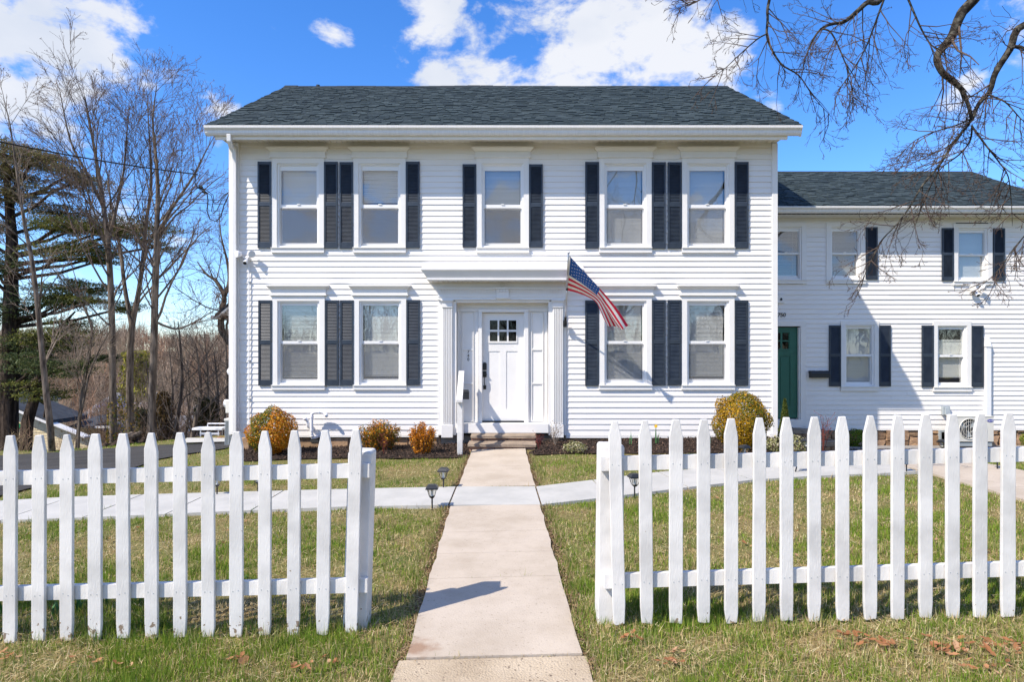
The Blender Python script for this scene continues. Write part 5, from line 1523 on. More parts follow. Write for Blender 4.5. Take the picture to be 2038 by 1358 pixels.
# ------------------------------------------------------------------ things by the driveway
b = G(456, 894)
cn = thing('condenser_unit', 'grey upright air conditioning condenser beside the left house corner', 'air conditioner', (wx(456, 12.1), 12.2, gzf(-5.4, 12.1)))
cx0, cx1 = wx(447.5, 12.0), -5.10; cz0, cz1 = wz(893, 12.0), wz(836, 12.0)
MB().box(cx0 - .02, cx1, 12.0, 12.6, cz1 - .025, cz1 + .02).build('top', m_acw, cn, bevel=.006)
MB().box(cx0 + .012, cx1 - .01, 12.012, 12.58, cz0 + .03, cz1 - .026).build('coil', m_acdark, cn)
mb = MB()
for i in range(26):
    z = cz0 + .05 + (cz1 - cz0 - .09) * i / 25; mb.box(cx0, cx1, 12.0, 12.008, z, z + .008); mb.box(cx0, cx0 + .008, 12.008, 12.6, z, z + .008)
for x in np.linspace(cx0, cx1 - .012, 6): mb.box(x, x + .01, 11.994, 12.0, cz0, cz1 - .03)
mb.build('grille', m_galv, cn)
MB().box(cx0 - .005, cx1, 11.99, 12.6, cz0 - .03, cz0 + .03).build('base', m_acw, cn)
tag(MB().box(cx0 - .15, cx1, 11.85, 12.75, cz0 - .14, cz0 - .034).build('equipment_pad', m_new, bevel=.01), 'flat grey concrete pad under the condenser', 'pad')
tag(MB().tube([(cx1 - .02, 11.7, cz0 + .1), (cx1 - .2, 11.72, cz0 - .02), (cx1 - .22, 11.74, cz0 - .06), (cx1 - .02, 11.76, cz0 - .06)], .012, 6).build('drain_hose', m_pvc), 'thin white drain hose in the grass by the condenser', 'hose')
em = thing('meter_box', 'white electric meter box on the left side wall of the main house', 'meter', (XL - .09, 11.5, wz(800, 11.5)))
m = MB().box(wx(451, 11.5), XL - .02, 11.44, 11.66, wz(823, 11.5), wz(796, 11.5)).build('box', m_acw, em, bevel=.02)
MB().tube([(wx(451, 11.5), 11.55, wz(804, 11.5)), (wx(449, 11.5) - .03, 11.55, wz(804, 11.5))], .075, 14).build('meter', m_pvc, em)
MB().tube([(XL - .06, 11.55, wz(796, 11.5)), (XL - .06, 11.55, 4.4)], .022, 8).build('conduit', m_pvc, em)
tag(MB().tube([(XL - .02, 11.5, wz(740, 11.5)), (XL - .09, 11.5, wz(740, 11.5)), (XL - .12, 11.5, wz(740, 11.5))], [.07, .07, .03], 14).build('vent_hood', m_pvc, smooth=False), 'small round white vent hood on the left side wall', 'vent')
# bench-like table
YT = 14.2
tb = thing('outdoor_table', 'white metal folding table with a back rail at the end of the driveway', 'table', (wx(420, YT), YT, gzf(wx(420, YT), YT)))
tx0, tx1 = wx(389, YT), wx(448, YT)
MB().box(tx0, tx1, YT - .16, YT + .16, wz(855, YT), wz(851, YT)).build('tabletop', m_pvc, tb)
for px, y in ((405, YT - .13), (440, YT - .13), (408, YT + .13), (437, YT + .13)):
    MB().tube([(wx(px, YT), y, gzf(wx(px, YT), y) - .03), (wx(px, YT), y, wz(855, YT))], .015, 6).build('leg', m_pvc, tb)
MB().box(wx(404, YT), wx(442, YT), YT - .15, YT - .12, wz(864, YT), wz(860, YT)).build('stretcher', m_pvc, tb)
mb = MB().tube([(wx(407, YT), YT + .15, wz(851, YT)), (wx(407, YT), YT + .15, wz(845, YT)), (wx(450, YT), YT + .15, wz(845, YT))], .014, 5); mb.build('back_rail', m_pvc, tb)
YK = 13.5
bk = thing('bucket', 'red plastic bucket beside the condenser', 'bucket', (wx(445.5, YK), YK, wz(887, YK)))
MB().lathe(0, 0, [(.10, 0), (.13, .145), (.14, .145), (.14, .165), (.125, .165), (.095, .01)], 16).build('pail', m_red, bk, local=True)
MB().tube([(.13 * math.cos(a * math.pi / 8), -.02, .15 - .10 * math.sin(a * math.pi / 8)) for a in range(9)], .004, 4).build('handle', m_galv, bk, local=True)
# small gabled porch behind the house
YP = 17.2
pg = thing('back_porch', 'white gabled corner of a porch behind the left side of the house', 'porch', (wx(450, YP), YP, gzf(-7, YP)))
px0, pr, px1 = wx(441, YP), wx(481, YP), wx(521, YP)
ze_, zr_ = wz(628, YP), wz(594, YP)
MB().add([(px0, YP, ze_), (px1, YP, ze_), (pr, YP, zr_), (px0, YP + 3, ze_), (px1, YP + 3, ze_), (pr, YP + 3, zr_)], [(0, 1, 2), (3, 5, 4), (0, 3, 4, 1)]).build('gable', m_trim, pg)
q = .07
MB().prism([(px0 - .12, ze_ - .05), (pr, zr_ + .02), (px1 + .12, ze_ - .05), (px1 + .12, ze_ + .02), (pr, zr_ + .10), (px0 - .12, ze_ + .02)], YP - .15, YP + 3, 'y').build('roof', m_darkroof, pg)
MB().prism([(px0 - .10, ze_ - .12), (pr, zr_ - .05), (px1 + .10, ze_ - .12), (px1 + .10, ze_ - .052), (pr, zr_ + .018), (px0 - .10, ze_ - .052)], YP - .14, YP - .05, 'y').build('rake_board', m_trim, pg)
MB().box(px0 - .22, px0 - .12, YP - .15, YP + 3, ze_ - .10, ze_ - .01).build('gutter', m_trim, pg)
for x in (pr, px1 - .06):
    MB().box(x - .06, x + .06, YP + .02, YP + .14, gzf(x, YP) - .1, ze_ - .002).build('post', m_trim, pg)

# ------------------------------------------------------------------ overhead wires
def sag(a, b, s, n=14):
    a, b = Vector(a), Vector(b)
    return [a.lerp(b, i / n) - Vector((0, 0, s * 4 * (i / n) * (1 - i / n))) for i in range(n + 1)]
YWI = 13.0
sd = thing('service_wire', 'thick black service wire coming in from the upper left with drip loops', 'wire', P3(393, 347, YWI))
a0, a1 = P3(-260, 222, YWI - 3.0), P3(393, 347, YWI)
MB().tube(sag(a0, a1, .10), .013, 6).build('cable', m_wire, sd)
def loop(pp, r=.011): return MB().tube([P3(x, y, YWI + d) for x, y, d in pp], r, 6)
loop([(380, 336, 0), (388, 343, 0), (389, 352, 0), (388, 364, 0), (394, 374, 0), (404, 377, 0), (412, 384, 0), (414, 400, .05), (412, 420, .05), (418, 436, .05), (430, 441, 0), (440, 430, 0), (446, 408, 0), (458, 382, 0)]).build('drip_loop', m_wire, sd)
loop([(394, 374, 0), (406, 382, 0), (420, 388, 0), (424, 402, 0), (421, 420, 0), (424, 425, 0), (432, 418, 0), (442, 396, 0), (458, 380, 0)], .008).build('drip_loop', m_wire, sd)
loop([(390, 374, 0), (408, 376, 0), (424, 388, 0), (426, 404, 0), (434, 402, 0), (446, 388, 0), (458, 381, 0)], .008).build('drip_loop', m_wire, sd)
mb = MB(); mb.tube([P3(397, 371, YWI), P3(402, 374, YWI)], .04, 6); mb.tube([P3(404, 381, YWI), P3(408, 383, YWI)], .035, 6); mb.build('splice', m_wire, sd)
MB().tube([P3(380, 336, YWI), P3(420, 350, YWI), (XL, YWI, wz(364, YWI))], .004, 4).build('support_wire', m_wire, sd)
for k, (y0, y1, lab) in enumerate(((352, 404, 'thin overhead wire above the two lower ones, left of the house'), (358, 412, 'thin middle overhead wire left of the house'), (396, 420, 'lowest thin overhead wire left of the house'))):
    tag(MB().tube(sag(P3(-260, y0 - 18, 12.0), Vector((XL - .02, 14.6, wz(y1, 14.6))), .12), .006, 4).build('overhead_wire', m_wire), lab, 'wire')

# ------------------------------------------------------------------ bare trees
def tree_mesh(paths, name, m, sides):
    mb = MB()
    for pts, rads in paths:
        n = 7 if rads[0] > .045 else (5 if rads[0] > .015 else 3)
        mb.tube(pts, rads, n, caps=False)
    return mb.mesh(name, m, True)
def rv(rr): return Vector((rr.gauss(0, 1), rr.gauss(0, 1), rr.gauss(0, 1)))
def grow(out, rr, p, d, L, r, lvl, mx, cfg):
    seg = cfg['seg'][min(lvl, len(cfg['seg']) - 1)]; n = max(3, int(L / seg)); st = L / n
    pts, rads, dirs = [p.copy()], [r], [d.copy()]
    for i in range(n):
        d = (d + rv(rr) * cfg['wob'] * (1 + .35 * lvl) + Vector((0, 0, cfg['up'][min(lvl, len(cfg['up']) - 1)]))).normalized()
        p = p + d * st; pts.append(p.copy()); dirs.append(d.copy())
        rads.append(max(cfg['rmin'], r * (1 - (1 - cfg['tip']) * (i + 1) / n)))
    out.append((lvl, pts, rads))
    if lvl >= mx: return
    k = max(1, int(cfg['kids'][lvl] * rr.uniform(.8, 1.2)))
    t0 = cfg['t0'][min(lvl, len(cfg['t0']) - 1)]
    for i in range(k):
        t = t0 + (1 - t0) * (i + rr.random()) / k
        j = min(n - 1, int(t * n)); f = t * n - j
        q = pts[j].lerp(pts[j + 1], f); dd = dirs[j]
        a = rr.uniform(0, 6.283); o = dd.orthogonal().normalized(); o2 = dd.cross(o)
        ang = cfg['ang'] * rr.uniform(.7, 1.3)
        nd = (dd * math.cos(ang) + (o * math.cos(a) + o2 * math.sin(a)) * math.sin(ang)).normalized()
        rc = max(cfg['rmin'], rads[j] * rr.uniform(.45, .7))
        Lc = L * cfg['ratio'] * (1.1 - .55 * (t - t0) / max(.01, 1 - t0)) * rr.uniform(.7, 1.25)
        grow(out, rr, q, nd, Lc, rc, lvl + 1, mx, cfg)
def buds(paths, rr, n, size, pal, rng):
    ends = [p[0][-1] for p in paths] + [p[0][len(p[0]) // 2] for p in paths]
    rr.shuffle(ends); cen = []
    for e in ends[:n]:
        for k in range(3): cen.append(tuple(e + rv(rr) * size * 1.2))
    cen = np.array(cen)
    return color_mesh('buds', leaf_quads(cen, size, rng, .3, .5), 4, mixcol(rng, len(cen), pal, [1] * len(pal)), m_leafc)
BUD = [(.10, .035, .032), (.15, .06, .045), (.07, .03, .03)]
def bare_tree(label, stems, mx, cfg, seed, mt=None, mtw=None, nb=420, bud=.016, base=None, group=None, split=1):
    """stems: list of (points, radii) of the trunks, each continued by random limbs"""
    rr = random.Random(seed); rng = np.random.default_rng(seed)
    t = thing('bare_tree', label, 'tree', tuple(base if base is not None else stems[0][0][0]), group)
    tr, cr_ = [], []
    for pts, rads, limbs in stems:
        pts = [Vector(p) for p in pts]
        # smooth the trunk
        q, r_ = [], []
        for i in range(len(pts) - 1):
            p0, p1, p2, p3 = pts[max(0, i - 1)], pts[i], pts[i + 1], pts[min(len(pts) - 1, i + 2)]
            for u in (0, .25, .5, .75):
                q.append(.5 * ((2 * p1) + (p2 - p0) * u + (2 * p0 - 5 * p1 + 4 * p2 - p3) * u * u + (3 * p1 - p0 - 3 * p2 + p3) * u ** 3)); r_.append(rads[i] + (rads[i + 1] - rads[i]) * u)
        q.append(pts[-1]); r_.append(rads[-1])
        tr.append((q, r_))
        n = len(q) - 1
        for i in range(limbs[0]):
            tt = limbs[1] + (1 - limbs[1]) * (i + rr.random()) / limbs[0]
            j = min(n - 1, int(tt * n)); p = q[j]; dd = (q[j + 1] - q[j]).normalized()
            a = rr.uniform(0, 6.283); o = dd.orthogonal().normalized(); o2 = dd.cross(o); ang = cfg['ang'] * rr.uniform(.75, 1.3)
            nd = (dd * math.cos(ang) + (o * math.cos(a) + o2 * math.sin(a)) * math.sin(ang)).normalized()
            out = []; grow(out, rr, p, nd, limbs[2] * (1.15 - .6 * (tt - limbs[1]) / (1.001 - limbs[1])) * rr.uniform(.7, 1.25), max(.007, r_[j] * rr.uniform(.22, .44)), 1, mx, cfg)
            for l, a_, b_ in out: (tr if l <= split else cr_).append((a_, b_))
    link('trunk', tree_mesh(tr, 'trunk', mt or m_bark, 7), t)
    link('crown', tree_mesh(cr_, 'crown', mtw or m_twig, 3), t)
    if nb: link('buds', buds(cr_, rr, nb, bud, BUD, rng), t, kind='stuff')
    return t
MAPLE = dict(seg=[.5, .35, .25, .16, .12], wob=.07, up=[.05, .07, .05, .02, 0], kids=[0, 6, 5, 3], t0=[.3, .25, .2, .2], ang=.58, ratio=.54, rmin=.0032, tip=.3)
def pp(l, Y): return [P3(x, y, Y + (d[0] if d else 0)) for x, y, *d in l]
def base_of(px, Y): return Vector((wx(px, Y), Y, gzf(wx(px, Y), Y) - .1))
Y1 = 14.6
bare_tree('tall bare maple with a straight grey trunk, leftmost of the maples beside the house', [([base_of(226, Y1)] + pp([(224, 760), (222, 620), (216, 500), (207, 420), (197, 350), (183, 270), (168, 190)], Y1), [.085, .076, .069, .062, .052, .040, .027, .015, .006], (32, .26, 2.2)),
    (pp([(215, 480), (230, 420), (246, 340, .3), (252, 270, .3), (258, 210, .3)], Y1), [.045, .036, .026, .016, .006], (14, .3, 1.5)),
    (pp([(205, 410), (175, 350, -.4), (140, 280, -.5), (118, 175, -.6)], Y1), [.045, .034, .022, .006], (14, .25, 1.6))], 3, MAPLE, 51)
bare_tree('bare maple with a forked ivy footed trunk, between its two maple neighbours', [([base_of(259, Y1 + .5)] + pp([(258, 780), (260, 680), (264, 640), (276, 580), (285, 510), (291, 440), (300, 380), (300, 320), (296, 250), (292, 180)], Y1 + .5), [.09, .082, .077, .07, .055, .046, .041, .035, .027, .016, .006], (30, .34, 2.0)),
    (pp([(262, 650), (248, 570), (240, 500, .2), (226, 430, .2), (214, 360, .3)], Y1 + .5), [.055, .046, .04, .03, .014], (9, .4, 1.4))], 3, MAPLE, 52)
bare_tree('bare maple with a pale straight trunk, nearest the house', [([base_of(300, Y1 - .3)] + pp([(302, 800), (306, 700), (308, 600), (311, 520), (312, 450), (314, 380), (310, 310), (304, 240), (312, 170)], Y1 - .3), [.09, .084, .08, .074, .068, .059, .046, .033, .02, .006], (32, .28, 2.0)),
    (pp([(311, 470), (345, 410, -.2), (385, 350, -.3), (410, 300, -.3), (432, 262, -.3)], Y1 - .3), [.045, .032, .024, .014, .005], (16, .25, 1.4)),
    (pp([(308, 640), (350, 655, .2), (390, 640, .2), (430, 615, .3)], Y1 - .3), [.03, .024, .018, .006], (9, .3, 1.0))], 3, MAPLE, 53)
Y0 = 12.6
bare_tree('thin leaning grey tree in front of the dark cedar', [([base_of(104, Y0 + .3)] + pp([(100, 850), (92, 780), (82, 680), (74, 600), (62, 510), (48, 440), (36, 360), (20, 250), (8, 200)], Y0), [.066, .062, .058, .052, .046, .040, .032, .023, .013, .005], (18, .25, 1.4))], 3, MAPLE, 54, mtw=m_twigl, nb=300)
Y2 = 17.5
bare_tree('crooked bare tree with a bent trunk close to the left house wall', [([base_of(476, Y2)] + pp([(472, 720), (455, 680), (440, 655), (441, 620), (446, 590), (430, 560), (410, 545), (392, 520)], Y2), [.11, .10, .095, .09, .08, .065, .045, .03, .01], (14, .3, 1.7)),
    (pp([(446, 592), (456, 560), (452, 520), (440, 470), (436, 420)], Y2), [.06, .05, .035, .02, .008], (12, .2, 1.5))], 3, dict(MAPLE, wob=.15, ang=.8), 55, nb=400)
bare_tree('slim bare sapling left of the straight maple', [([base_of(150, Y1 + 1)] + pp([(156, 860), (165, 780), (178, 700), (182, 650), (160, 600), (120, 540)], Y1 + 1), [.05, .045, .04, .036, .03, .02, .007], (14, .3, 1.3))], 3, MAPLE, 56, mtw=m_twigl, nb=200)
bare_tree('pale slim sapling with a curved stem beside the yellow house', [([base_of(156, Y1 - .6)] + pp([(157, 850), (166, 800), (178, 745), (196, 700), (230, 640)], Y1 - .6), [.03, .028, .024, .02, .014, .005], (12, .3, 1.0))], 3, MAPLE, 57, mtw=m_twigl, nb=0)
# scrub trees behind the driveway
for k, (px, top, Yk, lab) in enumerate(((348, 640, 18.5, 'dead dark snag trunk among the scrub trees'), (384, 690, 17.0, 'scrub tree with two thin stems behind the white table'), (400, 660, 20.0, 'reddish scrub tree behind the driveway end'), (330, 690, 21.0, 'reddish scrub tree right of the bronze evergreen'), (420, 700, 19.0, 'scrub tree just left of the condenser'), (440, 640, 22.0, 'tall thin scrub tree near the house wall'), (285, 720, 23.0, 'thin scrub tree beyond the woodpile'), (365, 700, 24.0, 'pale scrub tree in the middle of the thicket'), (245, 720, 20.0, 'thin pale scrub tree beyond the forked maple'))):
    b0 = base_of(px + 3, Yk); Z = wz(top, Yk)
    hgt = Z - b0.z
    bare_tree(lab, [([b0, b0 + Vector((-.1, 0, hgt * .35)), b0 + Vector((.12, .1, hgt * .7)), b0 + Vector((.0, .1, hgt))], [.075, .06, .045, .012], (16 if k else 8, .22, hgt * .42))], 3, dict(MAPLE, wob=.12, kids=[0, 5, 4, 3], ang=.75), 70 + k, mtw=m_twigl if k % 2 else m_twig, nb=0)

# overhanging tree at the upper right: its trunk stands outside the frame
Yo = 7.0
OV = dict(seg=[.4, .22, .14, .09, .07], wob=.11, up=[0, -.03, -.06, -.04, -.02], kids=[0, 4, 3, 2], t0=[.1, .15, .2, .25], ang=.66, ratio=.56, rmin=.0022, tip=.28)
b0 = Vector((8.6, 6.2, gzf(8.6, 6.2) - .1))
T = lambda l: [P3(x, y, Yo + (d[0] if d else 0)) for x, y, *d in l]
crotch = Vector((8.3, 6.3, 4.6))
stems = [
    ([b0, b0 + Vector((-.1, 0, 1.5)), b0 + Vector((-.2, .05, 3.0)), crotch, Vector((8.2, 6.4, 7.0)), Vector((8.5, 6.6, 9.5))], [.30, .24, .21, .19, .13, .03], (6, .6, 2.6)),
    ([crotch, Vector((7.2, 6.6, 6.0)), Vector((6.0, 6.8, 6.6))] + T([(1937, 0), (1912, 29), (1894, 72), (1866, 109), (1874, 141), (1894, 160), (1912, 176), (1926, 205), (1934, 236)]), [.15, .11, .075, .056, .052, .047, .040, .034, .028, .024, .021, .017], (9, .35, .9)),
    (T([(1934, 236), (1922, 255), (1894, 288), (1872, 326), (1836, 369), (1812, 410), (1782, 450), (1752, 482), (1729, 530), (1714, 562)]), [.017, .016, .014, .0125, .011, .009, .0075, .006, .004, .0022], (22, .1, .62)),
    (T([(1934, 250), (1930, 280, .2), (1908, 308, .2), (1868, 340, .3), (1840, 400, .4), (1828, 430, .4)]), [.013, .012, .010, .008, .005, .0025], (15, .15, .6)),
    (T([(1934, 250), (1942, 262, -.2), (1963, 290, -.3), (1988, 322, -.3), (2006, 350, -.3), (2012, 392, -.2), (2015, 450, -.2)]), [.013, .012, .010, .008, .0065, .005, .0022], (14, .15, .55)),
    ([crotch, Vector((7.4, 6.6, 5.0)), Vector((6.5, 6.9, 5.3))] + T([(2042, 48), (2010, 98), (1981, 145), (1970, 181), (1948, 206), (1934, 240)]), [.13, .09, .06, .040, .036, .031, .026, .022, .016], (9, .4, .9)),
    ([Vector((7.2, 6.6, 6.0)), Vector((6.2, 6.9, 6.9)), Vector((5.0, 7.0, 6.7)), Vector((4.3, 7.1, 6.2))] + T([(1753, -2, .2), (1727, 4, .2), (1706, 22, .2), (1680, 43, .2), (1658, 47, .2), (1633, 58, .2), (1612, 90, .3), (1597, 135, .3)]), [.09, .07, .05, .04, .032, .029, .026, .021, .017, .013, .009, .003], (14, .45, .75)),
    ([Vector((5.0, 7.0, 6.7)), Vector((4.0, 7.2, 7.0)), Vector((3.2, 7.2, 6.6))] + T([(1532, -4, .4), (1528, 40, .4), (1528, 78, .4), (1553, 125, .4), (1590, 150, .4), (1619, 192, .4), (1655, 233, .4)]), [.045, .036, .026, .018, .016, .014, .011, .008, .005, .0024], (16, .36, .70)),
    (T([(1528, 66, .4), (1506, 78, .3), (1470, 110, .3), (1440, 138, .2), (1409, 160, .2)]), [.011, .009, .007, .0045, .0022], (11, .2, .5)),
    (T([(1633, 56, .2), (1655, 66, .1), (1680, 120, 0), (1694, 160, 0), (1699, 220, 0)]), [.012, .010, .008, .005, .0022], (11, .2, .6)),
    ([Vector((4.0, 7.2, 7.0)), Vector((3.2, 7.1, 7.0))] + T([(1440, -40, .1), (1400, -5, .1), (1345, 18, .1)]), [.026, .02, .012, .008, .0025], (14, .3, .6)),
    (T([(1760, -5, .1), (1740, 50, 0), (1720, 100, -.1), (1690, 150, -.1), (1660, 190, -.1)]), [.014, .011, .009, .006, .0024], (12, .15, .6)),
    (T([(1800, -20, -.2), (1830, 50, -.3), (1850, 85, -.3), (1866, 96, -.3)]), [.014, .010, .007, .004], (10, .15, .6)),
    (T([(1934, 236), (1900, 250, -.1), (1860, 262, -.2), (1820, 280, -.3), (1790, 310, -.3)]), [.010, .009, .007, .005, .0024], (11, .15, .5)),
    (T([(2010, 98), (2030, 92, -.2), (2060, 110, -.3)]), [.02, .016, .01], (6, .1, .5)),
    (T([(1970, 190), (2000, 203, -.2), (2030, 235, -.3), (2050, 250, -.3)]), [.012, .010, .007, .003], (8, .1, .5)),
    ([crotch, Vector((7.6, 6.2, 3.8)), Vector((6.6, 6.2, 3.4))] + T([(2080, 450, -.5), (2030, 480, -.5), (1985, 540, -.4), (1945, 575, -.4)]), [.05, .035, .02, .008, .006, .004, .002], (10, .55, .45)),
    ([Vector((8.2, 6.4, 7.0)), Vector((7.0, 5.8, 8.2)), Vector((5.6, 5.4, 8.8))], [.08, .05, .012], (10, .2, 1.6)),
]
bare_tree('large bare tree on the right whose lichened limbs hang over the top right corner', stems, 4, OV, 91, mt=m_lichen, mtw=m_twigd, nb=1300, bud=.006, base=b0, split=0)

# trees across the street, seen mirrored in the windows
BACK = dict(MAPLE, kids=[0, 5, 4, 3], up=[.03, .05, .03, 0, 0])
for k, (x, y, h, lab) in enumerate(((6.8, -16, 11, 'bare street tree mirrored in the right upper windows'), (-5.5, -19, 12, 'bare street tree mirrored in the left windows'), (1.0, -26, 11, 'bare street tree mirrored in the middle windows'), (13.5, -15, 10, 'bare street tree mirrored in the wing windows'))):
    b0 = Vector((x, y, gzf(x, y) - .1))
    bare_tree(lab, [([b0, b0 + Vector((.1, 0, h * .25)), b0 + Vector((-.1, .2, h * .55)), b0 + Vector((.2, 0, h))], [.26, .22, .15, .02], (20, .22, h * .36))], 3, BACK, 120 + k, nb=0)

# ------------------------------------------------------------------ cedar at the far left
YC_ = 16.0; s = YC_ / F
rr = random.Random(5); rng = np.random.default_rng(5)
cb = base_of(18, YC_)
ce = thing('cedar_tree', 'big dark cedar with flat layered branches at the left edge', 'cedar', tuple(cb))
tr = [([cb] + pp([(18, 780), (20, 680), (22, 580), (24, 480), (18, 400), (12, 340), (2, 305)], YC_), [.22, .20, .18, .16, .13, .10, .06, .03]),
      ([base_of(46, YC_)] + pp([(55, 840), (70, 790), (84, 740), (100, 690, .2), (122, 650, .3), (150, 620, .4)], YC_), [.16, .14, .12, .10, .08, .05, .02])]
pads = [(-90, 90, 298, 325, 1), (40, 165, 312, 352, 1), (60, 178, 330, 362, 1), (-60, 60, 330, 365, 1), (-80, 70, 378, 415, 1), (30, 140, 392, 436, 1), (95, 200, 440, 470, 2), (160, 260, 446, 478, 2), (205, 345, 436, 482, 2), (150, 240, 486, 500, 2),
        (80, 215, 490, 522, 2), (-60, 70, 500, 560, 0), (60, 190, 548, 592, 2), (185, 242, 594, 622, 2), (30, 150, 560, 620, 0), (-40, 60, 600, 650, 0), (40, 175, 648, 700, 2), (90, 222, 712, 752, 0), (-40, 130, 660, 740, 0), (85, 132, 770, 800, 2), (-60, 60, 740, 800, 0), (-120, 30, 430, 480, 1)]
cen, col, nrm = [], [], []
PAL = [[(.080, .11, .034), (.055, .082, .028), (.12, .135, .036), (.035, .055, .024)], [(.19, .15, .07), (.15, .14, .04), (.09, .10, .03), (.15, .11, .06)], [(.17, .18, .030), (.10, .12, .028), (.22, .21, .045), (.06, .075, .025)]]
rp_ = random.Random(44)
for (x0, x1, y0, y1, kd) in list(pads):
    for k in range(1):
        w_, h_ = (x1 - x0) * rp_.uniform(.30, .5), (y1 - y0) * rp_.uniform(.4, .7); c_, d_ = rp_.uniform(x0, x1), rp_.uniform(y0 - 6, y1 + 16)
        pads.append((c_ - w_ / 2, c_ + w_ / 2, d_ - h_ / 2, d_ + h_ / 2, kd))
for (x0, x1, y0, y1, kd) in pads:
    cxp, czp = (x0 + x1) / 2, (y0 + y1) / 2
    w, h = (x1 - x0) / 2 * s, (y1 - y0) / 2 * s
    yoff = rr.uniform(-.8, .8)
    c0 = P3(cxp, czp, YC_); c0.y += yoff
    att = P3(22 if kd != 2 or y0 < 600 else 90, min(y1 + 30, 850), YC_)
    md = att.lerp(c0, .55) + Vector((0, 0, -.1))
    tr.append(([att, md, c0, c0 + Vector((w * .8, 0, .05))], [.05, .038, .026, .010]))
    n = int((2500 if kd == 0 else 3000) * (w * 2) ** .9 * (.6 + h * 2))
    # tufts gathered along side twigs of the flat spray
    nt_ = max(10, n // 26)
    ta = rng.normal(size=(nt_, 2)) * .50; ta = ta[(ta ** 2).sum(1) < 1.5]
    for (a, b) in ta:
        k = 26
        top = h * (1 - .65 * a * a - .3 * b * b)
        q = rng.normal(size=(k, 3)) * np.array([.10, .10, .022])
        q += np.array([a * w, b * .9, top * rng.uniform(-.9, .9)])
        cen.append(q + np.array(c0)); col.append(mixcol(rng, k, PAL[kd], [3, 3, 2, 2]))
        e = Vector((a * w, b * .9, 0))
        if rr.random() < .2: tr.append(([c0 + e * .25 - Vector((0, 0, .04)), c0 + e * .6, c0 + e + Vector((0, 0, top * .3))], [.012, .008, .004]))
cen = np.concatenate(cen); col = np.concatenate(col)
link('trunk', tree_mesh(tr, 'trunk', m_barkd, 8), ce)
link('crown', color_mesh('crown', leaf_quads(cen, .030, rng, 0, .32), 4, col, m_leafc), ce)

# other evergreens behind the driveway
def evergreen(label, px, ytop, ybot, wpx, Y, n, pal, seed, size=.05, name='evergreen_tree', loose=.0):
    rng = np.random.default_rng(seed); s = Y / F
    H_ = (ybot - ytop) * s; w = wpx * s / 2
    b = Vector((wx(px, Y), Y, gzf(wx(px, Y), Y) - .1)); z0 = wz(ybot, Y) - b.z
    t = thing(name, label, 'evergreen', tuple(b))
    h = rng.random(n); a = rng.random(n) * 6.283
    k = np.sin(h * 19 + 3 * np.sin(a * 2)) * .22 + .85
    r = w * np.sqrt(rng.random(n)) * (1 - h * (.75 - loose)) * k
    cen = np.stack([r * np.cos(a), r * np.sin(a), z0 + h * H_], 1) + rng.normal(size=(n, 3)) * .05
    link('crown', leafy('crown', m_leafc, cen, mixcol(rng, n, pal, [3, 3, 2]), size, rng, -.2, .45), t, local=True)
    MB().tube([(0, 0, 0), (0, 0, z0 + H_ * .9)], [.10, .02], 6).build('trunk', m_barkd, t, local=True)
evergreen('bronze brown evergreen behind the driveway, right of the pale maple', 325, 785, 885, 70, 20, 5200, [(.085, .055, .015), (.13, .075, .016), (.045, .038, .014)], 61)
evergreen('yellow green pine seen between the maple trunks', 272, 700, 800, 80, 45, 3200, [(.34, .30, .02), (.25, .24, .02), (.15, .15, .02)], 62, .13, 'pine_tree', .35)
evergreen('green brown bush beyond the white table', 412, 795, 860, 60, 19, 3600, [(.085, .09, .02), (.055, .055, .02), (.10, .075, .03)], 63, .04, 'evergreen_bush', .4)
evergreen('dark evergreen behind the woodpile', 283, 815, 870, 50, 24, 2200, [(.04, .05, .02), (.06, .05, .02), (.03, .03, .015)], 64, .05, 'evergreen_bush', .4)
# woodpile and ivy at the feet of the maples
wp = thing('woodpile', 'heap of cut logs at the foot of the forked maple', 'woodpile', tuple(base_of(262, 14.0)))
rr = random.Random(9)
for i in range(26):
    px = 262 + rr.gauss(0, 17); lay = rr.random(); py = 886 - lay * 26 * max(0, 1 - abs(px - 262) / 34)
    p = P3(px, py, 14.0 + rr.uniform(-.25, .25)); d = Vector((rr.uniform(-.6, .6), rr.uniform(-1, 1), rr.uniform(-.25, .25))).normalized() * rr.uniform(.12, .3)
    MB().tube([p - d, p + d], rr.uniform(.035, .07), 8).build('log', m_barkd if i % 3 else m_bark, wp)
for k, (px, Y, top, lab) in enumerate(((229, Y1, 800, 'ivy climbing the foot of the straight maple trunk'), (262, Y1 + .5, 800, 'ivy climbing the foot of the forked maple trunk'))):
    n = 700; h = rng.random(n) ** 1.4; a = rng.random(n) * 6.283; b = base_of(px, Y)
    H_ = wz(top, Y) - b.z
    cen = np.stack([.15 * np.cos(a) * (1.25 - .3 * h), .15 * np.sin(a) * (1.25 - .3 * h), h * H_], 1)
    t = thing('ivy', lab, 'ivy', tuple(b)); link('foliage', leafy('foliage', m_leafc, cen, mixcol(rng, n, [(.25, .15, .02), (.09, .11, .02), (.30, .20, .03)], [2, 3, 1]), .028, rng), t, local=True)

# ------------------------------------------------------------------ houses in the valley
def gz0(x, y): return gzf(x, y) - .3
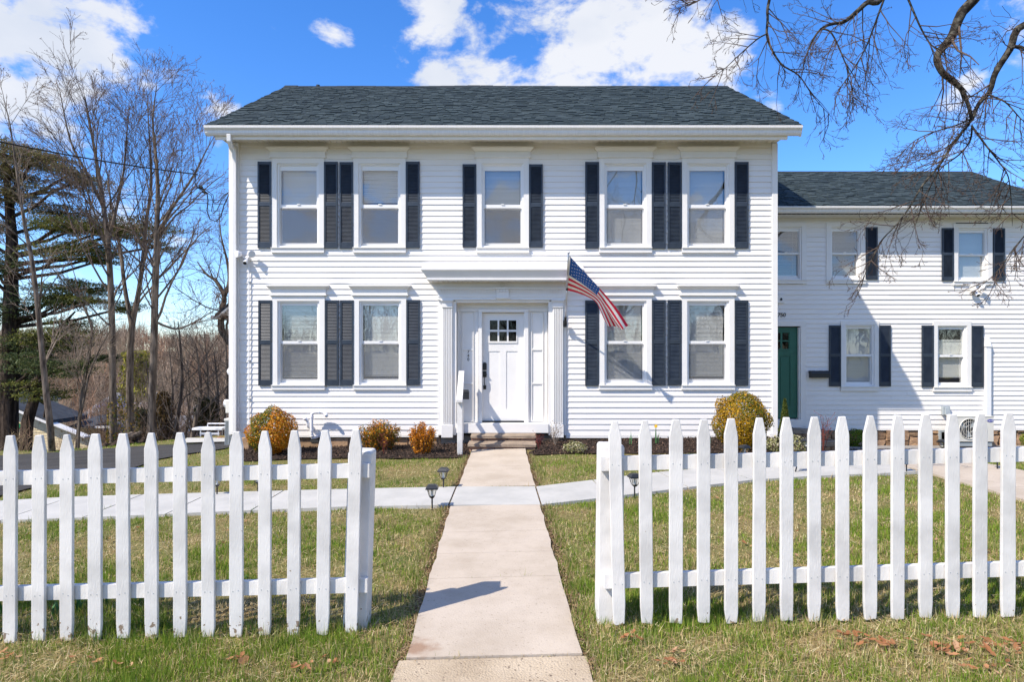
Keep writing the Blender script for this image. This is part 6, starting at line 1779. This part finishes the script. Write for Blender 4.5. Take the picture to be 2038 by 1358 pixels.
# yellow clapboard house: gable end towards the camera
Yy = 24.0
yh = thing('yellow_house', 'pale yellow clapboard house with a dark roof and green oval sign, below the driveway', 'house', (wx(80, Yy), Yy, gz0(-17, Yy)))
zrk = lambda px: wz(796 + (px + 8) * .405, Yy)       # lower line of the right-hand roof slope
xg0, xg1 = wx(-60, Yy), wx(185, Yy)
mb = MB(); zb = -4.6; n = int((zrk(-8) - zb) / .11); xr0 = wx(-8, Yy)
m2 = []
for i in range(n):
    a = zb + i * .11; b = a + .11
    # right end follows the slope
    xe = xg1
    pxe = ((EYE - b) * F / Yy + HY - 803) / .405 - 8
    xe = min(xe, wx(pxe, Yy))
    if xe - xg0 > .1: MB().prism([(Yy - .02, a), (Yy, a), (Yy, b + .01), (Yy - .006, b + .01)][::-1], xg0, xe, 'x').build('siding_board', m_cream, yh)
MB().add([(xg0, Yy + .01, zb), (xg1, Yy + .01, zb), (xg1, Yy + .01, zrk(185)), (xr0, Yy + .01, zrk(-8)), (xg0, Yy + .01, zrk(-8))], [(0, 1, 2, 3, 4)]).build('wall', m_cream, yh)
rp = lambda px, d: (wx(px, Yy), Yy + d, zrk(px))
def roof_slab(p0, p1, d0, d1, th, m, name):
    a, b = (wx(p0, Yy), zrk(p0)), (wx(p1, Yy), zrk(p1))
    return MB().prism([(a[0], a[1] + .02), (b[0], b[1] + .02), (b[0], b[1] + .02 + th), (a[0], a[1] + .02 + th)], Yy + d0, Yy + d1, 'y').build(name, m, yh)
roof_slab(-12, 112, -.35, 1.75, .16, m_darkroof, 'roof')
roof_slab(-12, 112, -.40, -.352, .08, m_trim, 'rake_board')
roof_slab(108, 178, -.30, .05, .05, m_trim, 'rake_board')
# porch to the right with its own gable
xe = wx(112, Yy)
MB().box(xe - .3, wx(150, Yy) + .6, Yy + 1.2, Yy + 1.3, wz(853, Yy + 1.2), wz(849, Yy + 1.2)).build('gutter', m_trim, yh)
MB().box(xe - .2, wx(215, Yy + 2), Yy + 2.4, Yy + 2.5, zb, wz(849, Yy + 2.4)).build('wall', m_cream, yh)
MB().prism([(Yy + 1.1, wz(851, Yy + 1.1)), (Yy + 1.1, wz(849, Yy + 1.1)), (Yy + 3, wz(826, Yy + 3)), (Yy + 3, wz(828, Yy + 3))], xe - .3, wx(185, Yy + 1.1), 'x').build('porch_roof', m_darkroof, yh)
MB().add([(wx(150, Yy + 2), Yy + 2.0, zb), (wx(225, Yy + 2), Yy + 2.0, zb), (wx(225, Yy + 2), Yy + 2.0, wz(862, Yy + 2)), (wx(196, Yy + 2), Yy + 2.0, wz(849, Yy + 2)), (wx(150, Yy + 2), Yy + 2.0, wz(849, Yy + 2))], [(0, 1, 2, 3, 4)]).build('wall', m_cream, yh)
MB().prism([(wx(194, Yy + 2), wz(849, Yy + 2)), (wx(228, Yy + 2), wz(865, Yy + 2)), (wx(228, Yy + 2), wz(863, Yy + 2)), (wx(194, Yy + 2), wz(846.5, Yy + 2))], Yy + 1.8, Yy + 5, 'y').build('porch_roof', m_greyroof, yh)
MB().box(wx(143, Yy + 1.3), wx(147, Yy + 1.3), Yy + 1.3, Yy + 1.36, zb, wz(852, Yy + 1.3)).build('porch_post', m_trim, yh)
MB().box(wx(128, Yy + 2.3), wx(140, Yy + 2.3), Yy + 2.38, Yy + 2.4, wz(866, Yy + 2.3), wz(855, Yy + 2.3)).build('window', m_acdark, yh)
# upper white-trimmed storey at the back
MB().box(wx(-40, Yy + 1.8), wx(99, Yy + 1.8), Yy + 1.8, Yy + 2.3, zb, wz(797, Yy + 1.8)).build('wall', m_cream, yh)
MB().box(wx(-45, Yy + 1.7), wx(103, Yy + 1.7), Yy + 1.7, Yy + 1.79, wz(802, Yy + 1.7), wz(799.5, Yy + 1.7)).build('eave_board', m_trim, yh)
MB().prism([(wx(-50, Yy + 1.8), wz(796.5, Yy + 1.8)), (wx(103, Yy + 1.8), wz(796.5, Yy + 1.8)), (wx(90, Yy + 1.8), wz(786, Yy + 1.8)), (wx(-30, Yy + 1.8), wz(786, Yy + 1.8))], Yy + 1.6, Yy + 2.4, 'y').build('roof', m_greyroof, yh)
cx, cz = wx(16, Yy), wz(848, Yy)
mb = MB().prism([(cx + 28 * Yy / F * math.cos(a * math.pi / 14), cz + 10 * Yy / F * math.sin(a * math.pi / 14)) for a in range(28)], Yy - .07, Yy - .025, 'y')
sg = mb.build('sign', m_sign, yh)
text('lettering', 'ild', .17, (wx(35.5, Yy), Yy - .075, wz(851.5, Yy)), m_signw, sg, shear=.2)
# two far houses
def far_house(label, x0p, x1p, yr, ye, yb, Y, dep, wall, rf, ridge_x=None, extras=None, seed=0):
    h = thing('far_house', label, 'house', (wx((x0p + x1p) / 2, Y), Y, gz0(wx((x0p + x1p) / 2, Y), Y)))
    x0, x1 = wx(x0p, Y), wx(x1p, Y); zb = gz0(x0, Y) - .5; ze, zr = wz(ye, Y), wz(yr, Y + dep / 2)
    mb = MB().add([(x0, Y, zb), (x1, Y, zb), (x1, Y + dep, zb), (x0, Y + dep, zb), (x0, Y, ze), (x1, Y, ze), (x1, Y + dep, ze), (x0, Y + dep, ze), (x0, Y + dep / 2, zr), (x1, Y + dep / 2, zr)],
                  [(0, 1, 5, 4), (2, 3, 7, 6), (1, 2, 6, 9, 5), (3, 0, 4, 8, 7)])
    mb.build('wall', wall, h)
    e = .3
    rf_ = MB().prism([(Y - e, ze - .1), (Y + dep / 2, zr + .05), (Y + dep + e, ze - .1), (Y + dep + e, ze + .05), (Y + dep / 2, zr + .22), (Y - e, ze + .05)], x0 - e, x1 + e, 'x').build('roof', rf, h)
    n = max(2, int((x1 - x0) / 2.6))
    for i in range(n):
        a = x0 + (x1 - x0) * (i + .3) / n; b = a + .9
        w = MB().box(a - .1, b + .1, Y - .06, Y, ze - 1.9, ze - .6).build('window', m_trim, h)
        MB().box(a, b, Y - .08, Y - .061, ze - 1.8, ze - .7).build('pane', m_doorglass, w)
    return h, rf_, (x0, x1, ze, zr)
h, rf_, (x0, x1, ze, zr) = far_house('far white house with blue solar panels on its roof, in the valley', 176, 262, 786, 822, 850, 62, 9, m_trim, m_greyroof)
for i in range(6):
    for j in range(2):
        if (i, j) in ((0, 1),): continue
        t0, t1 = .12 + j * .42, .48 + j * .42; a = x0 + .3 + (x1 - x0 - .6) * i / 6; b = a + (x1 - x0 - .6) / 6 - .12
        y0_, y1_ = 62 + t0 * 4.5, 62 + t1 * 4.5; z0_, z1_ = ze + (zr - ze) * t0 + .3, ze + (zr - ze) * t1 + .3
        MB().prism([(y0_, z0_), (y1_, z1_), (y1_, z1_ + .06), (y0_, z0_ + .06)][::-1], a, b, 'x').build('solar_panel', m_solar, rf_)
far_house('far low white house with a pale roof right of the solar roof', 284, 330, 796, 820, 850, 70, 8, m_trim, m_greyroof, seed=1)
h, rf_, (x0, x1, ze, zr) = far_house('grey roofed house with a red brick chimney behind the woodpile', 268, 322, 835, 868, 900, 34, 8, m_trim, m_greyroof, seed=2)
MB().box(wx(269, 37), wx(280, 37), 37, 37.6, ze, wz(827, 37)).build('chimney', m_brick, rf_)
far_house('far white house half hidden behind the scrub, left of the condenser', 372, 448, 800, 824, 850, 58, 8, m_trim, m_greyroof, seed=3)

# ------------------------------------------------------------------ far woods: one mass of bare twigs on the hills
rng = np.random.default_rng(77)
V, CC = [], []
def twig_fans(n, y0, y1, x_at, hmin, hmax, k, pal, wid, lean=.45):
    Y = np.exp(rng.uniform(math.log(y0), math.log(y1), n)); X = x_at(Y, n)
    Z = gz(X, Y); H_ = rng.uniform(hmin, hmax, n) * (1 + .22 * np.sin(X * .11 + Y * .05) + .12 * np.sin(X * .31))
    tone = np.array(pal)[(rng.integers(0, len(pal), n) + (2 * np.sin(X * .07 + 1) + 2).astype(int)) % len(pal)] * rng.uniform(.75, 1.2, (n, 1))
    cw = H_ * rng.uniform(.24, .42, n) * lean / .45
    for j in range(k):
        g = rng.normal(size=(n, 3)); g /= np.linalg.norm(g, axis=1, keepdims=True); g *= (rng.random(n) ** .45)[:, None]
        b0 = rng.uniform(.22, .62, n) * H_ if j else np.zeros(n)
        tx, ty, tz = X + g[:, 0] * cw, Y + g[:, 1] * cw, Z + H_ * (.62 + .38 * g[:, 2])
        if j == 0: tx, ty, tz = X + .1, Y, Z + H_ * .9
        w = wid(Y) * rng.uniform(.5, 1.1, n) * (1.6 if j == 0 else 1)
        bx, by, bz = X + (tx - X) * .15, Y + 0 * Y, Z + b0
        V.append(np.stack([np.stack([bx - w, by, bz], 1), np.stack([bx + w, by, bz], 1), np.stack([tx, ty, tz], 1)], 1)); CC.append(tone * rng.uniform(.75, 1.2, (n, 1)))
PALW = [(.25, .175, .125), (.19, .135, .10), (.31, .235, .175), (.16, .12, .095), (.28, .165, .105), (.23, .19, .13)]
xa = lambda Y, n: (rng.uniform(-140, 700, n) - HX) * Y / F
twig_fans(1500, 70, 330, xa, 8, 14, 38, PALW, lambda Y: .012 + .00033 * Y)
twig_fans(280, 34, 75, xa, 4.5, 8, 42, PALW, lambda Y: .006 + .0003 * Y)
xr_ = lambda Y, n: (rng.uniform(700, 3000, n) - HX) * Y / F
twig_fans(700, 90, 330, xr_, 6, 11, 24, PALW, lambda Y: .02 + .0004 * Y)
xn = lambda Y, n: (rng.uniform(180, 470, n) - HX) * Y / F
twig_fans(190, 17, 32, xn, 2.0, 5.6, 36, [(.22, .13, .085), (.17, .10, .07), (.13, .085, .06), (.26, .17, .11)], lambda Y: .0022 + .00022 * Y, .6)
xn2 = lambda Y, n: (rng.uniform(-60, 240, n) - HX) * Y / F
twig_fans(45, 14, 18, xn2, .6, 1.6, 26, [(.20, .13, .09), (.24, .18, .11), (.14, .11, .05)], lambda Y: .003 + .0001 * Y, .7)
xb = lambda Y, n: rng.uniform(-75, 75, n)
_gz = gz
gz = lambda X, Y: _gz(X, -Y * .001)                  # level ground across the street
n0 = len(V)
twig_fans(420, 34, 60, xb, 6, 11, 30, PALW, lambda Y: .03 + 0 * Y, .5)
gz = _gz
for i in range(n0, len(V)): V[i][:, :, 1] *= -1      # the far side of the street, mirrored in the windows
V = np.concatenate([v.reshape(-1, 3) for v in V]); CC = np.concatenate(CC)
link('far_woods', color_mesh('far_woods', V, 3, CC, mat_col('woods_colours', .9, .05)), kind='stuff')
# far woods go on as a low dark mass of crowns right and left of the frame
# ------------------------------------------------------------------ lawn grass, mulch chips, fallen leaves
def inside(poly, x, y):
    r = np.zeros(len(x), bool); n = len(poly); j = n - 1
    for i in range(n):
        xi, yi = poly[i]; xj, yj = poly[j]
        c = ((yi > y) != (yj > y)) & (x < (xj - xi) * (y - yi) / ((yj - yi) if yj != yi else 1e-9) + xi)
        r ^= c; j = i
    return r
def blocked(x, y):
    b = (x > XL - .1) & (x < XR + .1) & (y > YW - .02) | (x > XR) & (y > YG - .35)
    for p in KEEP_OUT: b |= inside(p, x, y)
    return b
def patch(x, y, s=1.0, k=0.0):
    return (np.sin(x * 2.1 * s + 1.3 * np.sin(y * 1.7 * s + k) + k) + np.sin(y * 2.9 * s + 1.7 * np.sin(x * 1.3 * s) + 2 * k) + .7 * np.sin((x + y) * 5.3 * s + k) + .6 * np.sin((x - 1.4 * y) * 8.7 * s)) / 3.3
rng = np.random.default_rng(123)
def scatter(n, y0, y1, xw=1.45):
    y = y0 + (y1 - y0) * rng.random(n)
    x = rng.uniform(-1, 1, n) * 1030 / F * y * xw
    x = np.where(rng.random(n) < .0, x, x)
    return x, y
GV, GC = [], []
def grass(n, y0, y1, hmin, hmax, w, thr=0):
    x, y = scatter(n, y0, y1)
    pn = patch(x, y); p2 = patch(x, y, 2.7, 1.9)
    cover = np.clip(.75 + .35 * pn + .3 * p2, .12, 1)
    ok = ~blocked(x, y) & (rng.random(n) < cover)
    x, y, pn, p2 = x[ok], y[ok], pn[ok], p2[ok]; m = len(x)
    z = lawn_z(x, y) - .004
    gprob = np.clip(.42 + .60 * pn + .50 * p2, .03, .97)
    # thicker green tufts along the fence foot
    nearf = np.exp(-((y - 3.75) / .22) ** 2)
    gprob = np.clip(gprob + .25 * nearf, 0, .95)
    isg = rng.random(m) < gprob
    hh = rng.uniform(hmin, hmax, m) * np.where(isg, 1.0, .85) * (1 + .35 * nearf * rng.random(m)) * (1 + .35 * pn)
    a = rng.random(m) * 6.283; ln = np.abs(rng.normal(size=m)) * np.where(isg, .55, 1.3); sn, cs = np.sin(np.clip(ln, 0, 1.5)), np.cos(np.clip(ln, 0, 1.5))
    dx, dy = np.cos(a) * sn * hh, np.sin(a) * sn * hh
    b = rng.random(m) * 6.283; wx_, wy_ = np.cos(b) * w, np.sin(b) * w
    ww = rng.uniform(.6, 1.3, m)
    GV.append(np.stack([np.stack([x - wx_ * ww, y - wy_ * ww, z], 1), np.stack([x + wx_ * ww, y + wy_ * ww, z], 1), np.stack([x + dx, y + dy, z + hh * cs], 1)], 1).reshape(-1, 3))
    g = mixcol(rng, m, [(.155, .25, .026), (.23, .32, .042), (.11, .20, .024), (.30, .33, .06)], [3, 3, 2, 2])
    d = mixcol(rng, m, [(.60, .48, .25), (.52, .39, .19), (.68, .58, .34), (.38, .27, .14)], [3, 3, 2, 2])
    GC.append(np.where(isg[:, None], g, d))
grass(200000, 2.7, 4.4, .025, .075, .0028)
grass(200000, 4.4, 6.6, .02, .055, .0036)
grass(160000, 6.6, 9.6, .02, .05, .0048)
grass(75000, 9.6, 13.6, .02, .05, .0065)
def extra(n, y0, y1, hmin, hmax, w, flat, pal, wts, tufts=0, spread=.04):
    if tufts:
        tx, ty = scatter(tufts, y0, y1); k = rng.integers(0, tufts, n); x = tx[k] + rng.normal(size=n) * spread; y = ty[k] + rng.normal(size=n) * spread
    else:
        x, y = scatter(n, y0, y1); keep = rng.random(n) < np.clip(.55 - .6 * patch(x, y) - .3 * patch(x, y, 2.7, 1.9), .05, 1); x, y = x[keep], y[keep]
    ok = ~blocked(x, y); x, y = x[ok], y[ok]; m = len(x); z = lawn_z(x, y) + (.012 + .02 * rng.random(m)) * flat
    hh = rng.uniform(hmin, hmax, m); a = rng.random(m) * 6.283; t = np.where(rng.random(m) < flat, rng.uniform(1.25, 1.6, m), np.abs(rng.normal(size=m)) * .5)
    dx, dy, dz = np.cos(a) * np.sin(t) * hh, np.sin(a) * np.sin(t) * hh, np.cos(t) * hh
    wx_, wy_ = -np.sin(a) * w, np.cos(a) * w
    GV.append(np.stack([np.stack([x - wx_, y - wy_, z], 1), np.stack([x + wx_, y + wy_, z], 1), np.stack([x + dx, y + dy, z + dz], 1)], 1).reshape(-1, 3)); GC.append(mixcol(rng, m, pal, wts))
STRAW = [(.56, .44, .24), (.66, .56, .34), (.46, .34, .17), (.36, .25, .13)]
extra(32000, 2.7, 5.0, .03, .085, .0024, .9, STRAW, [3, 2, 3, 2])
extra(36000, 5.0, 9.6, .03, .075, .0036, .9, STRAW, [3, 2, 3, 2])
extra(12000, 2.7, 5.2, .05, .11, .0026, .15, [(.13, .20, .03), (.19, .25, .05), (.30, .30, .09), (.50, .42, .22)], [3, 3, 2, 2], 230)
extra(8000, 5.2, 9.0, .04, .09, .0036, .15, [(.13, .20, .03), (.19, .25, .05), (.30, .30, .09), (.50, .42, .22)], [3, 3, 2, 2], 220)
# ragged fringe leaning over the path edges
n = 7000; ye_ = rng.uniform(3.0, 10.0, n); sd_ = rng.random(n) < .5
xe_ = np.where(sd_, np.interp(ye_, [3.3, 6.6, 10.2], [-.565, -.650, -.654]) - .05 - np.abs(rng.normal(size=n)) * .05, np.interp(ye_, [3.3, 6.6, 10.2], [.374, .296, .22]) + .05 + np.abs(rng.normal(size=n)) * .05)
ok = ~blocked(xe_, ye_) & (patch(xe_, ye_, 3.1, .4) > -.25); xe_, ye_ = xe_[ok], ye_[ok]; m = len(xe_)
hh = rng.uniform(.03, .08, m); a = rng.random(m) * 6.283; t = np.abs(rng.normal(size=m)) * .8
GV.append(np.stack([np.stack([xe_ - .0028, ye_, gz(xe_, ye_)], 1), np.stack([xe_ + .0028, ye_, gz(xe_, ye_)], 1), np.stack([xe_ + np.cos(a) * np.sin(t) * hh, ye_ + np.sin(a) * np.sin(t) * hh, gz(xe_, ye_) + np.cos(t) * hh], 1)], 1).reshape(-1, 3))
GC.append(mixcol(rng, m, [(.12, .19, .026), (.18, .24, .04), (.50, .39, .20), (.36, .26, .13)], [3, 2, 3, 2]))
link('grass', color_mesh('grass', np.concatenate(GV), 3, np.concatenate(GC), m_grassc), kind='stuff')
# mulch chips
x = rng.uniform(-5.0, 11.5, 60000); y = rng.uniform(9.4, 13.8, 60000)
ok = np.zeros(len(x), bool)
for p in (mulch_l, mulch_r, mulch_w): ok |= inside(p, x, y)
x, y = x[ok], y[ok]
cen = np.stack([x, y, gz(x, y) + .024 + rng.random(len(x)) * .018], 1)
link('mulch_chips', color_mesh('mulch_chips', leaf_quads(cen, .020, rng, 0, .38), 4, mixcol(rng, len(x), [(.060, .042, .034), (.095, .062, .046), (.035, .026, .022), (.16, .10, .07)], [4, 3, 3, 1]), m_chipc), kind='stuff')
# bare soil crumbs along the path edges
n = 7000; y = rng.uniform(3.2, 10.0, n); sd_ = rng.random(n) < .5
x = np.where(sd_, np.interp(y, [3.3, 6.6, 10.2], [-.565, -.650, -.654]) - np.abs(rng.normal(size=n)) * .042 - .005, np.interp(y, [3.3, 6.6, 10.2], [.374, .296, .22]) + np.abs(rng.normal(size=n)) * .042 + .005)
ok = ~blocked(x, y); x, y = x[ok], y[ok]
cen = np.stack([x, y, gz(x, y) + .012 + .014 * rng.random(len(x))], 1)
link('soil_crumbs', color_mesh('soil_crumbs', leaf_quads(cen, .009, rng, 0, .7), 4, mixcol(rng, len(x), [(.22, .14, .085), (.19, .12, .07), (.26, .18, .11), (.13, .085, .05)], [3, 3, 2, 2]), m_chipc), kind='stuff')
# fallen leaves: curled little sheets
def leaf_litter(pts, size):
    V, CL = [], []
    for (x, y) in pts:
        z = gzf(x, y) + .035; s = size * rng.uniform(.6, 1.3); a = rng.random() * 6.283; t = rng.normal(size=2) * .5
        c, sn = math.cos(a), math.sin(a); col = np.array([(.34, .15, .065), (.42, .21, .10), (.28, .12, .05), (.50, .30, .17)][rng.integers(4)]) * rng.uniform(.8, 1.2)
        prof = [(-1, 0), (-.45, .42), (0, .30), (.35, .5), (1, 0), (.35, -.5), (0, -.30), (-.45, -.42)]
        P = []
        for u, v in prof:
            P.append((x + s * (c * u - sn * v), y + s * (sn * u + c * v), z + s * (t[0] * u * .5 + t[1] * v * .5 + .5 * v * v + .2 * u * u)))
        mid = [(x + s * c * u, y + s * sn * u, z + s * (t[0] * u * .5 + .2 * u * u)) for u in (-.45, 0, .35)]
        for q in ((P[0], P[1], mid[0], P[0]), (P[1], P[2], mid[1], mid[0]), (P[2], P[3], mid[2], mid[1]), (P[3], P[4], mid[2], P[3]), (P[4], P[5], mid[2], P[4]), (P[5], P[6], mid[1], mid[2]), (P[6], P[7], mid[0], mid[1]), (P[7], P[0], mid[0], P[7])):
            V += [q[0], q[1], q[2], q[3]] if q[3] != q[0] else [q[0], q[1], q[2], tuple((np.array(q[2]) + np.array(q[0])) / 2)]; CL.append(col)
    return color_mesh('fallen_leaves', np.array(V), 4, np.array(CL), m_leafc)
pts = []
for (px, py, k, sx) in ((1760, 1290, 10, 35), (1890, 1300, 14, 30), (2000, 1300, 18, 30), (1950, 1340, 8, 40), (1700, 1275, 7, 25), (1350, 1310, 3, 10), (1330, 1330, 5, 14), (1260, 1280, 3, 12), (470, 1325, 3, 12), (250, 1340, 3, 15), (650, 1325, 4, 14), (600, 1340, 3, 14), (180, 1325, 3, 20), (20, 1320, 3, 16), (1760, 1165, 4, 30), (1060, 1080, 1, 5), (730, 1110, 2, 6), (1420, 1000, 2, 10), (1880, 1100, 6, 60), (1600, 1100, 6, 80), (500, 1080, 4, 60), (200, 1060, 4, 80)):
    for i in range(int(k * 1.7)):
        q = G(px + rng.normal() * sx, py + rng.normal() * sx * .25)
        if q.y > 2.6 and not blocked(np.array([q.x]), np.array([q.y]))[0]: pts.append((q.x, q.y))
link('fallen_leaves', leaf_litter(pts, .026), kind='stuff')
